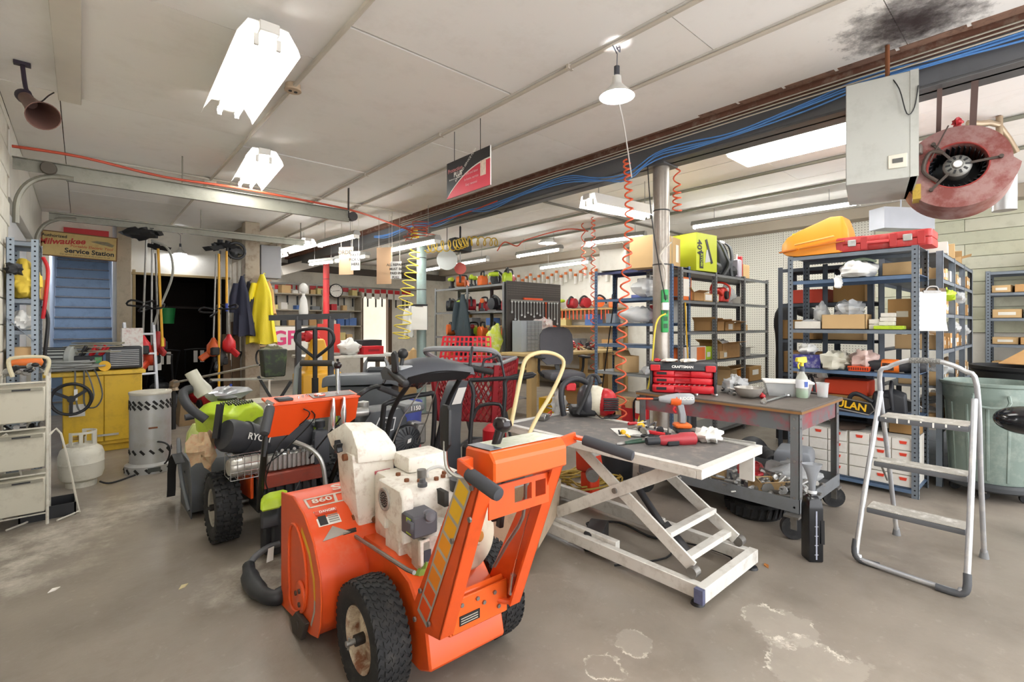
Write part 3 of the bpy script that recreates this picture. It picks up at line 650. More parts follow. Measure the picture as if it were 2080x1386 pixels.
m = M(); m.rev([(.06, -.02), (.085, .02), (.09, .06), (.08, .1), (.05, .13), (.001, .13)], 24, (-.04, -.02, .56), (-.5, -.8, 0)); m.build('muffler_body', mt('#D8D6D0', .4, .2, var=.1, dirt='#6a645c', da=.5), en)
m = M(); m.bx(-.16, -.12, .47, -.08, -.03, .6); m.build('cylinder_block', mt('#C9C4B8', .45, .2, var=.15, dirt='#55504a', da=.5), en, bev=.008)
m = M(); m.bx(-.2, -.125, .615, -.09, -.02, .7); m.bx(-.215, -.14, .64, -.2, -.09, .69); cb = m.build('carburetor_box', mt('#55565E', .5, var=.1), en, bev=.008)
m = M(); m.bx(-.203, -.11, .63, -.2005, -.075, .69); m.build('sticker', mt('#A9C23A', .5), cb)
m = M(); m.rev([(.001, .02), (.016, .018), (.02, 0), (.026, 0), (.028, -.01)], 18, (-.13, -.125, .69), (-.3, -.9, .25)); m.build('choke_knob', mt('#6c6e76', .4), cb)
m = M(); m.bx(-.165, -.12, .5, -.1, -.1, .6); rb = m.build('throttle_plate', CRM, en, bev=.003)
m = M(); m.bx(-.15, -.123, .515, -.12, -.12, .56); m.build('sticker', mt('#3a3c48', .5), rb)
m = M(); m.rev([(.001, 0), (.03, 0), (.035, -.008), (.115, -.02), (.13, -.035), (.135, -.06), (.13, -.1)], 32, (.06, -.2, .585), (.25, -.95, .1)); rc = m.build('recoil_cover', mt('#D9CDB8', .4, var=.06, dirt='#8d7a60', da=.3), en)
m = M(); m.rev([(.001, .004), (.018, .004), (.022, 0)], 16, (.06, -.2, .585), (.25, -.95, .1)); m.build('recoil_hub', mt('#C88a3a', .5), rc)
m = M(); m.cyl((.085, -.24, .66), (.1, -.265, .67), .012); m.ob((.1, -.275, .635), (.11, -.275, .71), .03, .022); m.build('starter_handle', mt('#1a1414', .5), rc, bev=.004)
m = M(); m.rev([(.05, 0), (.052, .05), (.035, .06), (.03, .075), (.001, .078)], 20, (.09, -.02, .72), (0, 0, 1)); m.build('tank_cap', mt('#3a3c40', .5), en)
m = M(); m.bx(-.06, .18, .765, .14, .34, .84); m.build('fuel_tank', CRM, en, bev=.02, seg=2)
m = M(); m.rev([(.02, 0), (.02, .015), (.014, .018), (.012, .03), (.001, .032)], 12, (-.09, .0, .766)); m.build('oil_cap', mt('#4a4c50', .5), en)
m = M()
for x, y in ((-.11, .1), (-.07, .06), (-.1, .2), (.0, .04), (.04, .05), (.07, .09), (-.02, .12)): m.cyl((x, y, .764), (x, y, .777), .011, n=6)
stuff(m.build('bolt', RUST, en))
m = M(); m.tube([(-.02, .08, .77), (-.02, .08, .8), (.03, .07, .81), (.06, .05, .79), (.06, .03, .765)], .007, 8, k=4); m.build('fuel_line', mt('#cfd0cc', .4), en)
m = M(); m.cyl((-.05, .08, .77), (-.05, .08, .81), .018, .02); m.build('filler_neck', mt('#6b6a66', .5), en)
for p, r_, c in (((-.12, -.1, .47), .05, '#86a84e'), ((-.1, -.13, .44), .04, '#2b3324')):
    m = M(); m.lump(p, (r_, r_*.6, r_), 4, .3); m.build('oily_grass_clump', mt(c, .8, var=.4, sc_=25), en)
m = M(); m.cyl((-.19, -.08, .43), (-.12, -.16, .42), .02, n=12); m.build('drain_plug', mt('#574a7a', .3, .4, var=.3), en)
m = M(); m.bx(-.02, -.06, .68, .0, .02, .74); m.build('side_box', mt('#2b2926', .6), en)
# ================================================================ machines behind the front blower
GRN = mt('#B4D02E', .4, var=.06, sc_=5, dirt='#5c5a3a', da=.35); BOT = mt('#2a2c31', .55, var=.12, sc_=5)
GRY = mt('#6C7076', .5, var=.1); DRK = mt('#1d1e21', .5, var=.2); ALU = mt('#B9B9B5', .35, .6, var=.15, sc_=8, dirt='#6d675d', da=.4)
RED = mt('#C5222B', .42, var=.08); YEL = mt('#E6B31E', .5, var=.06); BLUE = mt('#2F55A8', .45, var=.1)
CARD = mt('#B98F5C', .8, var=.08, sc_=5, dirt='#8f6a3e', da=.3); BEIGE = mt('#CFC6A8', .5, var=.06, sc_=5, dirt='#8b7a58', da=.4)
def fins(parent, x0, y0, z0, x1, y1, z1, n, mat, nm='fin', ax=2):
    m = M()
    for k in range(n):
        t0, t1 = (k+.2)/n, (k+.75)/n
        b0, b1 = [x0, y0, z0], [x1, y1, z1]; d = b1[ax]-b0[ax]; s = b0[ax]
        b0[ax], b1[ax] = s+d*t0, s+d*t1; m.bx(*b0, *b1)
    return stuff(m.build(nm, mat, parent))
def recoil(parent, c, r, d, mat, ring=None, badge=None):
    "ribbed round starter cover"
    m = M(); m.rev([(r, 0), (r, .03), (r*.92, .045), (r*.3, .055), (.001, .056)], 28, c, d); o = m.build('recoil_cover', mat, parent)
    D = V(d).normalized(); X = D.orthogonal().normalized(); Y = D.cross(X); m = M(); C = V(c)+D*.048
    for k in range(20):
        a = 2*PI*k/20; e = X*math.cos(a)+Y*math.sin(a); m.ob(C+e*r*.38+D*.008, C+e*r*.88, .007*r/.1, .008)
    stuff(m.build('rib', ring or DRK, o))
    if badge:
        m = M(); p = V(c)+D*.058; q = r*.22
        m.loft([[p+X*q, p+Y*q*.6, p-X*q, p-Y*q*.6], [p+X*q+D*.004, p+Y*q*.6+D*.004, p-X*q+D*.004, p-Y*q*.6+D*.004]]); m.build('badge', badge, o)
    return o
# ---- second orange blower, facing away like the first
O2 = V((1.03, 3.62, 0))
def q2(px, py, Y): return Wd(px, py, Y)-O2
B2 = T('snow_blower', 'snow blower with orange dash, black posts and knobby tires, carrying the lime backpack blower', 'snow blower', O2); B2.scale = (.95, 1, .95)
wheel(B2, (-.36, 0, .232), .222, .16, '-x', 'knob', mt('#A9A69C', .5, .3, var=.15, dirt='#5e564a', da=.5), .55)
wheel(B2, (.31, 0, .232), .222, .16, 'x', 'knob', mt('#A9A69C', .5, .3, var=.15, dirt='#5e564a', da=.5), .55)
m = M(); m.cyl((-.36, 0, .232), (.36, 0, .232), .014); m.build('axle', STEEL, B2)
m = M(); m.pr([(-.22, .2), (.34, .2), (.36, .44), (-.2, .44)], -.2, .2, 'yz'); m.build('housing', DKP, B2, bev=.01)
fins(B2, -.21, -.235, .22, .2, -.22, .42, 7, DRK, 'fin', 0)
m = M(); m.pr([(-.2, .3), (-.2, .46), (.1, .44), (.25, .32), (.2, .26)], -.235, -.215, 'yz'); m.build('side_bracket', OR, B2, bev=.004)
m = M(); m.bx(-.2, -.235, .43, .24, .05, .455); m.bx(-.2, -.24, .36, .24, -.228, .45); m.build('deck_plate', mt('#8E3B2A', .5, var=.2, dirt='#4a423a', da=.6), B2, bev=.004)
def bucket(parent, x, y0, y1, h, mat, t=.006):
    m = M(); pr_ = [(y1, .03), (y1, h), (y0+.12, h+.01), (y0+.03, h*.7), (y0, h*.4), (y0+.04, .04)]
    inn_ = [(y1, .045), (y1, h-.012), (y0+.125, h-.004), (y0+.042, h*.68), (y0+.014, h*.4), (y0+.05, .055)]
    m.loft([[(s*x, *p) for p in pr_] for s in (-1, 1)], cap=False); m.loft([[(s*x, *p) for p in inn_] for s in (-1, 1)], cap=False)
    b = m.build('auger_housing', mat, parent, smooth=40)
    for s in (-1, 1):
        m = M(); m.pr([(y1+.02, .0), (y1+.02, h+.02), (y0+.1, h+.02), (y0-.01, h*.7), (y0-.02, h*.4), (y0+.02, .0)], s*x, s*(x+.005), 'yz'); m.build('side_plate', mat, b)
    m = M(); m.tube([V((-x+2*x*t_, (y0+y1)/2+.04+.13*math.sin(t_*20), h*.42+.13*math.cos(t_*20))) for t_ in [k/60 for k in range(61)]], .014, 6); m.build('auger', DRK, parent)
    return b
bucket(B2, .46, .5, .98, .40, mt('#5D6064', .45, .3, var=.15, sc_=3))
m = M(); m.tube([(-.47, .55, .06), (-.5, .75, .3), (-.5, .85, .5), (-.48, 1.0, .52), (-.46, 1.08, .4), (-.45, 1.05, .1)], .014, 8, k=5); m.build('drift_bar', GRY, B2)
m = M(); m.loft([[(-.52+dx, y, z) for dx in (-.03, .03)]+[(-.52+dx, y, z-.006) for dx in (.03, -.03)] for y, z in ((.6, .42), (.8, .45), (.98, .38), (1.06, .24), (1.07, .1), (1.1, .03))]); m.build('drive_belt', DRK, B2, smooth=60)
# posts, dash, grips
for x, yb in ((-.235, -.40), (.3, -.2)):
    m = M(); m.tube([(x, yb, .3), (x, -.52, .72), (x, -.63, .98)], .019, 10, k=4); m.build('handle_post', mt('#17150f', .3, var=.15), B2)
m = M(); m.pr([(-.66, .985), (-.66, 1.0), (-.5, 1.02), (-.5, 1.005)], -.25, .32, 'yz'); d2 = m.build('dash_top', OR, B2, bev=.003)
m = M(); m.loft([[(x, -.655, .988), (x, -.648, .988), (x, -.6, zb), (x, -.607, zb)] for x, zb in ((-.25, .79), (-.12, .79), (-.02, .87), (.2, .87), (.24, .80), (.31, .84))]); m.build('dash_skirt', mt('#D84A18', .35, var=.05), B2, smooth=20)
m = M(); m.bx(-.19, -.63, 1.003, -.1, -.54, 1.021); m.build('headlight_switch', BOT, d2, bev=.005)
m = M(); m.loft([[(.02, -.63, 1.006), (.3, -.63, 1.006), (.3, -.52, 1.02), (.02, -.52, 1.02)], [(.02, -.63, 1.0075), (.3, -.63, 1.0075), (.3, -.52, 1.0215), (.02, -.52, 1.0215)]]); m.build('dash_label', mt('#5b4a44', .4, var=.3, sc_=14), d2)
m = M(); m.rev([(.035, 0), (.035, .003), (.001, .003)], 20, (.08, -.575, 1.0155), (0, -.12, 1)); m.build('round_sticker', mt('#D9553a', .4), d2)
m = M(); m.rev([(.022, 0), (.022, .004), (.001, .004)], 20, (.08, -.575, 1.0165), (0, -.12, 1)); m.build('round_sticker', WHT, d2)
m = M()
for k in range(9): m.cyl((-.06+k*.03+.004*(k % 3), -.6+.02*(k % 4), 1.005), (-.06+k*.03, -.6+.02*(k % 4), 1.024), .006, n=6)
stuff(m.build('bolt', CHR, d2))
m = M(); m.cyl((.2, -.58, .99), (.205, -.56, 1.1), .005); m.cyl((.205, -.56, 1.1), (.21, -.55, 1.19), .009, .012); m.build('chute_lever', CHR, d2)
m = M(); m.ball((.21, -.55, 1.2), .026, 14, 10); m.build('gear_knob', mt('#241a1c', .25), d2)
for x, sx in ((.13, 0), (.2, 1)):
    m = M(); m.loft([[(x+a, y, z) for a, y in ((-.02*w_, -.668), (.02*w_, -.668), (.012*w_, -.68), (-.012*w_, -.68))] for z, w_ in ((1.0, .4), (.97, .6), (.90, 1), (.83, .8), (.8, .3))][:: 1]); m.build('trigger_lever', CHR if x > 0 else ALU, B2, smooth=60)
# left handlebar end with clamp and grip, right end
m = M(); m.tube([(-.235, -.63, .98), (-.25, -.66, 1.0), (-.26, -.69, .985)], .014, 8, k=3); m.build('handle_bar', ALU, B2)
m = M(); m.rev([(.018, 0), (.026, .01), (.026, .04), (.018, .05)], 14, (-.255, -.675, 1.0), (-.1, -.4, -1)); m.cyl((-.265, -.66, 1.02), (-.235, -.69, 1.0), .012, n=8); m.build('clamp', CHR, B2)
lever_grip(B2, (-.255, -.70, .985), (-.32, -.82, .86), .027, mt('#3d3e41', .65))
m = M(); m.tube([(-.29, -.76, .90), (-.30, -.78, .80), (-.315, -.80, .73)], [.008, .011, .007], 8, k=3); m.build('brake_lever', BOT, B2)
m = M(); m.tube([(.3, -.63, .98), (.36, -.66, 1.03), (.46, -.6, 1.04), (.52, -.55, 1.02)], .016, 8, k=4); m.build('handle_bar', DRK, B2)
lever_grip(B2, (.5, -.56, 1.03), (.66, -.6, .955), .022, mt('#3d3e41', .65))
m = M(); m.ob((.53, -.57, 1.05), (.66, -.45, 1.15), .016, .012); m.build('brake_lever', DRK, B2)
for c in ([(-.05, -.655, .95), (-.02, -.66, .9), (-.14, -.5, .72), (-.2, -.42, .5), (-.18, -.4, .4)], [(.0, -.655, .93), (.03, -.6, .86), (-.1, -.46, .66), (-.21, -.42, .55), (-.22, -.42, .36), (-.1, -.5, .34), (.0, -.45, .44)], [(-.24, -.6, .9), (-.22, -.5, .8), (.03, -.4, .8), (.05, -.4, .95)]):
    m = M(); m.tube(c, .004, 6, k=5); m.build('control_cable', DRK, B2)
m = M(); m.tube([(.28, -.62, .95), (.2, -.4, .7), (.14, -.2, .5)], .006, 6); m.build('shift_rod', DRK, B2)
# engine: plastic shroud, block, cage muffler, oil bottle
m = M(); m.loft([[(-.2, -.14, .56), (.2, -.14, .56), (.2, .26, .56), (-.2, .26, .56)], [(-.215, -.15, .66), (.22, -.15, .66), (.22, .28, .66), (-.215, .28, .66)], [(-.19, -.12, .75), (.2, -.12, .75), (.2, .26, .77), (-.19, .26, .77)], [(-.12, -.05, .79), (.14, -.05, .79), (.14, .2, .80), (-.12, .2, .80)]])
es = m.build('engine_shroud', BOT, B2, bev=.02, seg=2)
m = M(); m.bx(-.19, -.155, .68, -.13, -.146, .71); m.build('sticker', mt('#D8C838', .5), es)
m = M(); m.bx(-.17, -.155, .6, -.145, -.15, .65); m.build('sticker', WHT, es)
m = M(); m.bx(-.13, -.2, .46, .2, .24, .57); m.build('cylinder_block', ALU, B2, bev=.01)
fins(B2, -.1, -.215, .47, .18, -.2, .565, 9, ALU, 'fin', 0)
m = M()
for k in range(7): m.cyl((-.08+k*.04, -.21+.03*(k % 2), .57), (-.08+k*.04, -.22, .6), .012, n=6)
stuff(m.build('bolt', CHR, B2))
m = M(); m.rev([(.001, -.1), (.05, -.1), (.062, -.08), (.062, .08), (.05, .1), (.001, .1)], 24, (-.27, -.2, .54), (1, .1, 0)); mu = m.build('muffler', mt('#C9C6BE', .35, .6, var=.12, dirt='#7d756a', da=.5), B2)
m = M()
for k in range(6):
    x = -.37+k*.04; m.tube([(x, -.28, .47), (x, -.28, .615), (x, -.12, .615), (x, -.12, .47)], .0025, 5, closed=True)
for y, z in ((-.28, .47), (-.28, .52), (-.28, .57), (-.28, .615), (-.2, .615), (-.12, .615), (-.2, .47)): m.tube([(-.37, y, z), (-.17, y, z)], .0025, 5)
stuff(m.build('wire_guard', CHR, mu))
m = M(); m.loft([[(.24+dx*s, -.16+dy*s, z) for dx, dy in ((-.055, -.045), (.055, -.045), (.055, .045), (-.055, .045))] for z, s in ((.45, .95), (.46, 1), (.66, 1), (.69, .8), (.70, .42), (.72, .42))]); ot = m.build('oil_tank', mt('#3F4248', .5, var=.08), B2, bev=.008, seg=2)
m = M(); m.rev([(.036, 0), (.036, .045), (.03, .05), (.001, .05)], 16, (.24, -.16, .715)); m.build('cap', BOT, ot)
m = M(); m.pr([(-.1, .62), (.02, .72), (.03, .8), (-.14, .82)], .32, .36, 'yz'); m.build('chute_flap', ALU, B2)
m = M(); m.tube([(.02, -.26, .66), (.12, -.32, .6), (.18, -.36, .5), (.2, -.38, .3)], .016, 8, k=5); m.build('exhaust_bend', ALU, B2)
# ---- green backpack blower lying on the second machine
p = Wd(470, 850, 3.35)
t = T('backpack_blower', 'lime green and black backpack leaf blower lying on the second snow blower', 'leaf blower', p, .6); t.scale = (1.15, 1.15, 1.15)
m = M(); m.loft([[(-.12*s, y, -.08*s), (.12*s, y, -.08*s), (.14*s, y, .05*s), (.06*s, y, .1*s), (-.06*s, y, .1*s), (-.14*s, y, .05*s)] for y, s in ((-.14, .75), (-.1, 1), (.1, 1), (.16, .8))]); m.build('engine_cover', GRN, t, bev=.012, seg=2)
for j in range(3):
    m = M()
    for k in range(8): m.ob((-.1+k*.018, -.13+j*.05, .1), (-.085+k*.018, -.105+j*.05, .106), .006, .01)
    stuff(m.build('vent_slot', DRK, t))
m = M(); m.rev([(.05, 0), (.055, .02), (.035, .028), (.001, .03)], 20, (.05, .08, .095)); m.build('round_cap', DRK, t)
m = M(); m.rev([(.001, -.17), (.08, -.17), (.09, -.15), (.09, -.06), (.097, -.058), (.097, -.04), (.09, -.038), (.09, .15), (.078, .17), (.001, .17)], 22, (-.07, -.21, -.1), (.9, -.25, -.35)); rb = m.build('fan_housing', BOT, t)
txt('RYOBI', .05, V((-.115, -.303, -.075)), face_rot((.9, -.25, -.35), (-.25, -1, .1)), mt('#E6E6E0', .5), t, off=.02)
txt('175', .05, V((.03, -.345, -.13)), face_rot((.9, -.25, -.35), (-.25, -1, .1)), mt('#B4D02E', .5), t, off=.02)
m = M(); m.tube([(-.16, .02, .02), (-.2, .1, .1), (-.14, .2, .17), (-.02, .22, .18)], .025, 10, k=4); m.build('carry_handle', BOT, t)
m = M(); m.lump((-.25, -.06, -.12), (.07, .05, .09), 3, .4); m.build('soiled_strap', mt('#B39A78', .8, var=.3, sc_=20, dirt='#a8552f', da=.6), t)
m = M(); m.ob((-.24, -.13, -.06), (-.2, -.12, .12), .03, .025); m.build('trigger', DRK, t)
m = M(); m.rev([(.045, 0), (.05, .03), (.035, .09), (.035, .16)], 16, (-.03, .16, .14), (-.2, .4, .8)); m.build('clear_spout', mt('#C9C8B8', .3, alpha=.75), t)
m = M(); m.lump((.14, .18, .12), (.14, .05, .05), 9, .3); m.build('shiny_bag', mt('#C9CCD0', .2, .6), t)
# a pale-green hood standing left of it
m = M(); m.loft([[(-.1*s, -.06*s, z), (.1*s, -.06*s, z), (.1*s, .06*s, z), (-.1*s, .06*s, z)] for z, s in ((0, 1), (.3, 1.05), (.45, .9), (.53, .5))])
p = G(402, 985, .0); p = Wd(405, 880, 4.3); o = m.build('hood', mt('#BECB74', .35, var=.05), bev=.02, seg=2, loc=(p.x, p.y, 0)); tag(o, 'pale lime mower hood standing on the floor left of the green backpack blower', 'hood')
m = M(); m.bx(-.06, -.066, .36, .06, -.06, .43); m.build('tinted_window', mt('#9aa08a', .2), o)
t = T('handle_grip', 'black foam handle end sticking out left of the green backpack blower', 'handle', Wd(412, 845, 3.9))
lever_grip(t, (-.12, 0, 0), (.1, .02, .02), .025, mt('#3f4046', .6)); m = M(); m.tube([(.08, .02, .02), (.25, .1, 0), (.35, .15, -.845+.02 if 0 else -.2)], .014, 8, k=3); m.build('bar', ALU, t)
# ---- hand-held blower lying on the floor in front of it
t = T('leaf_blower', 'lime topped cordless leaf blower with a black tube lying on the floor', 'leaf blower', G(560, 1100, 0), 0)
e = lambda px, py, z: G(px, py, z)-t.location
m = M(); a, b = e(548, 1040, .3), e(575, 1020, .3)
m.loft([[c+V((-.06*s, 0, .0)), c+V((.06*s, 0, 0)), c+V((.05*s, .02, .08*s)), c+V((-.05*s, .02, .08*s))] for c, s in ((e(550, 1075, .2), .9), (e(552, 1050, .22), 1.1), (e(562, 1030, .24), 1))]); m.build('motor_housing', BOT, t, bev=.012)
m = M(); m.loft([[c+V((-.07*s, 0, -.01)), c+V((.07*s, 0, -.01)), c+V((.06*s, .03, .05)), c+V((-.06*s, .03, .05))] for c, s in ((e(550, 1035, .33), .8), (e(556, 1022, .34), 1), (e(568, 1015, .34), .9))]); m.build('lime_cover', GRN, t, bev=.012)
for px in (545, 562):
    m = M(); c = e(px, 1075, .16); m.bc(c.x, c.y, .12, .07, .09, .2); m.build('battery', BOT, t, bev=.012)
m = M(); m.tube([e(568, 1105, .1), e(545, 1112, .1), e(520, 1130, .09), e(505, 1150, .07)], .018, 10, k=4); m.build('grey_tube', mt('#5b5d60', .45), t)
m = M(); m.tube([e(505, 1150, .07), e(510, 1180, .05), e(530, 1205, .048), e(555, 1215, .045), e(578, 1205, .045)], [.032, .045, .045, .036, .036, .04, .04], 14, k=4); m.build('nozzle', mt('#26282b', .5), t)
m = M(); c = e(545, 1130, .12); m.loft([[c+V((0, 0, .04)), c+V((.03, 0, .045)), c+V((.025, 0, -.03)), c+V((-.01, 0, -.035))], [c+V((0, .002, .04)), c+V((.03, .002, .045)), c+V((.025, .002, -.03)), c+V((-.01, .002, -.035))]]); m.build('paper_tag', WHT, t)
# ---- black snow blower in the middle
O3 = V((1.78, 3.4, 0))
B3 = T('snow_blower', 'black snow blower with curved grey dash and exposed gas engine', 'snow blower', O3)
wheel(B3, (-.3, 0, .2), .195, .14, '-x', 'knob', STEEL, .5); wheel(B3, (.3, 0, .2), .195, .14, 'x', 'knob', STEEL, .5)
m = M(); m.cyl((-.35, 0, .2), (.35, 0, .2), .013); m.build('axle', STEEL, B3)
m = M(); m.pr([(-.24, .14), (.3, .14), (.32, .4), (-.24, .42)], -.2, .2, 'yz'); m.build('housing', DRK, B3, bev=.01)
bucket(B3, .38, .4, .85, .45, DRK)
for s in (-1, 1):
    m = M(); m.tube([(s*.21, -.22, .3), (s*.21, -.27, .42), (s*.22, -.42, .8), (s*.2, -.62, 1.02)], .017, 10, k=5); m.build('handle_post', DRK, B3)
m = M(); m.tube([(-.21, -.24, .38), (-.21, -.28, .78), (-.17, -.3, .86), (.1, -.32, .89), (.19, -.31, .84), (.2, -.26, .4)], .018, 10, k=5); m.build('cross_bar', DRK, B3)
m = M(); prof = lambda x: [(x, -.66-.03*math.cos(x*5), 1.07+.035*math.cos(x*5.5)-.02), (x, -.64, 1.10+.04*math.cos(x*5.5)), (x, -.48, 1.13+.045*math.cos(x*5.5)), (x, -.42, 1.09+.035*math.cos(x*5.5)), (x, -.45, 1.04)]
m.loft([prof(-.3+.6*k/12) for k in range(13)]); dd = m.build('dash', mt('#484b51', .42, var=.08), B3, smooth=50)
m = M(); m.loft([[(x, -.695, 1.06+.035*math.cos(x*5.5)), (x, -.68, 1.06+.035*math.cos(x*5.5)), (x, -.62, 1.02), (x, -.635, 1.02)] for x in [-.24+.04*k for k in range(13)]]); m.build('dash_lip', DRK, dd)
m = M(); m.bx(-.26, -.62, 1.085, -.17, -.52, 1.135); m.build('dash_plate', mt('#A9ACAE', .4), dd, bev=.006)
m = M(); m.cyl((-.22, -.55, 1.13), (-.2, -.54, 1.19), .013); m.ball((-.2, -.54, 1.21), .035, 14, 10); lab(m.build('gear_knob', DRK, B3), 'round black shift knob')
lever_grip(B3, (-.29, -.55, 1.1), (-.31, -.78, 1.04), .025, mt('#2a2b2d', .5)); lever_grip(B3, (.28, -.55, 1.1), (.42, -.72, 1.06), .023, mt('#2a2b2d', .5))
m = M(); m.pr([(-.68, 1.1), (-.61, 1.1), (-.6, 1.22), (-.64, 1.24), (-.67, 1.22)], -.322, -.30, 'yz'); m.build('clutch_paddle', DRK, B3, bev=.008)
m = M(); m.ob((.3, -.6, 1.1), (.36, -.55, 1.24), .02, .02); m.build('clutch_paddle', DRK, B3, bev=.006)
m = M(); m.tube([(.05, -.5, 1.05), (-.1, -.35, .75), (-.22, -.33, .45)], .005, 6); m.tube([(.12, -.5, 1.05), (.13, -.3, .7), (.1, -.2, .5)], .005, 6); stuff(m.build('control_rod', STEEL, B3))
m = M(); m.bx(-.2, -.1, .42, .17, .22, .6); m.build('cylinder_block', BOT, B3, bev=.02)
m = M(); m.pr([(-.3, .5), (-.3, .7), (-.24, .78), (.0, .78), (.05, .7), (.05, .5)], -.16, .12, 'xz'); m.build('engine_shroud', mt('#3D4044', .5, var=.12), B3, bev=.02, seg=2)
m = M(); m.pr([(-.2, .61), (-.07, .63), (-.05, .72), (-.18, .735), (-.21, .68)], -.168, -.16, 'xz'); pl_ = m.build('data_plate', mt('#C9CACA', .4, .4), B3)
m = M(); m.pr([(-.192, .62), (-.077, .638), (-.06, .712), (-.175, .726), (-.2, .68)], -.1695, -.166, 'xz'); m.build('data_plate_face', DRK, pl_)
txt('11.50', .032, V((-.135, -.171, .665)), face_rot((1, 0, 0), (0, -1, 0)), WHT, B3, off=.02); txt('FT-LBS', .018, V((-.135, -.171, .695)), face_rot((1, 0, 0), (0, -1, 0)), WHT, B3)
m = M(); m.pr([(.02, .73), (.2, .74), (.2, .8), (.03, .8)], -.17, .1, 'xz'); m.build('air_box', mt('#6a6d70', .4), B3, bev=.015)
txt('1150', .045, V((.11, -.174, .768)), face_rot((1, 0, 0), (0, -1, 0)), WHT, B3, off=.03)
recoil(B3, (.03, -.16, .54), .115, (0, -1, .05), mt('#1e2022', .4), BOT, mt('#D8D8D4', .4))
m = M(); m.rev([(.001, 0), (.035, .0), (.04, .02), (.04, .05), (.001, .06)], 16, (-.25, -.05, .79)); m.build('tank_cap', ALU, B3)
m = M(); m.rev([(.001, -.05), (.03, -.05), (.035, 0), (.03, .05), (.001, .06)], 16, (-.3, -.12, .78), (1, -.2, 0)); m.build('primer', ALU, B3)
m = M(); m.tube([(.1, -.26, .42), (.1, -.28, .36), (.15, -.28, .34)], .012, 8, k=3); m.ob((-.06, -.3, .33), (.02, -.3, .345), .014, .014); m.build('drain_valve', CHR, B3)
m = M(); m.bx(.18, -.06, .45, .28, .12, .62); m.build('starter_motor', STEEL, B3, bev=.02)
m = M(); m.lump((.05, -.3, 1.0), (.12, .06, .05), 5, .35, 14, 10); m.build('wiring_bundle', mt('#2a2224', .6, var=.5, sc_=30, dirt='#b5562f', da=.8), dd)
# blue and red jugs in the gap
t = T('chute', 'grey plastic chute with a white label between the black blower and the red carts', 'chute', (2.28, 3.35, 0))
m = M(); m.loft([[(-.07*s+o_, -.07*s, z), (.07*s+o_, -.07*s, z), (.07*s+o_, .07*s, z), (-.07*s+o_, .07*s, z)] for z, s, o_ in ((.0, 1.1, 0), (.5, 1, 0), (.75, 1, .02), (.93, .95, .09))]); m.build('duct', mt('#4A4D52', .4, var=.08), t, bev=.01)
m = M(); m.loft([[(-.03, -.08, .75), (.06, -.08, .75), (.06, -.078, .75), (-.03, -.078, .75)], [(.04, -.075, .88), (.12, -.075, .88), (.12, -.073, .88), (.04, -.073, .88)]]); m.build('warning_label', WHT, t)
def jug(px, py, Y, c, label, s=1, cap='#D9D9D4'):
    p = Wd(px, py, Y); t = T('jug', label, 'jug', (p.x, p.y, 0 if p.z < .35 else p.z))
    m = M(); m.loft([[(-.1*a*s, -.06*a*s, z*s), (.1*a*s, -.06*a*s, z*s), (.1*a*s, .06*a*s, z*s), (-.1*a*s, .06*a*s, z*s)] for z, a in ((0, .95), (.02, 1), (.2, 1), (.26, .75), (.29, .3), (.31, .3))]); m.build('body', mt(c, .4), t, bev=.015*s, seg=2)
    m = M(); m.rev([(.03*s, 0), (.03*s, .03*s), (.001, .03*s)], 12, (0, 0, .31*s)); m.build('cap', mt(cap, .5), t); return t
t = T('tool_bin', 'stack of a blue and pink plastic tub behind the black engine', 'bin', (2.12, 3.75, 0))
m = M(); m.rev([(.001, 0), (.11, 0), (.13, .3), (.14, .31), (.001, .31)], 20, (0, 0, .0)); m.build('base_drum', DRK, t)
m = M(); m.rev([(.11, .31), (.13, .52), (.12, .52), (.1, .32)], 20); m.build('pink_tub', mt('#E07A80', .5), t)
m = M(); m.rev([(.11, .52), (.125, .74), (.115, .74), (.1, .53)], 20); m.build('blue_tub', mt('#5A66B8', .45), t)
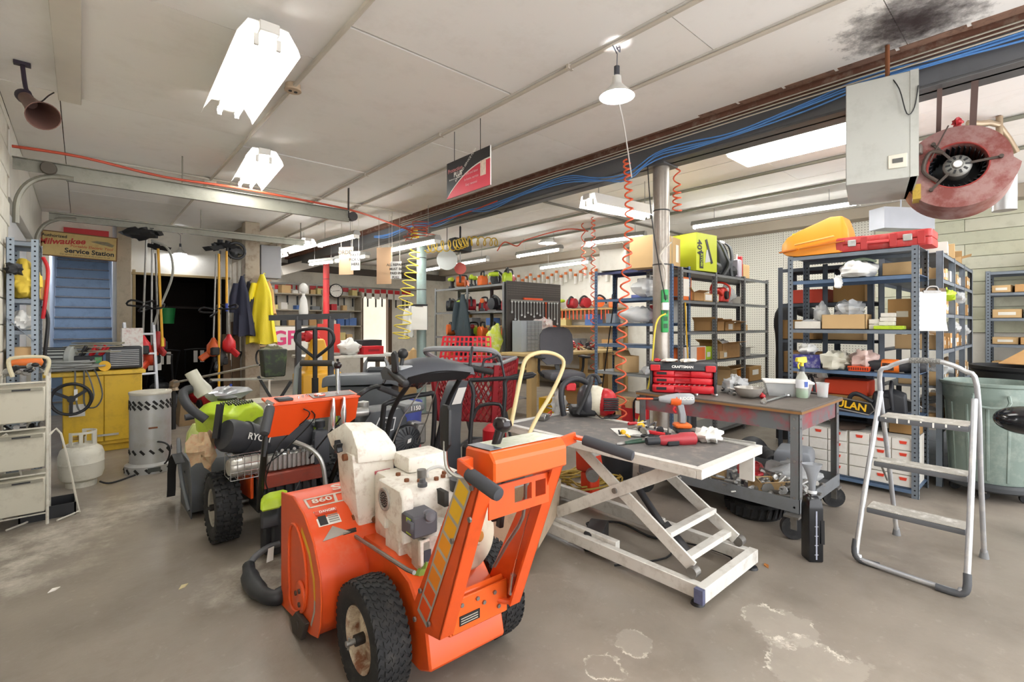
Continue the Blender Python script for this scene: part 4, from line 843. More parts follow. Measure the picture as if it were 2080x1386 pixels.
# tubular handles of two machines behind: foam topped loops
def loop_machine(name, label, px0, px1, pyt, pyb, Y, body_fn, cat):
    a, b, c, d = Wd(px0, pyb, Y), Wd(px0+6, pyt, Y), Wd(px1-6, pyt, Y), Wd(px1, pyb, Y)
    base = V(((a.x+d.x)/2, (a.y+d.y)/2, 0)); t = T(name, label, cat, base)
    pts = [p-base for p in (a, b.lerp(a, .12), b.lerp(c, .1), c.lerp(b, .1), c.lerp(d, .12), d)]
    low0, low1 = V((pts[0].x, pts[0].y, .05)), V((pts[-1].x, pts[-1].y, .05))
    m = M(); m.tube([low0]+pts+[low1], .02, 10); m.build('handle_tube', mt('#8f9396', .4, .3), t)
    m = M(); m.tube([pts[2], pts[3]], .027, 10); m.build('foam_grip', mt('#34302c', .8), t); body_fn(t, pts); return t
def gen_body(t, pts):
    u = (pts[-1]-pts[0]); rz_ = math.atan2(u.y, u.x); w = u.length
    m = M(); m.t = MX.Rotation(rz_, 4, 'Z'); m.bx(-w*.55, -.12, .0, w*.55, .32, .55); m.build('base', BOT, t, bev=.03)
    m = M(); m.t = MX.Rotation(rz_, 4, 'Z')
    m.pr([(.16*math.cos(a)*1.15, .60+.17*math.sin(a)) for a in [PI*k/10 for k in range(11)]]+[(-.2, .5), (.2, .5)], -.18, .1, 'xz'); m.build('lime_shroud', GRN, t, bev=.02)
    for k in range(5):
        m = M(); m.t = MX.Rotation(rz_, 4, 'Z'); x = -.13+k*.065; zt = .61+.17*math.sqrt(max(0, 1-(x/.19)**2)); m.tube([(x, -.19, .55), (x, -.19, zt), (x, .1, zt+.004)], .0035, 5); m.build('wire', DRK, t)
    m = M(); m.t = MX.Rotation(rz_, 4, 'Z'); m.bx(-.1, -.22, .56, .12, -.18, .66); m.build('label_panel', mt('#63676a', .4), t, bev=.01)
    txt('RYOBI', .045, MX.Rotation(rz_, 4, 'Z') @ V((.01, -.222, .61)), face_rot((u.x, u.y, 0), (u.y, -u.x, 0)), mt('#DDE0DC', .5), t, off=.02)
def grey_body(t, pts):
    u = (pts[-1]-pts[0]); rz_ = math.atan2(u.y, u.x)
    m = M(); m.t = MX.Rotation(rz_, 4, 'Z'); m.bx(-.3, -.1, .12, .25, .35, .5); m.build('deck', BOT, t, bev=.05, seg=2)
    m = M(); m.t = MX.Rotation(rz_, 4, 'Z'); m.loft([[(-.2, -.1, .5), (.15, -.1, .5), (.15, .2, .5), (-.2, .2, .5)], [(-.05, -.2, .98), (.2, -.2, .98), (.2, -.12, .98), (-.05, -.12, .98)]]); m.build('grass_bag', mt('#44474B', .8, var=.2, sc_=10), t, bev=.03)
    for x in (-.3, .25):
        for y in (-.05, .32):
            m = M(); m.t = MX.Rotation(rz_, 4, 'Z'); m.rev([(.001, -.02), (.09, -.02), (.1, 0), (.09, .02), (.001, .02)], 18, (x, y, .1), 'x'); m.build('wheel', RUB, t)
loop_machine('generator', 'lime green and grey generator with a foam topped loop handle', 597, 690, 738, 830, 4.2, gen_body, 'generator')
loop_machine('lawn_mower', 'dark grey push mower with a loop handle, just left of the black blower dash', 737, 792, 730, 800, 5.0, grey_body, 'lawn mower')
# big grey plastic cover lying across behind the orange dash
p = Wd(740, 785, 4.7)
m = M(); m.loft([[(x, -.2, z), (x, .2, z), (x, .2, z+.09), (x, -.17, z+.1)] for x, z in ((-.35, 0), (-.3, .02), (.3, .04), (.42, 0))]); m.bx(-.3, -.15, -p.z+.001, .3, .15, .02)
o = m.build('generator', mt('#565A60', .45, var=.1), bev=.03, seg=2, loc=p, rz=-.7); tag(o, 'long dark grey plastic machine body behind the second orange dash', 'machine')
# snow scoop with a bent wooden loop handle
t = T('snow_scoop', 'beige sleigh shovel with a tall pale loop handle, right of the orange blower', 'snow shovel', (2.02, 2.2, 0))
m = M(); P = [(-.0, .02), (.1, .0), (.3, .0), (.45, .05), (.53, .16), (.56, .33)]
def sc_(p, q): return (p, q)
m.loft([[(-.27, y, z), (.27, y, z), (.27, y-.008, z+.01), (-.27, y-.008, z+.01)] for y, z in [(-.5, .004), (-.2, .004), (.05, .03), (.14, .14), (.16, .36)]])
for s in (-1, 1): m.pr([(-.5, .004), (-.2, .004), (.05, .03), (.14, .14), (.16, .36), (-.1, .3), (-.35, .2)], s*.27, s*.262, 'yz')
sco = m.build('pan', mt('#B8A58C', .5, var=.12, sc_=4, dirt='#7a6a58', da=.5), t, smooth=30); sco.rotation_euler = (0, 0, -2.6); sco.location = (.06, .0, 0)
q = lambda px, py, Y: Wd(px, py, Y)-V((2.02, 2.2, 0))
m = M(); m.tube([q(1038, 865, 2.95), q(1058, 765, 3.05), q(1070, 728, 3.1), q(1100, 716, 3.2), q(1132, 722, 3.3), q(1145, 742, 3.3), q(1120, 800, 3.2), q(1085, 860, 3.1), q(1050, 945, 2.9)], .013, 10, k=5); m.build('handle', mt('#D8C492', .55, var=.1, sc_=10), t)
# ================================================================ right side: racks, bench, lift table, ladder
RK = mt('#77808A', .5, .25, var=.1, sc_=3, dirt='#4f5358', da=.4); RKB = mt('#5E7593', .5, .15, var=.1, sc_=3, dirt='#46566c', da=.4)
RKG = mt('#76787A', .5, .2, var=.1, sc_=3, dirt='#55534f', da=.4); HOLE = mt('#16181b', .8); HOLEL = mt('#D8DAD8', .6)
WCARD = mt('#DDD9CF', .75, var=.06, dirt='#b7ae9c', da=.3); CARD2 = mt('#C9A878', .8, var=.08, sc_=4); CARD3 = mt('#A9824F', .8, var=.08, sc_=4)
BAG = mt('#D9DCDD', .15, var=.1, alpha=.55, spec=.8); BAGW = mt('#E6E6E2', .45, var=.08); PAPER = mt('#ECEBE6', .8, var=.02)
def rack(name, label, loc, rz, w, d, h, levels, pm=RK, smat=RK, bays=1, group=None, holes=True, lip=.035, ends=(0, 0)):
    t = T(name, label, 'shelving', loc, rz, group); bw = w/bays
    xs = [k*bw for k in range(bays+1)]
    for i, x in enumerate(xs):
        for y, sy in ((0, 1), (d, -1)):
            sx = 1 if i < bays else -1; m = M()
            m.bx(min(x, x+sx*.045), min(y, y+sy*.003), 0, max(x, x+sx*.045), max(y, y+sy*.003), h); m.bx(min(x, x+sx*.003), min(y, y+sy*.045), 0, max(x, x+sx*.003), max(y, y+sy*.045), h)
            p = m.build('post', pm, t, smooth=0)
            if holes:
                m = M(); n = int(h/.038)
                for k in range(n):
                    z = .03+k*.038; yy = y-sy*.0005; m.cyl((x+sx*.024, yy, z), (x+sx*.024, yy+sy*.0042, z), .007, n=6)
                    m.cyl((x-sx*.0005, y+sy*.024, z), (x+sx*.0042, y+sy*.024, z), .007, n=6)
                stuff(m.build('hole', HOLE, p))
    for b in range(bays):
        for z in levels:
            m = M(); x0, x1 = b*bw+.004, (b+1)*bw-.004
            m.bx(x0, .002, z-.004, x1, d-.002, z); m.bx(x0, .002, z-lip, x1, .006, z); m.bx(x0, d-.006, z-lip, x1, d-.002, z)
            m.build('shelf', smat if not isinstance(smat, list) else smat[levels.index(z) % len(smat)], t, smooth=0)
    for e, x in zip(ends, (0.002, w-.002)):
        if e:
            m = M(); m.bx(x-.001, .01, .02, x+.001, d-.01, h-.02); m.build('side_panel', pm, t, smooth=0)
    return t
def carton(label, loc, rz, s, mat=CARD, open_=False, lbl=None, tape=False, name='carton', cat='box', group=None, fill=None):
    w, d, h = s; t = T(name, label, cat, loc, rz, group); m = M()
    if open_:
        e = .004
        m.bx(-w/2, -d/2, 0, w/2, d/2, e); m.bx(-w/2, -d/2, 0, w/2, -d/2+e, h); m.bx(-w/2, d/2-e, 0, w/2, d/2, h); m.bx(-w/2, -d/2, 0, -w/2+e, d/2, h); m.bx(w/2-e, -d/2, 0, w/2, d/2, h)
        m.build('body', mat, t, smooth=0)
        if open_ == 2:
            m = M(); m.ob((-w/2, -d/2, h), (-w/2-.06, -d/2-.01, h+.03), d, .004) if 0 else m.loft([[(-w/2, -d/2, h), (w/2, -d/2, h), (w/2, -d/2+.004, h), (-w/2, -d/2+.004, h)], [(-w/2-.01, -d/2-d*.3, h+.02), (w/2+.01, -d/2-d*.3, h+.02), (w/2+.01, -d/2-d*.3+.004, h+.022), (-w/2-.01, -d/2-d*.3+.004, h+.022)]]); m.build('flap', mat, t, smooth=0)
            m = M(); m.loft([[(-w/2, -d/2, h), (-w/2, d/2, h), (-w/2+.004, d/2, h), (-w/2+.004, -d/2, h)], [(-w/2-w*.25, -d/2, h+.05), (-w/2-w*.25, d/2, h+.05), (-w/2-w*.25, d/2, h+.054), (-w/2-w*.25, -d/2, h+.054)]]); m.build('flap', mat, t, smooth=0)
    else:
        m.bx(-w/2, -d/2, 0, w/2, d/2, h); m.build('body', mat, t, bev=.003)
        if tape:
            m = M(); m.bx(-.02, -d/2-.001, 0, .02, d/2+.001, h+.001); m.build('tape', mt('#A58B62', .4), t, smooth=0)
    if lbl:
        a, b, lw, lh, c = lbl; m = M(); m.bx(a*w-lw/2, -d/2-.0025, b*h-lh/2, a*w+lw/2, -d/2-.001, b*h+lh/2); m.build('label', mt(c, .6), t, smooth=0)
    if fill: 
        m = M(); m.lump((0, 0, h*.8), (w*.38, d*.36, h*.45), hash(label) % 97, .25, 12, 8); m.build('contents', fill, t)
    return t
def bag(label, loc, r, seed, mat=BAGW, name='plastic_bag', cat='bag', amp=.25):
    m = M(); m.lump((0, 0, r[2]*.9), r, seed, amp, 18, 12)
    for i, v in enumerate(m.v): v.z = max(v.z, .001)
    return tag(m.build(name, mat, loc=loc, smooth=60), label, cat)
# ---- big blue-grey rack with the two tool cases on top
S1 = V((5.0, 1.70, 0))
S1L = [.07, .64, 1.0, 1.36, 1.81, 2.035]
rack('storage_rack', 'tall blue-grey slotted steel rack with the orange and red tool cases on top', S1, -PI/2, .96, .46, 2.04, S1L, RK, [RKB, RKB, RKB, RK, RKB, RK])
def s1(u, v, k, dz=0): return V((S1.x+v, S1.y-u, S1L[k]+dz+.001))    # u along the front, v depth, shelf k
# drawer units on the lowest shelf
for j in range(2):
    t = T('drawer_cabinet', ['white parts drawer unit on the bottom shelf, half nearer the bench', 'white parts drawer unit on the bottom shelf, half nearer the ladder'][j], 'drawers', s1(.02+.46*j, .02, 0), -PI/2)
    m = M(); m.bx(0, .02, 0, .455, .4, .4); m.build('case', WCARD, t, smooth=0)
    for r in range(4):
        for c in range(3):
            x0, z0 = .006+c*.149, .006+r*.099; m = M(); m.bx(x0, .0, z0, x0+.143, .02, z0+.092); d = m.build('drawer', mt('#E6E3DC', .6, var=.05, dirt='#c2b8a8', da=.3), t, bev=.003)
            if (r*3+c+j) % 3 != 1 or r == 3:
                m = M(); m.pr([(x0+.05, z0+.075), (x0+.1, z0+.075), (x0+.095, z0+.052), (x0+.055, z0+.052)], -.006, .001, 'xz'); m.build('label_holder', mt('#D9432E', .5), d)
m = M(); m.lump((0, 0, .015), (.2, .12, .02), 4, .3, 14, 6); tag(m.build('greasy_mat', mt('#4b3b30', .8, var=.3), loc=s1(.45, .2, 0, .405)), 'dark greasy rag on top of the white drawer units', 'rag')
# chainsaws on the shelf above
def chainsaw(label, loc, rz, body, bar_txt=None, barc='#E2B21E', bl=.42, handle=BOT):
    t = T('chainsaw', label, 'chainsaw', loc, rz)
    m = M(); m.loft([[(-.13*s, y, .02), (.13*s, y, .02), (.12*s, y, z), (.04*s, y, z+.03), (-.1*s, y, z)] for y, s, z in ((-.09, .85, .15), (-.06, 1, .18), (.06, 1, .18), (.09, .85, .15))]); m.build('body', body, t, bev=.012, seg=2)
    m = M(); m.tube([(-.1, -.08, .1), (-.22, -.06, .16), (-.27, -.04, .1), (-.2, -.03, .03), (-.1, -.04, .04)], .018, 8, k=4); m.build('rear_handle', handle, t)
    m = M(); m.tube([(.03, -.11, .05), (.02, -.13, .2), (.02, -.02, .27), (.02, .1, .24), (.03, .12, .08)], .013, 8, k=4); m.build('front_handle', handle, t)
    m = M(); m.pr([(.12, .03), (.12+bl, .045), (.12+bl+.03, .075), (.12+bl, .105), (.12, .13)], -.012, -.004, 'xz'); b = m.build('guide_bar', mt('#2b2b2a', .4, .4), t)
    m = M(); m.tube([(.12, -.008, .022), (.12+bl, -.008, .037), (.12+bl+.038, -.008, .075), (.12+bl, -.008, .113), (.12, -.008, .138)], .006, 5); m.build('chain', STEEL, t)
    if bar_txt: txt(bar_txt, .07, (.12+bl*.5, -.0135, .08), (PI/2, 0, .0), mt(barc, .5), b, off=.03)
    m = M(); m.rev([(.001, .03), (.05, .028), (.055, 0)], 18, (-.02, -.095, .1), (0, -1, 0)); m.build('starter_cover', DRK, t); return t
chainsaw('chainsaw with a yellow lettered black bar lying on the lower shelf of the tall rack', s1(.74, .14, 1), PI/2+.15+PI, BOT, None, bl=.06)
t = T('chainsaw_bar', 'black guide bar with yellow letters lying in front of the chainsaws', 'chainsaw bar', s1(.40, -.02, 1, .03), -PI/2, None, (0, .12, -PI/2))
m = M(); m.pr([(-.2, .0), (.24, .0), (.26, .04), (.24, .085), (-.2, .085), (-.23, .045)], 0, .006, 'xz'); bq = m.build('plate', mt('#1c1b1a', .4), t)
txt('POULAN', .085, (.05, -.001, .042), (PI/2, 0, 0), mt('#E2B21E', .5), t, off=.03); txt('-20', .06, (-.17, -.001, .042), (PI/2, 0, 0), mt('#E2B21E', .5), t, off=.03)
m = M(); m.tube([(-.22, .003, -.004), (.24, .003, -.006), (.272, .003, .04), (.24, .003, .092), (-.22, .003, .092)], .006, 5); m.build('chain', STEEL, t)
chainsaw('red chainsaw with its cover open beside the spray bottle', s1(.13, .14, 1), -PI/2+.5, mt('#D03A22', .45), None, bl=.1)
m = M(); m.loft([[(-.14, -.05, 0), (.14, -.05, 0), (.14, .05, 0), (-.14, .05, 0)], [(-.12, -.05, .14), (.1, -.05, .16), (.1, .05, .16), (-.12, .05, .14)]]); o = m.build('case_half', mt('#E5E1D6', .5, dirt='#6a6258', da=.4), bev=.02, loc=s1(.12, .3, 1, .09+.1)); tag(o, 'cream chainsaw cover with black letters above the red chainsaw', 'cover')
txt('STIHL', .05, (0, -.056, .08), (PI/2, 0, 0), DRK, o, off=.02); o.rotation_euler = (0, 0, -PI/2)
m = M(); m.bx(-.17, -.12, 0, .17, .12, .14); o = m.build('toolbox', mt('#C6401F', .5), bev=.01, loc=s1(.42, .3, 1, .12), rz=-PI/2); tag(o, 'plain red toolbox in the back of the chainsaw shelf', 'toolbox')
m = M(); m.bx(-.17, -.12, 0, .17, .12, .118); o = m.build('crate', CARD3, bev=.005, loc=s1(.42, .3, 1), rz=-PI/2); tag(o, 'brown carton under the plain red toolbox', 'box')
carton('open brown carton on the bottom shelf edge behind the ladder', s1(.83, .3, 0, .405), -PI/2, (.2, .2, .12), CARD3, True)
# work shelf: glove box, rags, saw
t = carton('purple and white box of disposable gloves on the rack', s1(.14, .1, 2), -PI/2, (.24, .12, .12), mt('#4B4A9C', .5, var=.2, sc_=9, dirt='#E6E4EE', da=.8), name='glove_box')
bag('white crumpled gloves heaped over the purple box', s1(.14, .12, 2, .12), (.12, .07, .05), 3, BAGW, 'gloves', 'gloves')
bag('heap of pale grey work gloves on the rack shelf', s1(.38, .1, 2), (.17, .1, .08), 11, mt('#C9C6B6', .8, var=.12, sc_=8), 'gloves', 'gloves', .3)
bag('pinkish plastic bag of small parts beside the pale gloves', s1(.57, .12, 2), (.11, .1, .09), 14, mt('#D9BDB4', .25, var=.3, sc_=9, alpha=.85), 'plastic_bag')
t = T('basket', 'small orange plastic basket with slots under the pink bag', 'basket', s1(.56, .02, 2), -PI/2)
m = M(); m.loft([[(-.08*s, -.03, z), (.08*s, -.03, z), (.08*s, .03, z), (-.08*s, .03, z)] for z, s in ((0, .9), (.04, 1))]); m.build('tub', mt('#E0501F', .5), t)
fins(t, -.075, -.033, .008, .075, -.029, .032, 9, mt('#6b2410', .6), 'slot', 0)
t = T('reciprocating_saw', 'orange and black reciprocating saw lying on the rack behind the ladder top', 'power tool', s1(.76, .08, 2, .05), -PI/2)
m = M(); m.rev([(.02, -.2), (.045, -.16), (.05, -.06), (.055, 0), (.05, .1), (.045, .2), (.03, .24)], 18, (0, 0, 0), 'x'); m.build('body', BOT, t)
m = M(); m.rev([(.056, -.05), (.06, -.04), (.06, .06), (.056, .07)], 18, (0, 0, 0), 'x'); m.build('orange_collar', mt('#E0701F', .5), t)
fins(t, -.04, -.07, -.03, .04, -.055, .03, 6, DRK, 'vent', 0)
m = M(); m.bx(-.1, -.03, -.05, .1, .03, -.03); m.build('foot', STEEL, t)
# middle shelf
carton('low white tray box with parts bags on the rack', s1(.16, .1, 3), -PI/2, (.22, .16, .07), WCARD, True, fill=BAG)
bag('clear bag of fittings leaning in the white tray box', s1(.24, .14, 3, .05), (.06, .06, .1), 6, BAG, amp=.2)
carton('wide plain tan carton in the middle of the rack', s1(.44, .12, 3), -PI/2, (.33, .2, .13), CARD2, True, fill=BAG)
bag('large clear plastic bag sticking out of the wide tan carton', s1(.46, .14, 3, .12), (.18, .1, .07), 8, BAG)
for k in range(3):
    m = M(); m.bx(-.05, -.05, 0, .05, .05, .034); q = m.build('small_box', WCARD, loc=s1(.74+.004*k, .1, 3, .032+k*.036), rz=-PI/2+.06*k, bev=.003); tag(q, ['lowest of the three stacked white boxes on the rack', 'middle one of the three stacked white boxes on the rack', 'topmost of the three stacked white boxes on the rack'][k], 'box')
carton('flat lime green box under the stacked white boxes', s1(.76, .08, 3), -PI/2, (.2, .12, .03), GRN)
for k in range(2): carton(['white carton lying left of the stacked boxes, lower one', 'white carton lying left of the stacked boxes, upper one'][k], s1(.655, .12, 3, k*.045), -PI/2+.03, (.075, .12, .042), WCARD)
# top working shelf: white sack, plans
bag('white plastic sack of hose spilling over the second shelf edge', s1(.55, .05, 4), (.24, .13, .07), 21, BAGW, 'plastic_sack')
bag('torn corner of white sack hanging over the shelf edge', s1(.42, -.03, 4, -.09), (.07, .025, .06), 22, BAGW, 'plastic_scrap')
m = M(); m.tube([(-.12, .0, .09), (-.04, -.05, .12), (.06, 0, .12), (.0, .05, .11), (-.1, .03, .1), (.02, -.04, .13), (.12, 0, .1)], .01, 6, k=5); o = m.build('hose', mt('#6d7a66', .4), loc=s1(.55, .07, 4, .03), rz=-PI/2); tag(o, 'grey green hose coil inside the white sack', 'hose')
carton('brown carton at the back of the upper shelf near the clipboard', s1(.82, .3, 3, .0), -PI/2, (.2, .16, .26), CARD3, lbl=(0, .5, .08, .05, '#d9d2c2'))
carton('long tan carton on the second shelf by the near post', s1(.8, .28, 4), -PI/2, (.22, .2, .12), CARD2)
# orange trimmer case and red tool case
t = T('tool_case', 'large bright orange moulded plastic case on top of the tall rack', 'tool case', s1(.18, .2, 5), -PI/2)
m = M()
m.loft([[(-.26, -.14, .06), (-.26, .14, .06), (-.26, .12, .14), (-.26, -.12, .14)], [(-.2, -.17, .02), (-.2, .17, .02), (-.2, .15, .2), (-.2, -.15, .2)], [(-.1, -.19, 0), (-.1, .19, 0), (-.1, .15, .25), (-.1, -.15, .25)], [(.15, -.2, 0), (.15, .2, 0), (.15, .15, .34), (.15, -.15, .34)], [(.25, -.2, 0), (.25, .2, 0), (.24, .13, .34), (.24, -.13, .34)], [(.31, -.17, .02), (.31, .17, .02), (.28, .1, .22), (.28, -.1, .22)]])
m.build('shell', mt('#F39A2A', .4, var=.06), t, bev=.02, seg=2)
m = M(); m.ob((-.12, -.205, .11), (.2, -.205, .15), .02, .016); m.build('rib', mt('#F6B560', .4), t, bev=.004)
m = M(); m.ob((-.27, -.15, .06), (-.1, -.2, .07), .02, .012); m.ob((-.08, -.2, .07), (.28, -.2, .1), .012, .01); m.build('seam', mt('#C9731B', .4), t)
m = M(); m.bx(-.2, -.03, .2, -.16, .03, .25); m.build('latch', mt('#F3D23a', .4), t, bev=.006)
t = T('tool_case', 'long red plastic tool case with two grey latches on top of the tall rack', 'tool case', s1(.71, .17, 5), -PI/2)
for z0, z1, c in ((.0, .066, '#C23A3A'), (.068, .13, '#CB4444')):
    m = M(); m.pr([(-.33, -.14), (-.31, -.16), (-.12, -.16), (-.1, -.13), (.05, -.13), (.07, -.16), (.31, -.16), (.33, -.14), (.33, .14), (.3, .16), (-.3, .16), (-.33, .14)], z0, z1, 'xy'); m.build('shell', mt(c, .4, var=.06, dirt='#e2b7b0', da=.2), t, bev=.012, seg=2)
for x in (-.2, .18):
    m = M(); m.bx(x-.03, -.175, .045, x+.03, -.158, .1); m.build('latch', ALU, t, bev=.004)
m = M(); m.ob((-.1, -.15, .065), (.06, -.15, .065), .03, .022); m.build('handle', mt('#D85050', .4), t, bev=.004)
for x in (-.29, -.11, .09, .27):
    m = M(); m.bx(x-.03, -.165, .01, x+.02, -.155, .12); m.build('rib', mt('#B83636', .4), t, bev=.004)
t = T('clipboard', 'clipboard with a blank sheet hanging on the end of the tall rack', 'clipboard', V((5.2, .69, 1.53)), -.75)
m = M(); m.bx(-.12, 0, -.17, .12, .004, .17); m.build('board', mt('#6d5a44', .7), t); m = M(); m.loft([[(-.118, -.004, .14), (.118, -.004, .14), (.118, -.001, .14), (-.118, -.001, .14)], [(-.115, -.006, -.1), (.115, -.006, -.1), (.115, -.002, -.1), (-.115, -.002, -.1)], [(-.108, -.022, -.18), (.12, -.018, -.18), (.12, -.015, -.18), (-.108, -.019, -.18)]]); m.build('sheet', PAPER, t)
m = M(); m.bx(-.07, -.012, .13, .07, .002, .15); m.tube([(-.05, -.006, .15), (-.03, -.012, .18), (.03, -.012, .18), (.05, -.006, .15)], .008, 6, k=3); m.build('clip', STEEL, t)
# ---- rack row along the aisle behind, wall rack, grey bays, blue rack
AL = [.12, .5, .85, 1.18, 1.5, 1.8, 2.03]
rack('storage_rack', 'row of grey racks behind the tall rack, packed with little boxes', V((5.55, .66, 0)), 0, 2.2, .45, 2.04, AL, RK, RK, 3, holes=False)
WL = [.2, .55, .86, 1.17, 1.48, 1.78, 2.03]
rack('storage_rack', 'grey rack against the plank wall at the picture edge', V((8.1, .58, 0)), -PI/2, 1.7, .45, 2.04, WL, RK, RK, 2, holes=True)
GL = [.1, .62, .97, 1.32, 1.68, 2.03]
rack('storage_rack', 'wide grey three-bay rack with the dark backpack on top', V((5.02, 2.8, 0)), 0, 2.46, .45, 2.05, GL, RKG, RKG, 3)
BL = [.14, .82, 1.16, 1.42, 1.72, 2.06]
rack('storage_rack', 'open blue rack with sparse shelves behind the orange coiled hose', V((4.9, 3.93, 0)), -PI/2, 1.08, .42, 2.08, BL, RKB, [RKB, mt('#9AA0A2', .5, .2), RKB, RKB, RKB, mt('#44496e', .5)], 1)
for j, y in enumerate((0,)):
    m = M(); m.ob((4.93, 3.9, .2), (4.93, 3.6, 2.0), .02, .004); tag(m.build('cross_brace', DRK), 'thin black diagonal strap on the open blue rack', 'strap')
rnd = random.Random(3)
def fill_row(org, ax, shelves, x0, x1, depth, who, cols=(CARD2, WCARD, CARD, BEIGE), wr=(.06, .13), hr=(.07, .13), gap=.01, skip=.1, lean=0):
    "a row of small parts boxes standing on each shelf; the boxes of one shelf share a group"
    rz = 0 if ax == 'x' else -PI/2
    for z, nm in shelves:
        x = x0; q_n = 0; lb = 'parts box, %s of %s, ' % (nm, who); gp = 'boxes on the %s of %s' % (nm, who)
        protos = []
        while x < x1-.05:
            w = rnd.uniform(*wr); h = rnd.uniform(*hr)
            if x+w > x1: break
            if rnd.random() > skip:
                u = x+w/2; p = (V((org.x+u, org.y+depth/2+.01+rnd.uniform(0, .04), org.z+z+.001)) if ax == 'x' else V((org.x+depth/2+.01+rnd.uniform(0, .04), org.y-u, org.z+z+.001)))
                q = rz+rnd.uniform(-.06, .06)
                if len(protos) < 3:
                    o = carton(lb+ORD[q_n]+' along', p, q, (w, depth, h), cols[len(protos) % len(cols)], True, (0, .5, w*.6, h*.35, '#E4E0D4') if len(protos) % 2 == 0 else None, name='parts_box', group=gp, fill=[None, BAG, mt('#B9A184', .6, var=.3, sc_=30)][len(protos) % 3]); protos.append((o, w, h))
                else:
                    o, w0, h0 = rnd.choice(protos); dup(o, p, q, lb+ORD[q_n]+' along', s=(w/w0, 1, h/h0))
                q_n += 1
            x += w+gap+rnd.uniform(0, .02)
o = V((5.55, .66, 0)); who = 'aisle rack row'
fill_row(o, 'x', [(AL[1], 'second lowest shelf'), (AL[2], 'third lowest shelf'), (AL[3], 'middle shelf'), (AL[4], 'third shelf from above'), (AL[5], 'shelf just under the top')], .06, 2.15, .3, who, wr=(.07, .12), hr=(.08, .14))
for u, z, s in ((.3, AL[6], (.4, .3, .1)), (1.2, AL[6], (.18, .2, .2)), (1.5, AL[6], (.25, .25, .09))):
    carton({.3: 'long pale box lying on top of the aisle rack row', 1.2: 'tall tan carton standing on top of the aisle rack row', 1.5: 'open tan carton at the end of the aisle rack row top'}[u], V((o.x+u, o.y+.15, z)), .1, s, WCARD if u == .3 else CARD2, u == 1.5 and 2)
for k, (u, z) in enumerate(((.35, AL[2]+.1), (.5, AL[4]+.12), (.9, AL[3]+.13), (1.3, AL[4]+.12), (1.0, AL[1]+.12), (1.7, AL[3]+.1))):
    bag(['lime and clear bag', 'yellow green bag', 'crumpled clear bag', 'white torn bag', 'clear bag', 'grey clear bag'][k]+' spilling from the aisle rack row, '+['low by the ladder', 'beside the clipboard', 'at middle height', 'high up', 'lowest', 'far end'][k], V((o.x+u, o.y+.05, z)), (.1, .07, .06), 40+k, GRN if k in (1,) else BAG)
o = V((8.1, .58, 0))
fill_row(o, 'y', [(WL[1], 'lowest stocked shelf'), (WL[2], 'third shelf from below'), (WL[3], 'fourth shelf from below'), (WL[4], 'third shelf from the top'), (WL[5], 'second shelf from the top')], .06, 1.65, .3, 'plank wall rack', wr=(.16, .26), hr=(.08, .12), cols=(CARD2, CARD, BEIGE))
carton('open tan carton with a shipping label on the rack at the plank wall', V((8.3, -.05, WL[6]+.001)), -PI/2, (.3, .3, .24), CARD, True, (0, .5, .16, .14, '#E9E7E0'))
# stock of the grey bays
def gb(u, k, dz=0, v=.15): return V((5.02+u, 2.8+v, GL[k]+dz+.001))
carton('orange and white product box on the upper grey shelf', gb(.2, 4), 0, (.24, .2, .27), mt('#E07030', .5), False, (.0, .55, .13, .2, '#E9E4DA'))
carton('tan open carton beside the orange product box', gb(.45, 4), 0, (.24, .25, .1), CARD, 2)
carton('low tan box with white label end, upper left bay', gb(.68, 4), .04, (.24, .25, .1), CARD2, False, (0, .5, .18, .07, '#EDEBE4'))
carton('small tan box at the left of the red chainsaw', gb(.9, 4), 0, (.12, .25, .1), CARD2, False, (0, .5, .08, .06, '#EDEBE4'))
chainsaw('red handled chainsaw on the upper shelf of the middle grey bay', gb(1.2, 4, 0, .14), .1, mt('#CF3328', .45), None, bl=.2, handle=mt('#D8402c', .5))
bag('clear plastic bag over the end of the red handled chainsaw', gb(1.42, 4), (.13, .1, .12), 5, BAG)
carton('white box at the right end of the upper grey shelf', gb(1.68, 4), 0, (.1, .2, .1), WCARD)
carton('tan flat carton on the middle grey shelf, left one', gb(.95, 3), 0, (.2, .3, .12), CARD, 2)
carton('tan carton with white label on the middle grey shelf', gb(1.2, 3), 0, (.26, .3, .11), CARD, 2, (.1, .5, .12, .07, '#EDEBE4'))
carton('tan carton at the right of the middle grey shelf', gb(1.48, 3), 0, (.22, .25, .1), CARD3, 2)
t = T('grinder', 'grey power tool lying on the right bay middle shelf', 'power tool', gb(1.9, 3, .04), .4)
m = M(); m.rev([(.02, -.15), (.04, -.12), (.035, 0), (.05, .08), (.05, .14), (.03, .18)], 14, (0, 0, 0), 'x'); m.build('body', STEEL, t); m = M(); m.rev([(.001, 0), (.05, 0), (.05, .03), (.001, .03)], 16, (.12, -.06, 0), 'y'); m.build('guard', ALU, t)
carton('tan carton end on the right bay middle shelf', gb(1.76, 3), .3, (.2, .25, .08), CARD2)
carton('long orange and white tool box on the lower grey shelf', gb(.42, 2), 0, (.5, .2, .17), mt('#DCD7CE', .5), False, (.25, .5, .2, .15, '#E07433'))
carton('small orange box at the left of the lower grey shelf', gb(.08, 2), 0, (.12, .2, .16), mt('#D96A2c', .5))
carton('lime green and white product box on the lower grey shelf', gb(.8, 2), 0, (.2, .18, .16), GRN, False, (-.2, .4, .08, .06, '#E9E9E2'))
carton('wide tan open carton in the middle bay lower shelf', gb(1.25, 2), 0, (.5, .3, .19), CARD, 2, fill=BAG)
carton('low white and tan tray in front of the wide tan carton', gb(1.0, 2, 0, .05), 0, (.2, .12, .1), CARD2, True, (.3, .5, .08, .06, '#EDEBE4'))
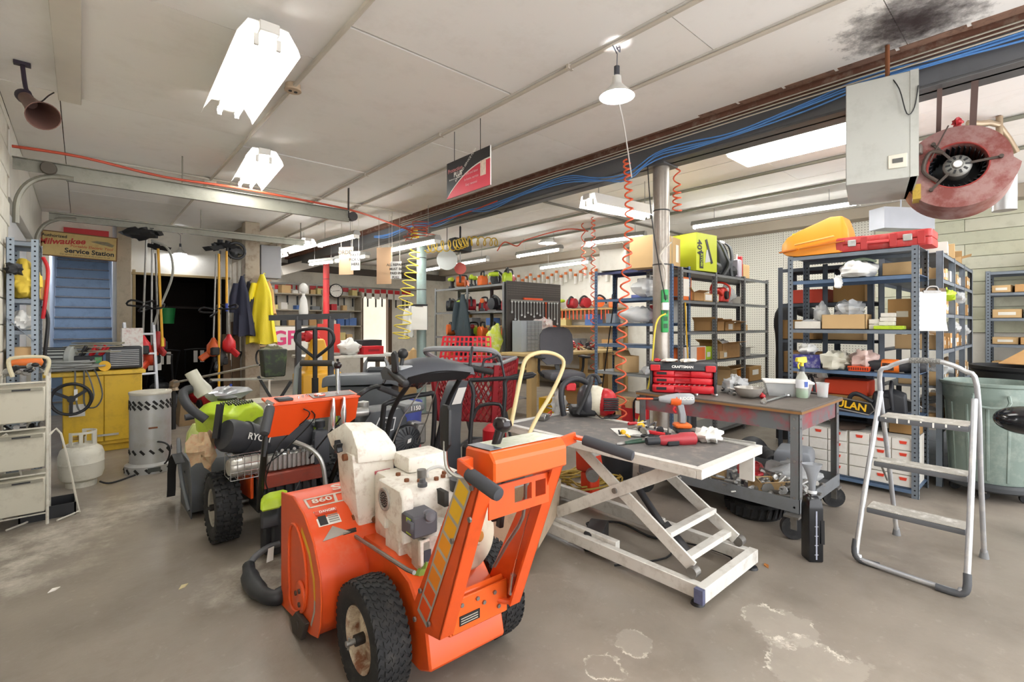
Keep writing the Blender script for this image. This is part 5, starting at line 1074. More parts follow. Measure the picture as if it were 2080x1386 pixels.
carton('white carton on the right bay lower shelf', gb(1.78, 2), 0, (.24, .25, .11), WCARD, 2)
carton('brown carton with white label, right bay bottom', gb(2.0, 1), 0, (.4, .3, .2), CARD3, False, (.0, .6, .2, .07, '#EDEBE4'))
carton('plain brown carton in the middle bay bottom', gb(1.3, 1), .2, (.35, .3, .2), CARD2, 2)
carton('orange tool body box in the right bay bottom', gb(1.7, 1), .2, (.16, .12, .16), mt('#E08A2a', .5), 1)
# on top of the grey bays
carton('large plain tan carton with a label on top of the grey rack', gb(-.05, 5, .01, .3), .15, (.5, .4, .36), CARD2, False, (.3, .5, .08, .2, '#ECE8DE'), True)
t = carton('tall yellow-green product box with black lettering on the grey rack', gb(.62, 5, .01, .2), -.12, (.42, .4, .45), mt('#CBD630', .5, var=.05))
for w_, px_, s_ in (('40V', -.15, .12), ):
    o = txt(w_, s_, (px_, -.2025, .27), (PI/2, PI/2, 0), DRK, t, off=.03)
m = M(); m.ob((-.02, -.2035, .38), (.1, -.2035, .1), .003, .04, (1, 0, 0)); m.build('tool_picture', DRK, t); m = M(); m.pr([(-.04, .1), (.07, .12), (.05, .27), (-.01, .26)], -.2045, -.201, 'xz'); m.build('product_picture', mt('#cfd2cc', .5), t)
o = txt('RYOBI', .055, (-.11, -.2045, .13), (PI/2, PI/2, 0), GRN, t, off=.02); m = M(); m.bx(-.145, -.204, .03, -.075, -.2015, .23); m.build('name_panel', DRK, t)
carton('white and grey carton with flaps open behind the steel column', V((5.08, 3.68, 2.07)), .2, (.4, .35, .26), WCARD, 2)
txt('NS', .12, (.1, -.178, .12), (PI/2, 0, 0), mt('#3f8f7a', .5), [x for x in COL.objects if x.get('label', '').startswith('white and grey carton')][0], off=.02)
t = T('backpack', 'dark grey harness backpack with straps standing on the grey rack', 'backpack', gb(1.32, 5, .01, .15), .05)
m = M(); m.loft([[(-.17*s, y, z), (.17*s, y, z), (.15*s, y+d_, z), (-.15*s, y+d_, z)] for z, s, y, d_ in ((0, 1, -.04, .22), (.15, 1.05, -.05, .22), (.36, .95, -.01, .16), (.45, .8, .03, .08))]); m.build('frame_pack', mt('#3A3C3E', .75, var=.2), t, bev=.03, seg=2)
for s in (-1, 1):
    m = M(); P_ = sm([(s*.1, .03, .47), (s*.14, -.05, .4), (s*.09, -.1, .25), (s*.02, -.11, .14), (s*.13, -.08, .0)], 5); m.loft([[p+V((-.035, 0, 0)), p+V((.035, 0, 0)), p+V((.03, .025, 0)), p+V((-.03, .025, 0))] for p in P_]); m.build('shoulder_strap', mt('#55585B', .8, var=.15), t, smooth=60)
    m = M(); m.lump((s*.26, -.02, .08), (.14, .06, .08), 7+s, .2); m.build('hip_pad', DRK, t)
m = M(); m.bx(-.08, .0, .44, .08, .012, .47); m.build('label', WHT, t)
t = T('plastic_container', 'small white and red container standing beside the backpack', 'container', gb(1.68, 5, .01, .12))
m = M(); m.bx(-.06, -.05, 0, .07, .05, .25); m.build('body', mt('#B9B4BE', .4), t, bev=.015); m = M(); m.bx(.04, -.052, .02, .075, .052, .3); m.build('red_side', RED, t, bev=.01); m = M(); m.cyl((-.02, 0, .25), (-.02, 0, .32), .02); m.build('neck', WHT, t)
carton('pale carton at the far end on top of the grey rack', gb(1.95, 5, .01, .2), 0, (.2, .2, .2), CARD2)
# blue rack contents
def br(u, k, dz=0, v=.12): return V((4.9+v, 3.93-u, BL[k]+dz+.001))
bag('clear bags heaped on the second shelf of the open blue rack', br(.75, 4), (.25, .13, .12), 31, BAG)
carton('blue paper packet on the second shelf of the open blue rack', br(.6, 4), -PI/2, (.2, .1, .04), mt('#6a78b8', .5))
bag('clear bags along the middle shelf of the open blue rack', br(.62, 3), (.3, .12, .1), 32, BAG)
carton('grey tool box on the middle shelf of the blue rack, left end', br(.2, 3), -PI/2, (.14, .12, .12), mt('#9aa3ad', .5))
carton('red and pink cardboard card standing behind the clear bags', br(.72, 3, 0, .3), -PI/2, (.2, .03, .22), mt('#B8333a', .6), False, (0, .5, .09, .09, '#E6D4D4'))
carton('tan carton leaning open on the lower shelf of the blue rack', br(.4, 1), -PI/2-.5, (.22, .22, .2), CARD2, 2)
bag('clear plastic bag on the grey lower shelf', br(.8, 1), (.18, .12, .05), 33, BAG)
carton('white board standing in the blue rack by the steel column', br(.95, 3, 0, .25), -PI/2, (.22, .02, .27), PAPER)
for k, (u, c, h) in enumerate(((.35, CARD2, .34), (.35, CARD, .0), (.12, CARD3, .25))):
    if h: carton(['plain tan carton standing low in the blue rack', '', 'brown carton low in the blue rack, left corner'][k], br(u, 0, 0, .2), -PI/2, (.3, .25, h), c)
m = M(); m.rev([(.13, 0), (.15, .28), (.145, .28), (.125, .01)], 20); o = m.build('bucket', mt('#C0282c', .5), loc=br(.55, 0, 0, .05)); tag(o, 'red bucket low in the open blue rack', 'bucket')
t = T('fire_extinguisher', 'red fire extinguisher with a white tag standing in the blue rack', 'fire extinguisher', br(.78, 0, 0, -.12)+V((0, 0, -BL[0])))
m = M(); m.rev([(.001, 0), (.075, 0), (.08, .02), (.08, .42), (.06, .48), (.025, .52), (.02, .55)], 22); m.build('cylinder', mt('#C4222a', .3), t)
m = M(); m.cyl((0, 0, .54), (0, 0, .6), .02); m.ob((-.02, -.06, .6), (.0, .08, .63), .02, .012); m.ob((-.02, -.05, .57), (.0, .06, .58), .02, .01); m.build('valve', STEEL, t)
m = M(); m.tube([(0, .03, .57), (0, .11, .5), (0, .1, .25), (0, .09, .15)], .012, 8, k=4); m.build('hose', DRK, t)
m = M(); m.bx(-.09, -.04, .4, -.086, .03, .54); m.build('tag', WHT, t)
m = M(); m.rev([(.0805, .15), (.0805, .33)], 22, cap=False); m.build('label_band', mt('#9c9a98', .5, var=.3, sc_=20), t)
rack('storage_rack', 'dark blue rack back to back with the tall rack, seen through its shelves', V((5.49, 1.96, 0)), -PI/2, .82, .42, 2.0, [.12, .5, .9, 1.25, 1.62, 1.98], mt('#4d5560', .5, .2), mt('#454c56', .5, .2), 2, holes=False)
for k, (u, z, sz, c) in enumerate(((.2, 1.251, (.3, .3, .2), CARD3), (.7, 1.251, (.3, .28, .16), CARD2), (.25, .901, (.35, .3, .22), CARD), (.72, .901, (.3, .3, .18), BOT), (.3, 1.621, (.34, .28, .14), mt('#C8402a', .5)), (.74, 1.621, (.26, .3, .22), CARD3), (.3, .501, (.36, .3, .24), CARD2), (.72, .501, (.3, .3, .2), DRK), (.45, .121, (.5, .3, .24), CARD3))):
    carton(['brown', 'tan', 'tan flapped', 'black', 'red', 'plain brown', 'pale tan', 'dark', 'wide brown'][k]+' box in the dark rack behind the tall rack, '+['third', 'third', 'fourth', 'fourth', 'second', 'second', 'fifth', 'fifth', 'lowest'][k]+' shelf', V((5.7, 1.96-u*.83, z)), -PI/2, sz, c)
a, b = Wd(1588, 640, 5.9), Wd(1590, 820, 5.9)
m = M(); m.tube([b*0+V((b.x, b.y, .02)), b, a.lerp(b, .4), a, a+V((.12, -.12, .08)), a+V((.28, -.25, .0))], [.075, .07, .075, .07, .078, .07, .078, .07], 14, k=5); tag(m.build('vacuum_hose', mt('#26272a', .6), smooth=50), 'thick black ribbed hose standing up behind the bench corner', 'hose')
# ================================================================ lift table
LW = mt('#DAD8D2', .5, var=.05, sc_=4, dirt='#8c8274', da=.5, ds=14)
t = T('lift_table', 'white scissor lift table with a grey rubber mat and scattered tools', 'lift table', (2.28, 1.17, 0)); LT = t
m = M()
for a, b in (((-.015, 0), (.715, 0)), ((.7, .016), (.7, 1.484)), ((.715, 1.5), (-.015, 1.5)), ((0, 1.484), (0, .016))):
    m.ob((a[0], a[1], .66), (b[0], b[1], .66), .03, .04)
m.bx(.016, .016, .655, .684, 1.484, .672); m.build('top_frame', LW, t, bev=.003)
m = M(); m.bx(-.015, -.015, .68, .715, .03, .69); m.bx(-.015, .031, .68, .03, 1.469, .69); m.bx(.67, .031, .68, .715, 1.469, .69); m.bx(-.015, 1.47, .68, .715, 1.515, .69); m.build('rim', LW, t)
m = M(); m.pr([(.03, .07), (.07, .035), (.63, .035), (.665, .07), (.665, 1.46), (.03, 1.46)], .672, .684, 'xy'); m.build('rubber_mat', mt('#6E6A68', .8, var=.12, sc_=5, dirt='#b0a698', da=.45), t)
for x in (.03, .6):
    m = M(); m.ob((x, 0, .07), (x, 1.75, .07), .045, .07); m.build('base_rail', LW, t, bev=.003)
    m = M(); m.bx(x-.045 if x > .3 else x+.03, .55, .04, x+.0 if x > .3 else x+.07, 1.7, .125); m.build('roller_track', LW, t, bev=.002)
for y in (0, 1.75):
    m = M(); m.ob((.0, y, .07), (.63, y, .07), .05, .075); m.build('base_cross', LW, t, bev=.003)
for x, y in ((.03, .03), (.6, .0), (.03, 1.7), (.6, 1.7)):
    m = M(); m.cyl((x, y, .012), (x, y, .05), .012); m.rev([(.035, 0), (.03, .012), (.012, .02)], 16, (x, y, .0)); m.build('foot', DRK, t)
A = [((.07, .2), (.66, .14)), ((.0, 0), (0, 0))]
for x, o in ((.06, 0), (.6, 0)):
    for nm, p, q, dx in (('scissor_arm', (1.02, .165), (.16, .645), 0), ('scissor_arm', (.08, .15), (.86, .635), .018)):
        m = M(); xx = x+dx*(1 if x < .3 else -1); m.ob((xx, p[0], p[1]), (xx, q[0], q[1]), .014, .07); m.build(nm, LW, t, bev=.002)
    m = M(); m.cyl((x-.02, .55, .43), (x+.035, .55, .43), .016, n=12); m.build('pivot', STEEL, t)
for a, b in (((.08, .23, .27), (.6, .23, .27)), ((.08, .13, .17), (.6, .13, .17)), ((.08, .8, .58), (.6, .8, .58)), ((.08, .9, .24), (.6, .9, .24))):
    m = M(); m.ob(a, b, .05, .03); m.build('cross_bar', LW, t, bev=.002)
for x in (.06, .6):
    m = M(); m.cyl((x-.02, .07, .135), (x+.03, .07, .135), .028, n=16); m.build('roller', STEEL, t)
m = M(); m.cyl((.33, .32, .1), (.33, .62, .42), .022); m.cyl((.33, .22, .06), (.33, .4, .2), .035); m.build('hydraulic_ram', mt('#26262a', .4), t)
m = M(); m.bx(.6, -.01, .50, .62, .07, .66); m.build('hinge_plate', LW, t)
m = M(); m.pr([(-.3, .07), (-.1, .07), (-.1, .03), (-.3, .03)], .02, .03, 'yz')
m = M(); m.bx(-.028, -.026, .035, -.002, .02, .105); m.build('corner_mark', mt('#5a5e7a', .6, var=.4, sc_=30), t)
t = T('control_box', 'black plastic pump box standing inside the white lift base', 'box', (2.45, 1.95, .0), .5)
m = M(); m.bx(-.12, -.06, 0, .12, .06, .12); m.build('case', DRK, t, bev=.008); m = M(); m.tube([(.1, .05, .06), (.25, .1, .03), (.35, -.1, .02), (.2, -.35, .012), (.4, -.5, .01), (.3, -.7, .01)], .008, 6, k=5); m.build('cable', DRK, t)
m = M(); m.tube([(-.2, -.2, .01), (.1, -.35, .012), (.35, -.3, .012), (.4, -.6, .012), (.15, -.7, .012)], .006, 6, k=5); tag(m.build('cable', DRK, loc=(2.5, 1.9, 0)), 'thin black cable looping over the floor inside the lift base', 'cable')
def coil(c, r0, r1, n, rr, mat, label, h=.02, name='cord', seed=1):
    rd = random.Random(seed); pts = []
    for k in range(n*8):
        a = 2*PI*k/8; r = rd.uniform(r0, r1); pts.append(V((r*math.cos(a)*1.25+rd.uniform(-.02, .02), r*math.sin(a), rr+h*k/(n*8)+rd.uniform(0, .01))))
    m = M(); m.tube(pts, rr, 6, k=3); return tag(m.build(name, mat, loc=c), label, 'cord')
p = G(1185, 985, 0); coil((p.x, p.y, .0), .1, .34, 9, .008, mt('#A98E3E', .5, var=.2), 'yellow brown extension cord piled on the floor behind the lift table', .08)
# things on the mat
def lt(px, py, dz=.0): return G(px, py, .685+dz)
t = T('impact_driver', 'grey and orange cordless impact driver standing on the lift table', 'power tool', lt(1385, 878), .0)
d = V((.85, -.5, 0)); 
t.rotation_euler = (0, 0, -.75)
m = M(); m.bx(-.05, -.045, 0, .05, .045, .03); m.build('battery_foot', BOT, t, bev=.008)
m = M(); m.bx(-.052, -.047, .03, .055, .047, .06); m.build('orange_base', mt('#E06A1f', .5), t, bev=.01)
m = M(); m.loft([[(x-.02, -.02, z), (x+.022, -.02, z), (x+.022, .02, z), (x-.02, .02, z)] for x, z in ((0, .06), (.0, .12), (-.015, .19))]); m.build('handle', mt('#8f9296', .5), t, bev=.006)
m = M(); m.rev([(.012, -.14), (.02, -.13), (.032, -.06), (.038, -.02), (.038, .07), (.03, .09), (.001, .092)], 18, (-.015, 0, .22), 'x'); hd = m.build('motor_head', mt('#A2A5A8', .45), t)
m = M(); m.rev([(.033, -.065), (.0395, -.025), (.0395, .0), (.033, .005)], 18, (-.015, 0, .215), 'x', cap=False); m.build('orange_nose', mt('#E0601f', .5), t)
m = M(); m.cyl((-.155, 0, .22), (-.3, 0, .222), .006, n=8); m.build('bit', mt('#C8552e', .4), t)
m = M(); m.cyl((-.155, 0, .22), (-.19, 0, .22), .011, n=8); m.build('chuck', DRK, t)
m = M(); m.tube([(-.045, 0, .17), (-.055, 0, .15), (-.04, 0, .13)], .008, 6, k=3); m.build('trigger', RED, t)
txt('RIDGID', .028, (.02, -.0395, .228), (PI/2, 0, 0), WHT, t, off=.02)
t = T('angle_grinder', 'red and black cordless ratchet lying in front of the impact driver', 'power tool', lt(1375, 893, .03), -.5)
m = M(); m.rev([(.02, -.12), (.03, -.1), (.03, 0), (.04, .03), (.04, .11), (.03, .12), (.001, .12)], 16, (0, 0, 0), 'x'); m.build('body', mt('#A8323a', .45), t); m = M(); m.rev([(.001, -.2), (.02, -.2), (.024, -.19), (.024, -.12)], 14, (0, 0, 0), 'x'); m.build('head', BOT, t); m = M(); m.bx(-.08, -.034, -.03, .0, .034, .0); m.build('grip', DRK, t, bev=.006)
bag('white crumpled rag on the near corner of the lift table', lt(1440, 898), (.085, .07, .045), 51, mt('#F0EEE8', .8, var=.03), 'rag', 'rag', .3)
p = lt(1275, 878); m = M(); m.bx(-.11, -.09, 0, .11, .09, .003); tag(m.build('paper', PAPER, loc=(p.x, p.y, .6855), rz=.9), 'white folded paper lying on the lift table', 'paper')
def pliers(label, p, rz, c, L_=.16):
    t = T('pliers', label, 'pliers', p, rz)
    for s in (-1, 1):
        m = M(); m.tube([(0, 0, .008), (-.03, s*.012, .008), (-L_*.8, s*.028, .008)], [.005, .007, .008], 6, k=4); m.build('handle', c, t)
        m = M(); m.tube([(0, 0, .008), (.03, s*.006, .008), (.06, s*.001, .008)], [.009, .007, .004], 6, k=3); m.build('jaw', STEEL, t)
    return t
pliers('black handled pliers crossed beside the white paper', lt(1300, 888), 2.4, DRK, .22); pliers('green black pliers left of the crossed pair', lt(1268, 903), 2.9, mt('#30503f', .5), .2)
pliers('red handled pliers in front of the red ratchet', lt(1330, 893), 2.2, mt('#9c2a2a', .5), .24)
pliers('black long nose pliers right behind the paper', lt(1330, 862), .4, mt('#3d3d40', .5), .22)
t = T('screwdriver', 'red handled screwdriver beside the paper at the mat middle', 'screwdriver', lt(1288, 860, .012), -.3)
m = M(); m.cyl((-.05, 0, 0), (.02, 0, 0), .011, n=8); m.build('handle', RED, t); m = M(); m.cyl((.02, 0, 0), (.11, 0, 0), .003, n=6); m.build('blade', CHR, t)
m = M(); m.ob((0, 0, .01), (.32, 0, .01), .012, .012); p = V((2.93, 1.5, .692)); tag(m.build('steel_bar', ALU, loc=p, rz=-1.45), 'thin steel bar lying along the far edge of the lift table', 'bar')
m = M(); m.cyl((0, 0, .009), (.07, .0, .009), .008); p = lt(1300, 862); tag(m.build('marker', mt('#C8b43a', .5), loc=p, rz=.3), 'short yellow marker lying near the table middle', 'marker')
t = T('hedge_trimmer', 'black and cream gas engine unit with a red rear shell lying on the lift table', 'power tool', lt(1195, 845), -.75)
m = M(); m.ball((.05, 0, .12), (.12, .11, .12), 20, 14); m.build('engine_shell', mt('#D8D2BE', .4, dirt='#6b655a', da=.3), t)
m = M(); m.ball((.13, -.02, .11), (.095, .105, .11), 20, 14); m.build('red_shell', mt('#B8232a', .35), t)
fins(t, .10, -.14, .06, .21, -.1, .16, 6, DRK, 'vent', 2)
m = M(); m.ball((-.02, .0, .12), (.07, .12, .125), 18, 12); m.build('band', mt('#44454a', .4), t)
m = M(); m.bx(-.15, -.09, .01, .06, .1, .08); m.build('gear_case', DRK, t, bev=.02)
m = M(); m.tube([(-.2, -.1, .02), (-.22, -.1, .16), (-.2, -.06, .25), (-.1, .0, .29), (.0, .02, .25), (.02, .0, .2)], .022, 10, k=5); m.build('rear_handle', BOT, t)
m = M(); m.tube([(-.1, -.14, .04), (-.05, -.13, .14), (.0, -.11, .26), (.02, -.05, .3)], .018, 10, k=4); m.build('front_handle', DRK, t)
m = M(); m.tube([(-.02, .06, .25), (.03, .1, .3), (.08, .08, .3), (.1, .04, .25)], .018, 8, k=4); m.build('carry_loop', BOT, t)
m = M(); m.bx(-.18, -.05, .2, -.1, .0, .26); m.build('red_switch', RED, t, bev=.008)
m = M(); m.tube([(.05, -.08, .03), (.08, -.15, .01), (.13, -.2, .02), (.16, -.16, .01), (.1, -.13, .01)], .004, 6, k=4); m.build('loose_wire', DRK, t)
m = M(); m.lump((0, 0, .012), (.07, .04, .015), 8, .3); p = lt(1245, 850); tag(m.build('rubber_flap', DRK, loc=p), 'small black rubber flap right of the gas engine unit', 'rubber part')
t = T('carburetor', 'small metal carburetor with red wires at the far end of the lift table', 'engine part', lt(1105, 853), .4)
m = M(); m.bx(-.06, -.03, 0, .05, .03, .04); m.cyl((-.02, -.03, .03), (-.02, .04, .03), .025); m.build('body', STEEL, t, bev=.006); m = M(); m.tube([(.05, 0, .03), (.1, -.02, .05), (.13, .0, .01), (.08, .04, .02)], .004, 6, k=4); m.build('red_wire', RED, t)
bag('white plastic scrap bag at the far end of the lift table', lt(1135, 840), (.06, .05, .09), 55, BAG)
# ================================================================ rolling workbench
WBX, WBY, WBZ = 3.48, 1.1, .845
t = T('workbench', 'grey steel rolling workbench with a worn wooden top and lower tray', 'workbench', (WBX, WBY, 0))
BW, BD = .90, 1.25
m = M(); m.bx(0, 0, WBZ-.025, BW, BD, WBZ); m.build('worktop', mt('#5F5750', .6, var=.15, sc_=4, dirt='#2f2a27', da=.5), t, bev=.004)
m = M(); m.bx(-.001, -.001, WBZ-.028, BW+.001, BD+.001, WBZ-.012); m.build('edge_band', mt('#8A6238', .6, var=.15), t)
m = M(); m.bx(.03, .03, WBZ-.15, .034, BD-.03, WBZ-.028); m.bx(BW-.034, .03, WBZ-.15, BW-.03, BD-.03, WBZ-.028); m.bx(.03, .03, WBZ-.15, BW-.03, .034, WBZ-.028); m.bx(.03, BD-.034, WBZ-.15, BW-.03, BD-.03, WBZ-.028)
m.build('apron', mt('#6B6E70', .5, .2, var=.12, sc_=3, dirt='#A8303a', da=.95, ds=2.6), t, smooth=0)
for x, sx in ((.02, 1), (BW-.02, -1)):
    for y, sy in ((.02, 1), (BD-.02, -1)):
        m = M(); m.bx(min(x, x+sx*.055), min(y, y+sy*.004), .16, max(x, x+sx*.055), max(y, y+sy*.004), WBZ-.026); m.bx(min(x, x+sx*.004), min(y, y+sy*.055), .16, max(x, x+sx*.004), max(y, y+sy*.055), WBZ-.026)
        lg = m.build('leg', mt('#75787A', .5, .3, var=.1, sc_=3, dirt='#8c3a3a', da=.3), t, smooth=0)
        m = M()
        for z in (.2, .26, .5, .72, .78): m.cyl((x-sx*.004, y+sy*.03, z), (x, y+sy*.03, z), .008, n=6); m.cyl((x+sx*.03, y-sy*.004, z), (x+sx*.03, y, z), .008, n=6)
        stuff(m.build('bolt', STEEL, lg))
        cx, cy = x+sx*.03-(.05 if x < .3 and y < .3 else 0), y+sy*.03
        m = M(); m.bx(cx-.045, cy-.045, .145, cx+.045, cy+.045, .16); m.bx(cx-.03, cy-.03, .07, cx-.025, cy+.03, .145); m.bx(cx+.025, cy-.03, .07, cx+.03, cy+.03, .145); cs = m.build('caster', STEEL, t)
        m = M(); m.rev([(.001, -.02), (.04, -.02), (.05, -.018), (.076, -.02), (.0788, 0), (.076, .02), (.05, .018), (.04, .02), (.001, .02)], 24, (cx, cy, .079), (.8, .6, 0)); m.build('wheel', RUB, cs)
m = M(); m.bx(.02, .02, .185, BW-.02, BD-.02, .19); m.bx(.016, .016, .165, .02, BD-.016, .255); m.bx(BW-.02, .016, .165, BW-.016, BD-.016, .255); m.bx(.016, .016, .165, BW-.016, .02, .255); m.bx(.016, BD-.02, .165, BW-.016, BD-.016, .255)
m.build('lower_tray', mt('#7A7E82', .5, .25, var=.1, sc_=3, dirt='#56534e', da=.4), t, smooth=0)
def wb(px, py, dz=0): return G(px, py, WBZ+dz)
# tool chest
p = wb(1395, 792); t = T('tool_chest', 'red and black three drawer mechanic tool chest on the workbench, lowest drawer open', 'tool chest', (3.71, 2.06, WBZ), -1.05); t.scale = (1.12, 1.12, 1.12)
for k, (z0, dy) in enumerate(((.005, -.09), (.062, -.02), (.112, -.02))):
    m = M(); h = .052 if k == 0 else .046; m.pr([(-.21, dy), (-.19, dy-.02), (-.06, dy-.02), (-.05, dy-.005), (.05, dy-.005), (.06, dy-.02), (.19, dy-.02), (.21, dy), (.21, .12), (-.21, .12)], z0, z0+h, 'xy'); d_ = m.build('drawer', mt('#C9232D', .4, var=.06), t, bev=.006)
    m = M(); m.bx(-.05, dy-.022, z0+h*.55, .05, dy-.004, z0+h*.85); m.build('pull', mt('#A81c25', .4), d_)
    m = M(); m.bx(-.18, dy-.0215, z0+h*.35, -.11, dy-.02, z0+h*.75); m.build('badge', DRK, d_)
    if k == 0:
        m = M(); m.bx(-.18, dy+.005, z0+h*.98, .18, -.03, z0+h*.985)
        for q in range(10): m.cyl((-.16+q*.034, dy+.01, z0+h), (-.15+q*.034, -.035, z0+h), .007, n=6)
        stuff(m.build('socket_tools', CHR, d_))
m = M(); m.bx(-.23, -.04, 0, -.212, .13, .16); m.bx(.212, -.04, 0, .23, .13, .16); m.bx(-.23, .12, 0, .23, .135, .16); m.build('frame', BOT, t, bev=.004)
m = M(); m.pr([(-.05, .16), (-.045, .19), (-.02, .215), (.12, .215), (.14, .19), (.14, .16)], -.235, .235, 'yz'); ld = m.build('lid', BOT, t, bev=.006)
txt('CRAFTSMAN', .026, (.0, -.046, .188), (PI/2-.3, 0, 0), WHT, t, off=.03)
for x in (-.19, .19):
    m = M(); m.bx(x-.035, -.06, .155, x+.035, -.035, .2); m.build('latch', RED, ld, bev=.005)
for k, x in enumerate((-.1, .05)):
    bag(['white glove lying on the tool chest lid, left', 'white glove lying on the tool chest lid, right'][k], V((3.71, 2.06, WBZ+.243))+MX.Rotation(-1.05, 3, 'Z') @ V((x, .04, 0)), (.08, .05, .015), 60+k, mt('#E9E2D6', .8, var=.06), 'glove', 'glove')
m = M(); m.tube([(0, 0, .01), (.08, .02, .02), (.12, .08, .01)], .008, 6, k=3); 
t = T('work_glove', 'red cloth end lying over the left end of the tool chest', 'cloth', V((3.71, 2.06, WBZ+.243))+MX.Rotation(-1.05, 3, 'Z') @ V((-.2, .05, 0))); m = M(); m.lump((0, 0, .012), (.035, .025, .015), 6, .2); m.build('cloth', RED, t)
# bowl, spray bottle and loose tools
t = T('bowl', 'dented steel bowl on the workbench front', 'bowl', wb(1521, 808))
m = M(); m.rev([(.001, .0), (.045, .0), (.075, .02), (.095, .055), (.1, .075), (.105, .077), (.1, .079), (.09, .058), (.07, .024), (.04, .006), (.001, .006)], 30); m.build('shell', mt('#B7B3AC', .3, .5, var=.15, sc_=8), t)
t = T('spray_bottle', 'clear spray bottle with green liquid and yellow trigger on the bench corner', 'bottle', wb(1629, 808), -.6)
m = M(); m.rev([(.001, 0), (.04, 0), (.043, .006), (.043, .13), (.038, .155), (.02, .185), (.016, .2), (.016, .215)], 24); m.build('bottle', mt('#E3E6DC', .12, alpha=.45, spec=.7), t)
m = M(); m.rev([(.001, .003), (.0395, .003), (.0405, .008), (.0405, .06), (.001, .06)], 24); m.build('green_liquid', mt('#4FA35E', .15, alpha=.9), t)
m = M(); m.rev([(.0432, .075), (.0434, .08), (.0434, .135), (.0432, .14)], 24, cap=False); lb = m.build('label', mt('#E9ECF0', .5), t)
m = M(); m.pr([(-.012, .085), (.012, .085), (.014, .125), (-.014, .125)], -.0455, -.044, 'xz'); m.build('blue_logo', mt('#3a57a8', .5), lb)
m = M(); m.rev([(.019, .2), (.019, .235), (.012, .24)], 14); m.build('collar', mt('#4a5160', .5), t)
m = M(); m.cyl((0, 0, .235), (0, 0, .27), .012); m.pr([(-.05, .275), (-.045, .305), (.03, .31), (.035, .27), (.0, .262), (-.03, .27)], -.014, .014, 'xz'); m.tube([(-.02, 0, .27), (-.032, 0, .245), (-.025, 0, .22)], .007, 6, k=3); m.build('trigger_head', mt('#E8D23C', .4), t, bev=.003)
def wrench(label, a, b, r=.007, nm='wrench', mat=CHR):
    t = T(nm, label, nm.replace('_', ' '), a); q = b-a; m = M(); m.tube([(0, 0, .01), q*.5+V((0, 0, .01)), q+V((0, 0, .01))], r, 8); m.build('shaft', mat, t)
    m = M(); m.rev([(.001, 0), (r*2.2, 0), (r*2.4, .004), (r*2.4, .016), (r*2.2, .02), (.001, .02)], 12, (0, 0, .0)); m.build('head', mat, t)
    m = M(); m.rev([(r*1.0, 0), (r*2.2, .002), (r*2.2, .014), (r, .016)], 12, (q.x, q.y, .002)); m.build('end', mat, t); return t
wrench('long socket ratchet lying at the bench front edge', wb(1600, 806), wb(1550, 820), .009, 'ratchet')
wrench('wrench lying in front of the tool chest, nearest the drawer', wb(1395, 808), wb(1372, 797)); wrench('wrench lying parallel behind the one at the drawer', wb(1415, 805), wb(1398, 797), .006)
wrench('thin wrench left of the steel bowl', wb(1455, 806), wb(1425, 797), .006)
t = T('socket', 'fat chrome socket lying beside the ratchet', 'socket', wb(1552, 815, .016)); m = M(); m.rev([(.012, -.03), (.018, -.03), (.018, .0), (.015, .02), (.015, .035), (.001, .035)], 16, (0, 0, 0), (.9, .3, 0)); m.build('barrel', CHR, t)
t = T('scraper', 'red handled tool resting against the steel bowl', 'tool', wb(1545, 800, .03), .6); m = M(); m.rev([(.008, -.06), (.02, -.05), (.014, 0), (.02, .05), (.022, .06), (.001, .062)], 12, (0, 0, .0), (1, .1, .35)); m.build('handle', RED, t); m = M(); m.cyl((-.06, -.006, -.02), (-.12, -.01, -.03), .006); m.build('blade', CHR, t)
def heap(label, c, r, n, seed, nm='parts_heap', mats=(STEEL, DRK, CHR, BOT)):
    "a loose heap of small metal parts nobody could count"
    rd = random.Random(seed); m = M()
    for k in range(n):
        x, y = rd.uniform(-r[0], r[0]), rd.uniform(-r[1], r[1]); z = r[2]*rd.random()*(1-abs(x)/r[0]*.6); a = V((rd.uniform(-1, 1), rd.uniform(-1, 1), rd.uniform(-.4, .4))).normalized(); s = rd.uniform(.6, 1.4)*min(r[0], r[1])*.3
        m.cur = rd.randrange(len(mats)); kind = rd.randrange(4); p = V((x, y, max(z, s*.35)))
        if kind == 0: m.cyl(p-a*s, p+a*s, s*.25, n=7)
        elif kind == 1: m.rev([(s*.2, 0), (s*.6, 0), (s*.6, s*.3), (s*.2, s*.3)], 8, p, a)
        elif kind == 2: m.ob(p-a*s*.9, p+a*s*.9, s*.5, s*.2)
        else: m.ball(p, (s*.5, s*.4, s*.35), 7, 5)
    for v in m.v: v.z = max(v.z, .001)
    o = m.build(nm, list(mats), loc=c); o['kind'] = 'stuff'; o['label'] = label; o['category'] = 'parts'; return o
heap('black engine parts lying left of the steel bowl', wb(1490, 800), (.12, .1, .06), 16, 3, mats=(DRK, BOT, STEEL))
heap('small chrome parts beside the spray bottle', wb(1595, 798), (.12, .09, .04), 22, 4, mats=(STEEL, CHR, DRK))
heap('black parts between the tool chest and the white box', V((3.98, 1.62, WBZ)), (.16, .12, .08), 22, 5, mats=(DRK, BOT, STEEL, WHT))
bag('clear bag with white paper behind the black engine parts', V((4.0, 1.75, WBZ)), (.1, .08, .07), 61, BAG)
t = T('clear_tub', 'clear plastic tub with a white lid at the back of the workbench', 'tub', (4.16, 1.42, WBZ), -1.1)
m = M(); m.loft([[(-.16*s, -.1*s, z), (.16*s, -.1*s, z), (.16*s, .1*s, z), (-.16*s, .1*s, z)] for z, s in ((0, .85), (.1, 1))]); m.build('tub', mt('#D8DCDC', .15, alpha=.5), t); m = M(); m.bx(-.17, -.11, .1, .17, .11, .118); m.build('lid', WHT, t, bev=.005)
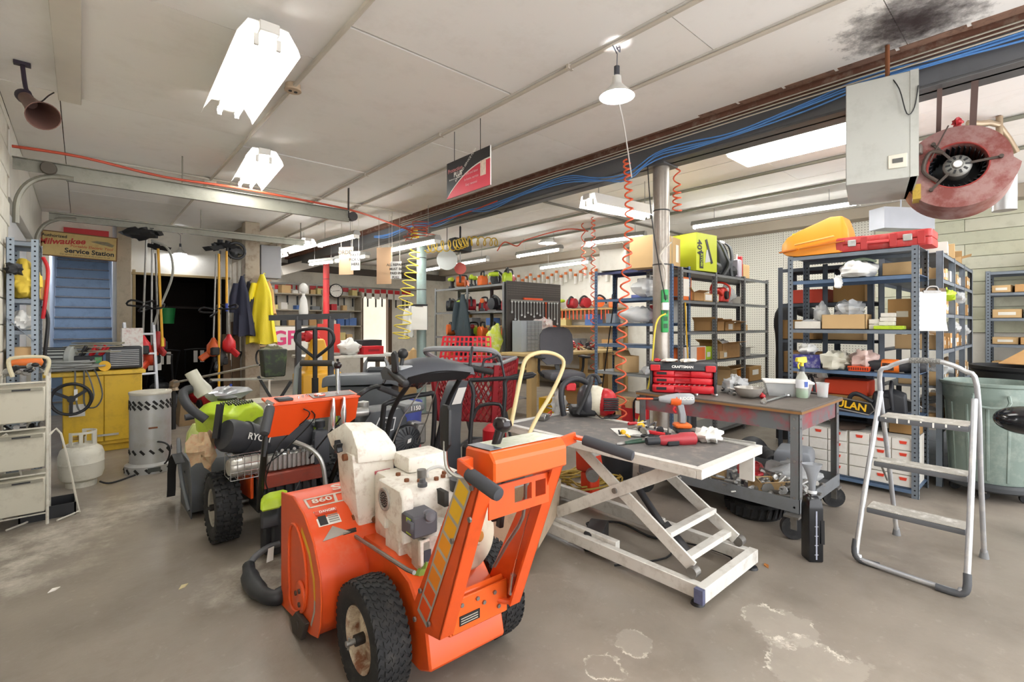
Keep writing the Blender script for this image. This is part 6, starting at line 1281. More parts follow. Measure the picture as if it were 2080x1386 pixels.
t = T('measuring_cup', 'small clear plastic beaker at the back corner of the bench', 'beaker', (4.25, 1.2, WBZ)); m = M(); m.rev([(.001, 0), (.035, 0), (.042, .1), (.046, .11), (.04, .1), (.033, .004), (.001, .004)], 20); m.build('cup', mt('#E0E2E2', .1, alpha=.4), t); m = M(); m.tube([(.04, 0, .09), (.07, 0, .08), (.065, 0, .04), (.038, 0, .03)], .005, 6, k=4); m.build('handle', mt('#E0E2E2', .1, alpha=.6), t)
heap('small screws and bits scattered over the mat behind the paper', V((2.75, 1.75, .6845)), (.16, .2, .02), 18, 77, mats=(DRK, STEEL, RED, YEL))
# lower tray stock
tz = .191
def tr(u, v, dz=0): return V((WBX+u, WBY+v, tz+dz))
carton('open tan carton in the front corner of the lower tray', tr(.22, .3), -.6, (.18, .16, .09), CARD2, 2)
carton('tan carton standing at the left end of the lower tray', tr(.12, .95), .1, (.12, .3, .1), CARD)
carton('upright tan flap box in the middle of the lower tray', tr(.3, .72), .3, (.12, .16, .2), CARD2, True)
heap('bright bolts and brackets heaped in the lower tray front', tr(.3, .2), (.24, .17, .13), 90, 8, mats=(mt('#C9CACA', .35, .4), ALU, STEEL))
heap('grey engine parts in the middle of the lower tray', tr(.14, .62), (.12, .24, .2), 60, 9, mats=(ALU, mt('#B9BABA', .4, .3), BOT, STEEL))
bag('crumpled clear bag in the lower tray by the near leg', tr(.62, .25), (.2, .16, .08), 62, BAG)
t = T('plastic_grille', 'red plastic slotted tray lying in the lower bench tray', 'grille', tr(.45, .5, .08), .4)
m = M(); m.tube([(-.15, -.07, 0), (.15, -.07, 0), (.17, .0, .01), (.15, .08, 0), (-.15, .08, 0), (-.17, 0, .01)], .014, 6, closed=True, k=2); m.build('rim', mt('#B8202c', .4), t)
m = M()
for k in range(8): m.ob((-.14+k*.04, -.07, 0), (-.14+k*.04, .08, 0), .012, .01)
stuff(m.build('rib', mt('#B8202c', .4), t))
m = M(); m.bx(-.1, -.005, 0, .1, .005, .2); tag(m.build('metal_plate', STEEL, loc=tr(.1, .78), rz=.9), 'grey sheet metal plate standing in the lower tray', 'plate')
# under the bench: tires, hoses
for k in range(2):
    m = M(); m.rev([(.1, -.05), (.17, -.055), (.19, -.03), (.19, .03), (.17, .055), (.1, .05)], 28, (0, 0, .055), cap=False)
    for q in range(24):
        a = 2*PI*q/24; m.ob((.185*math.cos(a), .185*math.sin(a), .02), (.198*math.cos(a+.08), .198*math.sin(a+.08), .09), .03, .012)
    tag(m.build('tire', RUB, loc=(3.75+k*.42, 1.5-.1*k, 0)), ['small knobby tire lying under the bench, near one', 'small knobby tire lying under the bench, far one'][k], 'tire')
t = T('leaf_blower', 'black leaf blower with ribbed tubes lying on the floor behind the bench', 'leaf blower', (4.75, 2.0, .0), 0)
m = M(); m.tube([(-.5, .35, .35), (-.3, .2, .3), (-.1, .05, .2), (.1, 0, .15)], .06, 14, k=4); m.build('tube', DRK, t)
m = M(); m.tube([(-.2, -.35, .18), (-.05, -.25, .2), (.1, -.1, .18)], [.075, .06, .075, .06, .075, .06, .075], 14, k=4); m.build('ribbed_tube', BOT, t)
m = M(); m.ball((.2, .0, .15), (.15, .14, .148), 18, 12); m.build('fan_housing', BOT, t)
m = M(); m.bx(-.42, .22, .3, -.36, .33, .42); m.build('white_clip', WHT, t, bev=.01)
t = T('storage_case', 'grey rounded plastic case standing on the floor under the tall rack edge', 'case', (4.72, 1.55, 0), .2)
m = M(); m.loft([[(-.17*s, -.14*s, z), (.17*s, -.14*s, z), (.17*s, .14*s, z), (-.17*s, .14*s, z)] for z, s in ((0, .9), (.03, 1), (.18, 1.02))]); m.build('bottom', BOT, t, bev=.02, seg=2)
m = M(); m.loft([[(-.175*s, -.145*s, z), (.175*s, -.145*s, z), (.175*s, .145*s, z), (-.175*s, .145*s, z)] for z, s in ((.185, 1), (.27, .97), (.31, .85), (.32, .5))]); m.build('lid', mt('#8A8F96', .45), t, bev=.02, seg=2)
m = M(); m.tube([(0, 0, 0), (.0, .3, .0), (.1, .5, .35), (.12, .55, .6)], .03, 12, k=4); 
t = T('wet_vacuum', 'yellow plastic machine on the floor beside the steel column', 'machine', (3.72, 2.72, 0)); m = M(); m.ball((0, 0, .32), (.16, .16, .16), 18, 12); m.build('shell', mt('#E0C22a', .45), t); m = M(); m.rev([(.14, 0), (.15, .25), (.001, .25)], 20); m.build('base_drum', BOT, t); m = M(); m.rev([(.06, 0), (.05, .03), (.001, .03)], 16, (-.15, -.05, .34), (-1, -.4, .1)); m.build('intake', DRK, t)
t = T('engine_unit', 'orange red machine part on the floor behind the lift table', 'machine part', (3.12, 2.55, 0)); m = M(); m.loft([[(-.07, -.1, .2), (.07, -.1, .2), (.07, .1, .2), (-.07, .1, .2)], [(-.08, -.05, .5), (.04, -.05, .52), (.04, .1, .52), (-.08, .1, .5)]]); m.bx(-.06, -.06, 0, .06, .06, .2); m.build('housing', mt('#D9401f', .45), t, bev=.015); m = M(); m.rev([(.02, 0), (.05, .0), (.05, .06), (.02, .06)], 16, (-.1, -.1, .22), (-1, -1, 0)); m.build('pulley', STEEL, t)
# ================================================================ washer jug with funnel
t = T('oil_jug', 'tall black plastic drain jug with a translucent grey funnel in its neck, on the floor', 'jug', (3.26, .975, 0), -.78); t.scale = (.82, .82, .92)
m = M(); m.loft([[(-a, -b, z), (a, -b, z), (a, b, z), (-a, b, z)] for z, a, b in ((0, .048, .05), (.01, .05, .055), (.34, .05, .055), (.39, .044, .048), (.415, .028, .03), (.42, .022, .022), (.44, .022, .022))]); bd = m.build('body', mt('#15171b', .22, var=.05), t, bev=.014, seg=2)
m = M(); m.bx(-.004, -.0565, .02, .006, -.0555, .33); m.build('level_strip', mt('#9fa3b4', .3), bd)
for k in range(4):
    m = M(); m.bx(-.012, -.057, .05+k*.06, .014, -.0555, .053+k*.06); m.build('level_mark', mt('#b9bcc6', .4), bd)
m = M(); m.loft([[(s*.03, -.058, .12), (s*.055, -.058, .12), (s*.055, -.052, .27), (s*.03, -.052, .27)] for s in (1,)]+[[(.03, -.062, .12), (.055, -.062, .12), (.055, -.058, .27), (.03, -.058, .27)]]); m.build('grip_recess', mt('#0c0d10', .3), bd)
m = M(); m.rev([(.03, 0), (.032, .012), (.028, .02)], 16, (0, 0, .43), cap=False); m.build('neck_ring', mt('#C9CDD0', .3), t)
m = M(); m.loft([[(a*math.cos(q), b*math.sin(q), z) for q in [2*PI*k/20 for k in range(20)]] for z, a, b in ((.43, .022, .022), (.5, .024, .024), (.56, .04, .034), (.6, .062, .04), (.62, .072, .046))], cap=False); m.build('funnel', mt('#8C9096', .25, alpha=.8), t, smooth=60)
# ================================================================ step ladder
t = T('step_ladder', 'three step folding aluminium ladder spattered with white paint', 'step ladder', (3.4, .55, 0)); q = lambda x, y, z: V((x-3.4, y-.55, z))
LA = mt('#B8BBC0', .35, .55, var=.1, sc_=6, dirt='#E6E4DE', da=.9, ds=5)
F1, F2, T1, T2 = q(3.42, .80, .02), q(3.37, .31, .02), q(3.73, .735, .985), q(3.73, .31, .985)
m = M(); m.tube([T1, F1+(T1-F1)*.12, F1+(T1-F1)*.02+V((0, -.02, 0)), F1+(F2-F1)*.14, F1+(F2-F1)*.86, F2+(T2-F2)*.02+V((0, .02, 0)), F2+(T2-F2)*.12, T2], .0145, 10, k=4); m.build('front_frame', LA, t)
R1, R2 = q(4.06, .715, .02), q(4.05, .295, .02); H1, H2 = q(3.72, .74, 1.06), q(3.72, .30, 1.06)
m = M(); m.tube([R1, R1+(H1-R1)*.5, H1, H1+V((-.01, -.05, .08)), H1+V((-.02, -.14, .125)), (H1+H2)/2+V((-.02, 0, .13)), H2+V((-.02, .14, .125)), H2+V((-.01, .05, .08)), H2, R2+(H2-R2)*.5, R2], .0135, 10, k=4); m.build('rear_frame', LA, t)
m = M(); m.tube([H1+V((-.022, -.15, .127)), (H1+H2)/2+V((-.022, 0, .131)), H2+V((-.022, .15, .127))], .0165, 10); m.build('grip_tape', mt('#6d6d6a', .7, var=.4, sc_=60, dirt='#d9d7d0', da=.8), t)
SG = mt('#5C5E62', .55, var=.12); ST = mt('#A9A59C', .7, var=.15, sc_=20, dirt='#EDEBE6', da=.8, ds=18)
for z, f in ((.84, .86), (.575, .585), (.31, .31)):
    a, b = F1+(T1-F1)*f, F2+(T2-F2)*f; x0 = a.x-.03; x1 = x0+.21 if z > .8 else x0+.14; y0, y1 = min(a.y, b.y)+.016, max(a.y, b.y)-.016
    if z < .8: x0 += .03; x1 += .04
    m = M(); m.bx(x0, y0, z-.035, x1, y1, z-.004); s_ = m.build('step', SG, t, bev=.008, seg=2)
    m = M(); m.bx(x0+.004, y0+.004, z-.004, x1-.004, y1-.004, z); m.build('tread_pad', ST, s_)
    if z > .8:
        m = M()
        for k in range(7): m.ob((x0-.001, y0+.04+k*.055, z-.004), (x0-.002, y0+.04+k*.055, z-.012-.02*((k*7) % 3)/2), .008, .002, (1, 0, 0))
        stuff(m.build('paint_drip', WHT, s_))
for P_, s in ((F1, 1), (F2, -1)):
    m = M(); m.tube([P_+V((.035, 0, .1)), P_+V((.008, 0, .03)), P_+V((0, -s*.03, -.002)), P_+V((0, -s*.12, -.002))], .018, 10, k=3); m.build('corner_foot', mt('#4C4E52', .6), t)
for P_ in (R1, R2):
    m = M(); m.rev([(.024, 0), (.022, .012), (.016, .05), (.001, .05)], 12, (P_.x, P_.y, 0)); m.build('foot', mt('#7c7e80', .6), t)
for y in (.715, .32):
    m = M(); m.cyl(q(3.62, y, .56), q(3.8, y, .42), .006, n=6); m.build('stay_wire', STEEL, t)
# ================================================================ big bin on its dolly
t = T('waste_bin', 'large grey-green ribbed waste bin on a black wheeled dolly at the picture edge', 'waste bin', (5.62, .37, 0))
BG = mt('#7C8C84', .55, var=.08, sc_=3, dirt='#c2c8c0', da=.35)
m = M(); m.rev([(.001, .14), (.25, .14), (.255, .16), (.285, .78), (.30, .80), (.30, .82), (.305, .9), (.32, .91), (.322, .93), (.305, .935), (.29, .9), (.27, .8), (.24, .17), (.001, .17)], 44); bb = m.build('tub', BG, t)
for k in range(14):
    a = 2*PI*k/14; m = M(); m.ob((.254*math.cos(a), .254*math.sin(a), .16), (.284*math.cos(a), .284*math.sin(a), .76), .02, .012, (math.cos(a), math.sin(a), 0)); m.build('rib', BG, bb, bev=.004)
a = math.atan2(-.37+.0, -5.62); m = M(); m.t = MX.Rotation(a, 4, 'Z'); m.tube([(.3, -.1, .84), (.33, -.1, .84), (.335, -.09, .76), (.335, .09, .76), (.33, .1, .84), (.3, .1, .84)], .012, 6, k=2); m.build('handle', BG, bb)
m = M(); m.rev([(.001, .075), (.27, .075), (.29, .09), (.29, .12), (.27, .139), (.001, .139)], 32); m.build('dolly', mt('#3a3d40', .6), t)
for k in range(5):
    a = 2*PI*k/5+.5; x, y = .22*math.cos(a), .22*math.sin(a); m = M(); m.bx(x-.02, y-.02, .055, x+.02, y+.02, .08); c_ = m.build('caster', STEEL, t); m = M(); m.rev([(.001, -.014), (.036, -.014), (.04, 0), (.036, .014), (.001, .014)], 16, (x, y, .04), (.9, .4, 0)); m.build('wheel', RUB, c_)
t = T('storage_tote', 'wide black plastic tub behind the grey-green bin', 'tub', (6.35, .12, 0)); m = M(); m.rev([(.001, .0), (.36, .0), (.43, .98), (.45, 1.0), (.45, 1.03), (.42, 1.03), (.35, .04), (.001, .04)], 30); m.build('tub', DRK, t)
m = M(); m.loft([[(-.5, -.6, 0), (.5, -.6, 0), (.5, -.6, .006), (-.5, -.6, .006)], [(-.5, .6, .3), (.5, .6, .3), (.5, .6, .306), (-.5, .6, .306)]]); tag(m.build('cardboard_sheet', CARD, loc=(6.75, -.3, 1.04), rz=-1.9), 'large tan cardboard sheet lying over the black tub', 'cardboard')
t = T('rounded_machine', 'glossy black rounded machine end cut by the picture edge', 'machine part', G(2062, 1060, 0)+V((.35, -.25, 0))*0); p = t.location
m = M(); c = Wd(2085, 855, 3.2)-p; m.ball((c.x, c.y, c.z), (.16, .16, .092), 24, 14); m.build('rounded_end', mt('#14161a', .15), t)
m = M(); m.cyl((c.x+.03, c.y-.03, 0), (c.x+.03, c.y-.03, c.z-.05), .035, n=16); m.build('post', mt('#3e4146', .4), t)
# ================================================================ left side
TRK = mt('#8E8C80', .45, .35, var=.15, sc_=3, dirt='#5a574c', da=.5)
WIRE = mt('#D8D4C8', .5, var=.06, dirt='#8a7a5c', da=.5)
t = T('bin_rack', 'white wire rack holding beige tilt bins beside the left wall', 'rack', (-.43, 4.72, 0))
for x in (.0, .25):
    m = M(); m.tube([(x, 0, .0), (x, 0, 1.04), (x, .3, 1.04), (x, .3, 0)], .009, 8); m.build('side_frame', WIRE, t)
    m = M(); m.tube([(x+.01, .0, .62), (x+.07, .03, .62), (x+.16, .12, .05), (x+.16, .12, .012), (x+.05, .0, .01)], .007, 6, k=3); m.build('leg', WIRE, t)
for z in (.08, .36, .68, 1.0):
    m = M(); m.tube([(0, 0, z), (.25, 0, z)], .006, 6); m.tube([(.25, 0, z), (.25, .3, z)], .005, 6); m.build('rail', WIRE, t)
m = M(); m.tube([(.25, .02+.02*(k % 2), .1+k*.018) for k in range(48)], .003, 5); m.build('chain', WIRE, t)
for k, z in enumerate((.1, .41, .73)):
    m = M(); m.loft([[(.01, -.03, z), (.24, -.03, z), (.24, .26, z), (.01, .26, z)], [(.008, -.055, z+.24), (.242, -.055, z+.24), (.242, .26, z+.24), (.008, .26, z+.24)]]); m.build('x', BEIGE) if 0 else None
    o = tag(m.build('tilt_bin', mt('#CBC7B7', .5, var=.05, sc_=4, dirt='#8b8270', da=.35), loc=(-.43, 4.72, 0), bev=.006), 'beige tilt bin in the wire rack, '+['lowest one', 'middle one', 'topmost one'][k], 'bin', 'tilt bins')
    m = M(); m.bx(.02, -.065, z+.215, .23, -.05, z+.238); m.build('rim', mt('#8d8a7c', .6), o); m = M(); m.bx(.08, -.07, z+.222, .17, -.064, z+.232); m.build('grip_slot', DRK, o)
heap('black springs and metal parts standing on the tilt bins', V((-.3, 4.9, .655)), (.09, .1, .04), 12, 20, mats=(DRK, STEEL, BOT))
t = T('parts_tray', 'dark plastic tray on the floor under the wire rack', 'tray', (-.18, 4.95, 0)); m = M(); m.bx(-.14, -.12, 0, .14, .12, .01); m.bx(-.15, -.13, 0, -.14, .13, .09); m.bx(.14, -.13, 0, .15, .13, .09); m.bx(-.15, -.13, 0, .15, -.12, .09); m.bx(-.15, .12, 0, .15, .13, .09); m.build('tray', DRK, t)
o = V((-.43, 4.72, 1.045)); heap('grey metal fittings and wires on top of the wire rack', o+V((.14, .15, 0)), (.11, .14, .09), 22, 21, mats=(STEEL, ALU, DRK))
m = M(); m.tube([(-.08, 0, 0), (-.1, 0, .1), (-.07, 0, .13), (.07, 0, .13), (.1, 0, .09), (.08, 0, 0)], .012, 8, k=3); tag(m.build('pull_handle', BEIGE, loc=o+V((.16, .0, .0))), 'worn beige loop handle standing on the wire rack', 'handle')
# small steel shelf with yellow bundle
rack('storage_rack', 'narrow grey slotted steel shelf with a yellow bundle at the left wall', V((-.425, 5.25, 0)), 0, .18, .42, 2.06, [1.1, 1.36, 1.6, 2.04], mt('#8E99A3', .45, .3, var=.1), RK, 1)
m = M(); m.ob((-.42, 5.248, 1.45), (-.27, 5.248, 1.27), .004, .03, (0, -1, 0)); tag(m.build('brace', RK), 'diagonal grey brace on the narrow steel shelf', 'brace')
bag('yellow cloth bundle with black strap on the narrow shelf', V((-.33, 5.38, 1.605)), (.1, .14, .15), 71, mt('#E8C94a', .7, var=.12, sc_=6), 'bundle', 'bundle', .22)
m = M(); m.lump((0, 0, .0), (.05, .04, .04), 3, .3); tag(m.build('black_fitting', DRK, loc=(-.38, 5.2, 1.82)), 'black fitting hanging on the yellow bundle', 'fitting')
bag('white plastic bag under the yellow bundle', V((-.36, 5.35, 1.365)), (.06, .1, .07), 72, BAGW)
carton('brown carton on the narrow steel shelf, front', V((-.35, 5.38, 1.105)), 0, (.13, .2, .12), CARD2); carton('tan carton at the right of the yellow bundle', V((-.25, 5.6, 1.605)), 0, (.07, .25, .16), CARD2)
t = T('power_tool', 'orange and grey power tool lying low on the narrow shelf', 'power tool', (-.32, 5.2, 1.10-.02)); m = M(); m.rev([(.02, -.1), (.04, -.08), (.04, .05), (.03, .09), (.001, .1)], 14, (0, .05, .03), 'x'); m.build('body', mt('#D9702a', .5), t)
for z, l in ((1.95, 'upper'), (1.55, 'lower')):
    m = M(); m.tube([(0, 0, 0), (.03, -.02, -.1), (.02, -.04, -.3), (.0, -.02, -.5)], .013, 8, k=5); tag(m.build('hose', RED if l == 'upper' else DRK, loc=(-.235, 5.5, z)), {'upper': 'red air hose hanging down beside the narrow shelf', 'lower': 'black hose end hanging beside the narrow shelf'}[l], 'hose')
# posters on the wall end
for k, (z0, z1, c) in enumerate(((.98, 1.24, '#E4DFD0'), (.62, .95, '#DAD2BC'))):
    m = M(); m.bx(XL+.001, 4.3, z0, XL+.006, 4.68, z1); tag(m.build('wall_notice', mt(c, .8, var=.1, sc_=12, dirt='#b0563a', da=.5)), ['faded paper notice on the left wall, upper', 'faded paper notice on the left wall, lower'][k], 'notice')
# yellow cabinet
CY = mt('#D9B12C', .5, var=.08, sc_=3, dirt='#8a6a2a', da=.4)
t = T('cabinet', 'worn yellow wooden cabinet covered with chargers and cables', 'cabinet', (-.15, 6.95, 0))
m = M(); m.bx(0, .02, .08, .67, .55, .85); m.bx(.02, .06, 0, .65, .5, .08); m.build('body', CY, t, bev=.004)
for x0, x1 in ((.005, .332), (.337, .665)):
    m = M(); m.bx(x0, 0, .12, x1, .02, .84); d = m.build('door', CY, t, bev=.004)
m = M(); m.bx(-.17, -.03, .85, .70, .58, .89); m.build('top', mt('#E0B93a', .5, var=.06, dirt='#6a5526', da=.35), t, bev=.005)
m = M(); m.bx(.28, -.015, .18, .46, .002, .2); m.build('handle', ALU, t)
ct = V((-.15, 6.95, .891))
t = T('battery_charger', 'dark grey louvred battery charger on the yellow cabinet', 'charger', ct+V((.52, .12, 0)), 0)
m = M(); m.bx(-.16, 0, .01, .16, .25, .26); m.build('case', BOT, t, bev=.012); fins(t, -.13, -.012, .04, .13, .002, .23, 9, mt('#8a8c8c', .4, .4), 'louvre', 2)
m = M(); m.bx(-.165, -.01, 0, -.145, .02, .27); m.build('bezel', BOT, t)
t = T('battery', 'black battery with red and green clamps beside the louvred charger', 'battery', ct+V((.2, .12, 0))); m = M(); m.bx(-.13, -.02, 0, .13, .2, .17); m.build('case', DRK, t, bev=.008)
m = M(); m.bx(.06, -.024, .02, .12, -.019, .15); m.build('label', mt('#3f8f5a', .5, var=.4, sc_=20, dirt='#c04a3a', da=.9), t)
for x, c in ((.02, RED), (.1, RED), (-.06, mt('#2c2c2e', .5))):
    m = M(); m.ob((x, .0, .17), (x+.05, -.04, .28), .025, .03); m.ob((x+.02, .02, .17), (x+.08, -.02, .26), .02, .02); m.build('clamp', c, t, bev=.004)
t = T('spool', 'small yellow and black reel between battery and charger', 'reel', ct+V((.34, .03, .055))); m = M(); m.rev([(.02, -.02), (.055, -.02), (.055, -.01), (.04, -.01), (.04, .01), (.055, .01), (.055, .02), (.02, .02)], 18, (0, 0, 0), 'y'); m.build('reel', YEL, t)
t = T('electric_motor', 'grey finned electric motor on the left end of the yellow cabinet', 'motor', ct+V((-.06, .2, .15)), -.3); m = M(); m.rev([(.03, -.16), (.09, -.15), (.11, -.13), (.11, .1), (.125, .11), (.125, .15), (.09, .17), (.001, .175)], 24, (0, 0, 0), 'x'); m.build('shell', mt('#A9ADA8', .45, .1), t)
m = M()
for k in range(18):
    a = 2*PI*k/18; m.ob((-.13, .112*math.cos(a), .112*math.sin(a)), (.1, .112*math.cos(a), .112*math.sin(a)), .012, .012)
stuff(m.build('fin', DRK, t)); m = M(); m.bx(-.1, -.1, -.13, .1, .1, -.1); m.build('base', STEEL, t)
coil(ct+V((.04, .04, .01)), .12, .24, 8, .011, mt('#8d8f8c', .5), 'grey cable coiled at the left of the yellow cabinet top', .1, 'cable', 5)
coil(ct+V((.3, .3, .18)), .1, .28, 6, .006, mt('#8f8a78', .5), 'tangle of thin cables behind the chargers', .12, 'cable', 6)
for k, (x, c, l) in enumerate(((.08, '#6d6f6e', 'grey cord hanging down the cabinet front, left loop'), (.15, '#55585a', 'grey cord hanging down the cabinet front, right loop'))):
    m = M(); m.tube([(x, -.01, .92), (x+.02, -.07, .9), (x+.02, -.075, .7), (x+.05-.02*k, -.09, .5+.04*k), (x+.12, -.085, .52), (x+.17, -.08, .65), (x+.12, -.07, .88), (x+.08, .05, .92)], .008, 6, k=4); tag(m.build('cord', mt(c, .5), loc=(-.15, 6.95, 0)), l, 'cord')
m = M(); m.bx(.09, -.09, .6, .12, -.07, .72); tag(m.build('plug', WHT, loc=(-.15, 6.95, 0), bev=.004), 'white plug on the hanging grey cord', 'plug')
t = T('steering_wheel', 'black steering wheel hung on the yellow cabinet front', 'steering wheel', (-.08, 6.86, .62)); m = M(); m.tube([(.16*math.cos(2*PI*k/28), 0, .16*math.sin(2*PI*k/28)) for k in range(28)], .016, 8, closed=True); m.build('rim', DRK, t)
m = M()
for a in (.6, 2.6, 4.7): m.ob((0, 0, 0), (.15*math.cos(a), 0, .15*math.sin(a)), .03, .012, (0, 1, 0))
m.cyl((0, -.015, 0), (0, .02, 0), .035, n=14); m.build('spokes', DRK, t)
m = M(); m.bx(.05, -.008, .42, .18, -.002, .55); tag(m.build('paper', PAPER, loc=(-.15, 6.95, 0)), 'small paper sheet stuck to the yellow cabinet door', 'paper')
o = carton('white paper box covered in red handwriting standing behind the charger', ct+V((.6, .4, .0)), .05, (.2, .12, .47), mt('#E4E0DA', .7, var=.05, dirt='#c07a74', da=.7, ds=22))
# propane tank
t = T('propane_tank', 'dirty white propane tank standing in front of the yellow cabinet', 'propane tank', (.0, 5.66, 0), -.5)
PW = mt('#DCD9CC', .42, var=.05, sc_=4, dirt='#8d8468', da=.45)
m = M(); m.rev([(.1, 0), (.105, .0), (.105, .045), (.09, .05)], 30, cap=False); m.build('foot_ring', PW, t)
m = M(); m.rev([(.001, .03), (.09, .04), (.14, .07), (.155, .12), (.155, .2), (.157, .205), (.155, .21), (.155, .27), (.14, .32), (.09, .36), (.001, .37)], 36); m.build('vessel', PW, t)
m = M(); pr_ = []
for z0, z1, a0, a1 in ((.345, .365, 0, 2*PI), (.455, .475, -.4, 3.6), (.36, .47, -.4, -.1), (.36, .47, .35, .6), (.36, .47, 1.3, 1.9), (.36, .47, 2.6, 2.9), (.36, .47, 3.3, 3.6)):
    n = max(3, int((a1-a0)*5)); rings = []
    for k in range(n+1):
        a = a0+(a1-a0)*k/n-PI/2; rings.append([(r*math.cos(a), r*math.sin(a), z) for r, z in ((.1, z0), (.104, z0), (.104, z1), (.1, z1))])
    m.loft(rings)
m.build('collar', PW, t); m = M(); m.cyl((0, 0, .365), (0, 0, .42), .02); m.cyl((0, 0, .41), (-.06, -.02, .41), .014); m.rev([(.02, 0), (.028, .005), (.028, .025), (.02, .03)], 10, (0, 0, .42)); m.build('valve', mt('#a98a4a', .4, .6), t)
m = M(); m.tube([(.12, -.1, .03), (.2, -.14, .012), (.42, .05, .012), (.6, .0, .08), (.62, -.05, .25), (.5, .05, .28), (.35, .2, .1), (.3, .25, .02)], .008, 8, k=6); tag(m.build('gas_hose', DRK, loc=(.0, 5.66, 0)), 'black rubber gas hose looping between the tank and the round heater', 'hose')
# round heater
t = T('convection_heater', 'tall round galvanised convection heater with slanted vent slots', 'heater', (.5, 5.83, 0))
GV = mt('#B9BABA', .4, .4, var=.12, sc_=3, dirt='#a0937a', da=.4)
m = M(); m.rev([(.165, .06), (.165, .755), (.16, .755), (.16, .06)], 44, cap=False); m.build('drum', GV, t)
m = M(); m.rev([(.001, .735), (.168, .735), (.172, .75), (.168, .76), (.001, .772)], 44); m.build('lid', mt('#CFCABc', .5, .2), t)
m = M(); m.rev([(.2, .0), (.2, .07), (.165, .09), (.16, .08), (.19, .06), (.19, 0)], 44, cap=False); m.build('base_ring', GV, t)
m = M()
for z, n in ((.66, 18), (.62, 18), (.2, 14), (.03, 14)):
    for k in range(n):
        a = 2*PI*k/n+z; r = .166 if z > .1 else .201; c = V((r*math.cos(a), r*math.sin(a), z)); tg = V((-math.sin(a), math.cos(a), -1.1)).normalized(); m.ob(c-tg*.026, c+tg*.026, .006, .02, tg.cross(V((math.cos(a), math.sin(a), 0))))
stuff(m.build('vent_slot', mt('#1c1a18', .8), t)); m = M(); m.bx(-.04, -.205, .02, .06, -.198, .06); m.build('data_plate', mt('#3f4240', .5), t)
m = M(); m.bx(-.03, -.17, .42, .04, -.162, .435); m.build('latch_slot', RUST, t)
# sign over the stairs
t = T('sign', 'old yellowed tin service station sign hung across the stairs', 'sign', (0, 9.78, 2.585), 0, None, (0, .03, 0))
m = M(); m.bx(-.44, 0, -.185, .42, .02, .185); m.build('frame', mt('#7d5a35', .6), t); m = M(); m.bx(-.425, -.003, -.17, .405, .0, .17); m.build('face', mt('#D8BD7A', .5, var=.08, sc_=4, dirt='#a8854a', da=.4), t)
rt = (PI/2, 0, 0); tr_ = mt('#C0392b', .5); tb = mt('#26231f', .5); to = mt('#C8663a', .5)
txt('Authorized', .06, (-.30, -.005, .115), rt, tb, t, off=.02); txt('Milwaukee', .12, (-.22, -.005, .04), (PI/2, -.12, 0), tr_, t, off=.03, ital=.3); txt('Portable Electric Tool', .055, (.12, -.005, -.01), rt, to, t, off=.02, ital=.2)
txt('Service Station', .095, (.1, -.005, -.085), rt, tb, t, off=.03); txt('Our service is as important as the product we sell', .028, (.05, -.005, -.142), rt, tb, t)
m = M(); m.pr([(.1, .08), (.17, .1), (.3, .1), (.38, .06), (.36, .03), (.24, .05)], -.006, -.003, 'xz'); m.build('tool_picture', mt('#8a8a6a', .5, var=.4, sc_=30, dirt='#b03a3a', da=.8), t)
m = M(); m.bx(-.2, 9.95, 2.74, .32, 9.97, 2.86); tag(m.build('red_board', mt('#D2363c', .5), loc=(0, -.1, -.0)), 'plain red board above the stairs behind the door track', 'board')
# loudspeaker horn under the ceiling
p = Wd(70, 215, 3.1); t = T('loudspeaker', 'brown horn loudspeaker hung from the ceiling in the corner', 'loudspeaker', p)
e = lambda px, py, Y=3.1: Wd(px, py, Y)-p
a, b = e(48, 195), e(88, 236, 2.95); HB = mt('#6B4E45', .5, .2, var=.15)
m = M(); L_ = (b-a).length; m.rev([(.001, 0), (.035, .0), (.038, .03), (.035, .06), (.045, L_*.5), (.062, L_*.8), (.085, L_), (.08, L_), (.055, L_*.75), (.03, L_*.4)], 24, a, b-a); m.build('horn', HB, t)
m = M(); m.rev([(.03, -.02), (.042, -.01), (.042, .03), (.038, .04)], 18, a, b-a); m.build('driver', mt('#2c2230', .5), t)
m = M(); top = V((e(45, 175).x, e(45, 175).y, CZ-.002-p.z)); m.tube([a+(b-a)*.1, e(60, 190), e(52, 178), top], .012, 8, k=3); m.bc(top.x, top.y, top.z-.01, .08, .04, .02); m.build('bracket', mt('#2c2230', .5), t)
m = M(); m.tube([e(75, 205), e(85, 206), e(98, 195), e(110, 188)], .004, 6, k=3); m.build('wire', DRK, t)
# overhead door tracks
t = T('door_track', 'long grey overhead door track crossing under the ceiling, nearer one', 'door track', (0, 5.8, 0))
m = M(); m.bx(-.43, -.02, 2.70, 2.45, -.015, 2.80); m.bx(-.43, -.06, 2.795, 2.45, -.015, 2.80); m.bx(-.1, -.035, 2.66, 2.45, -.03, 2.71); m.bx(-.1, -.05, 2.66, 2.45, -.015, 2.664); m.build('rail', TRK, t)
m = M(); m.tube([(-.41, -.03, 2.25), (-.40, -.03, 2.45), (-.33, -.03, 2.6), (-.2, -.03, 2.68), (-.05, -.03, 2.685)], .022, 8, k=5); m.build('curve', TRK, t)
m = M(); m.rev([(.012, -.02), (.05, -.02), (.055, -.012), (.04, 0), (.055, .012), (.05, .02), (.012, .02)], 22, (-.21, -.06, 2.74), 'y'); m.build('cable_pulley', mt('#5b544a', .5, .3), t)
m = M(); m.cyl((2.5, -.05, 2.735), (2.5, .02, 2.735), .055, n=18); m.ob((2.45, -.02, 2.70), (2.45, -.02, CZ-.003), .03, .01); m.build('end_bracket', mt('#3c3838', .5), t)
m = M(); m.cyl((.75, -.02, 2.8), (.75, -.02, CZ-.003), .006, n=6); m.build('hanger', TRK, t)
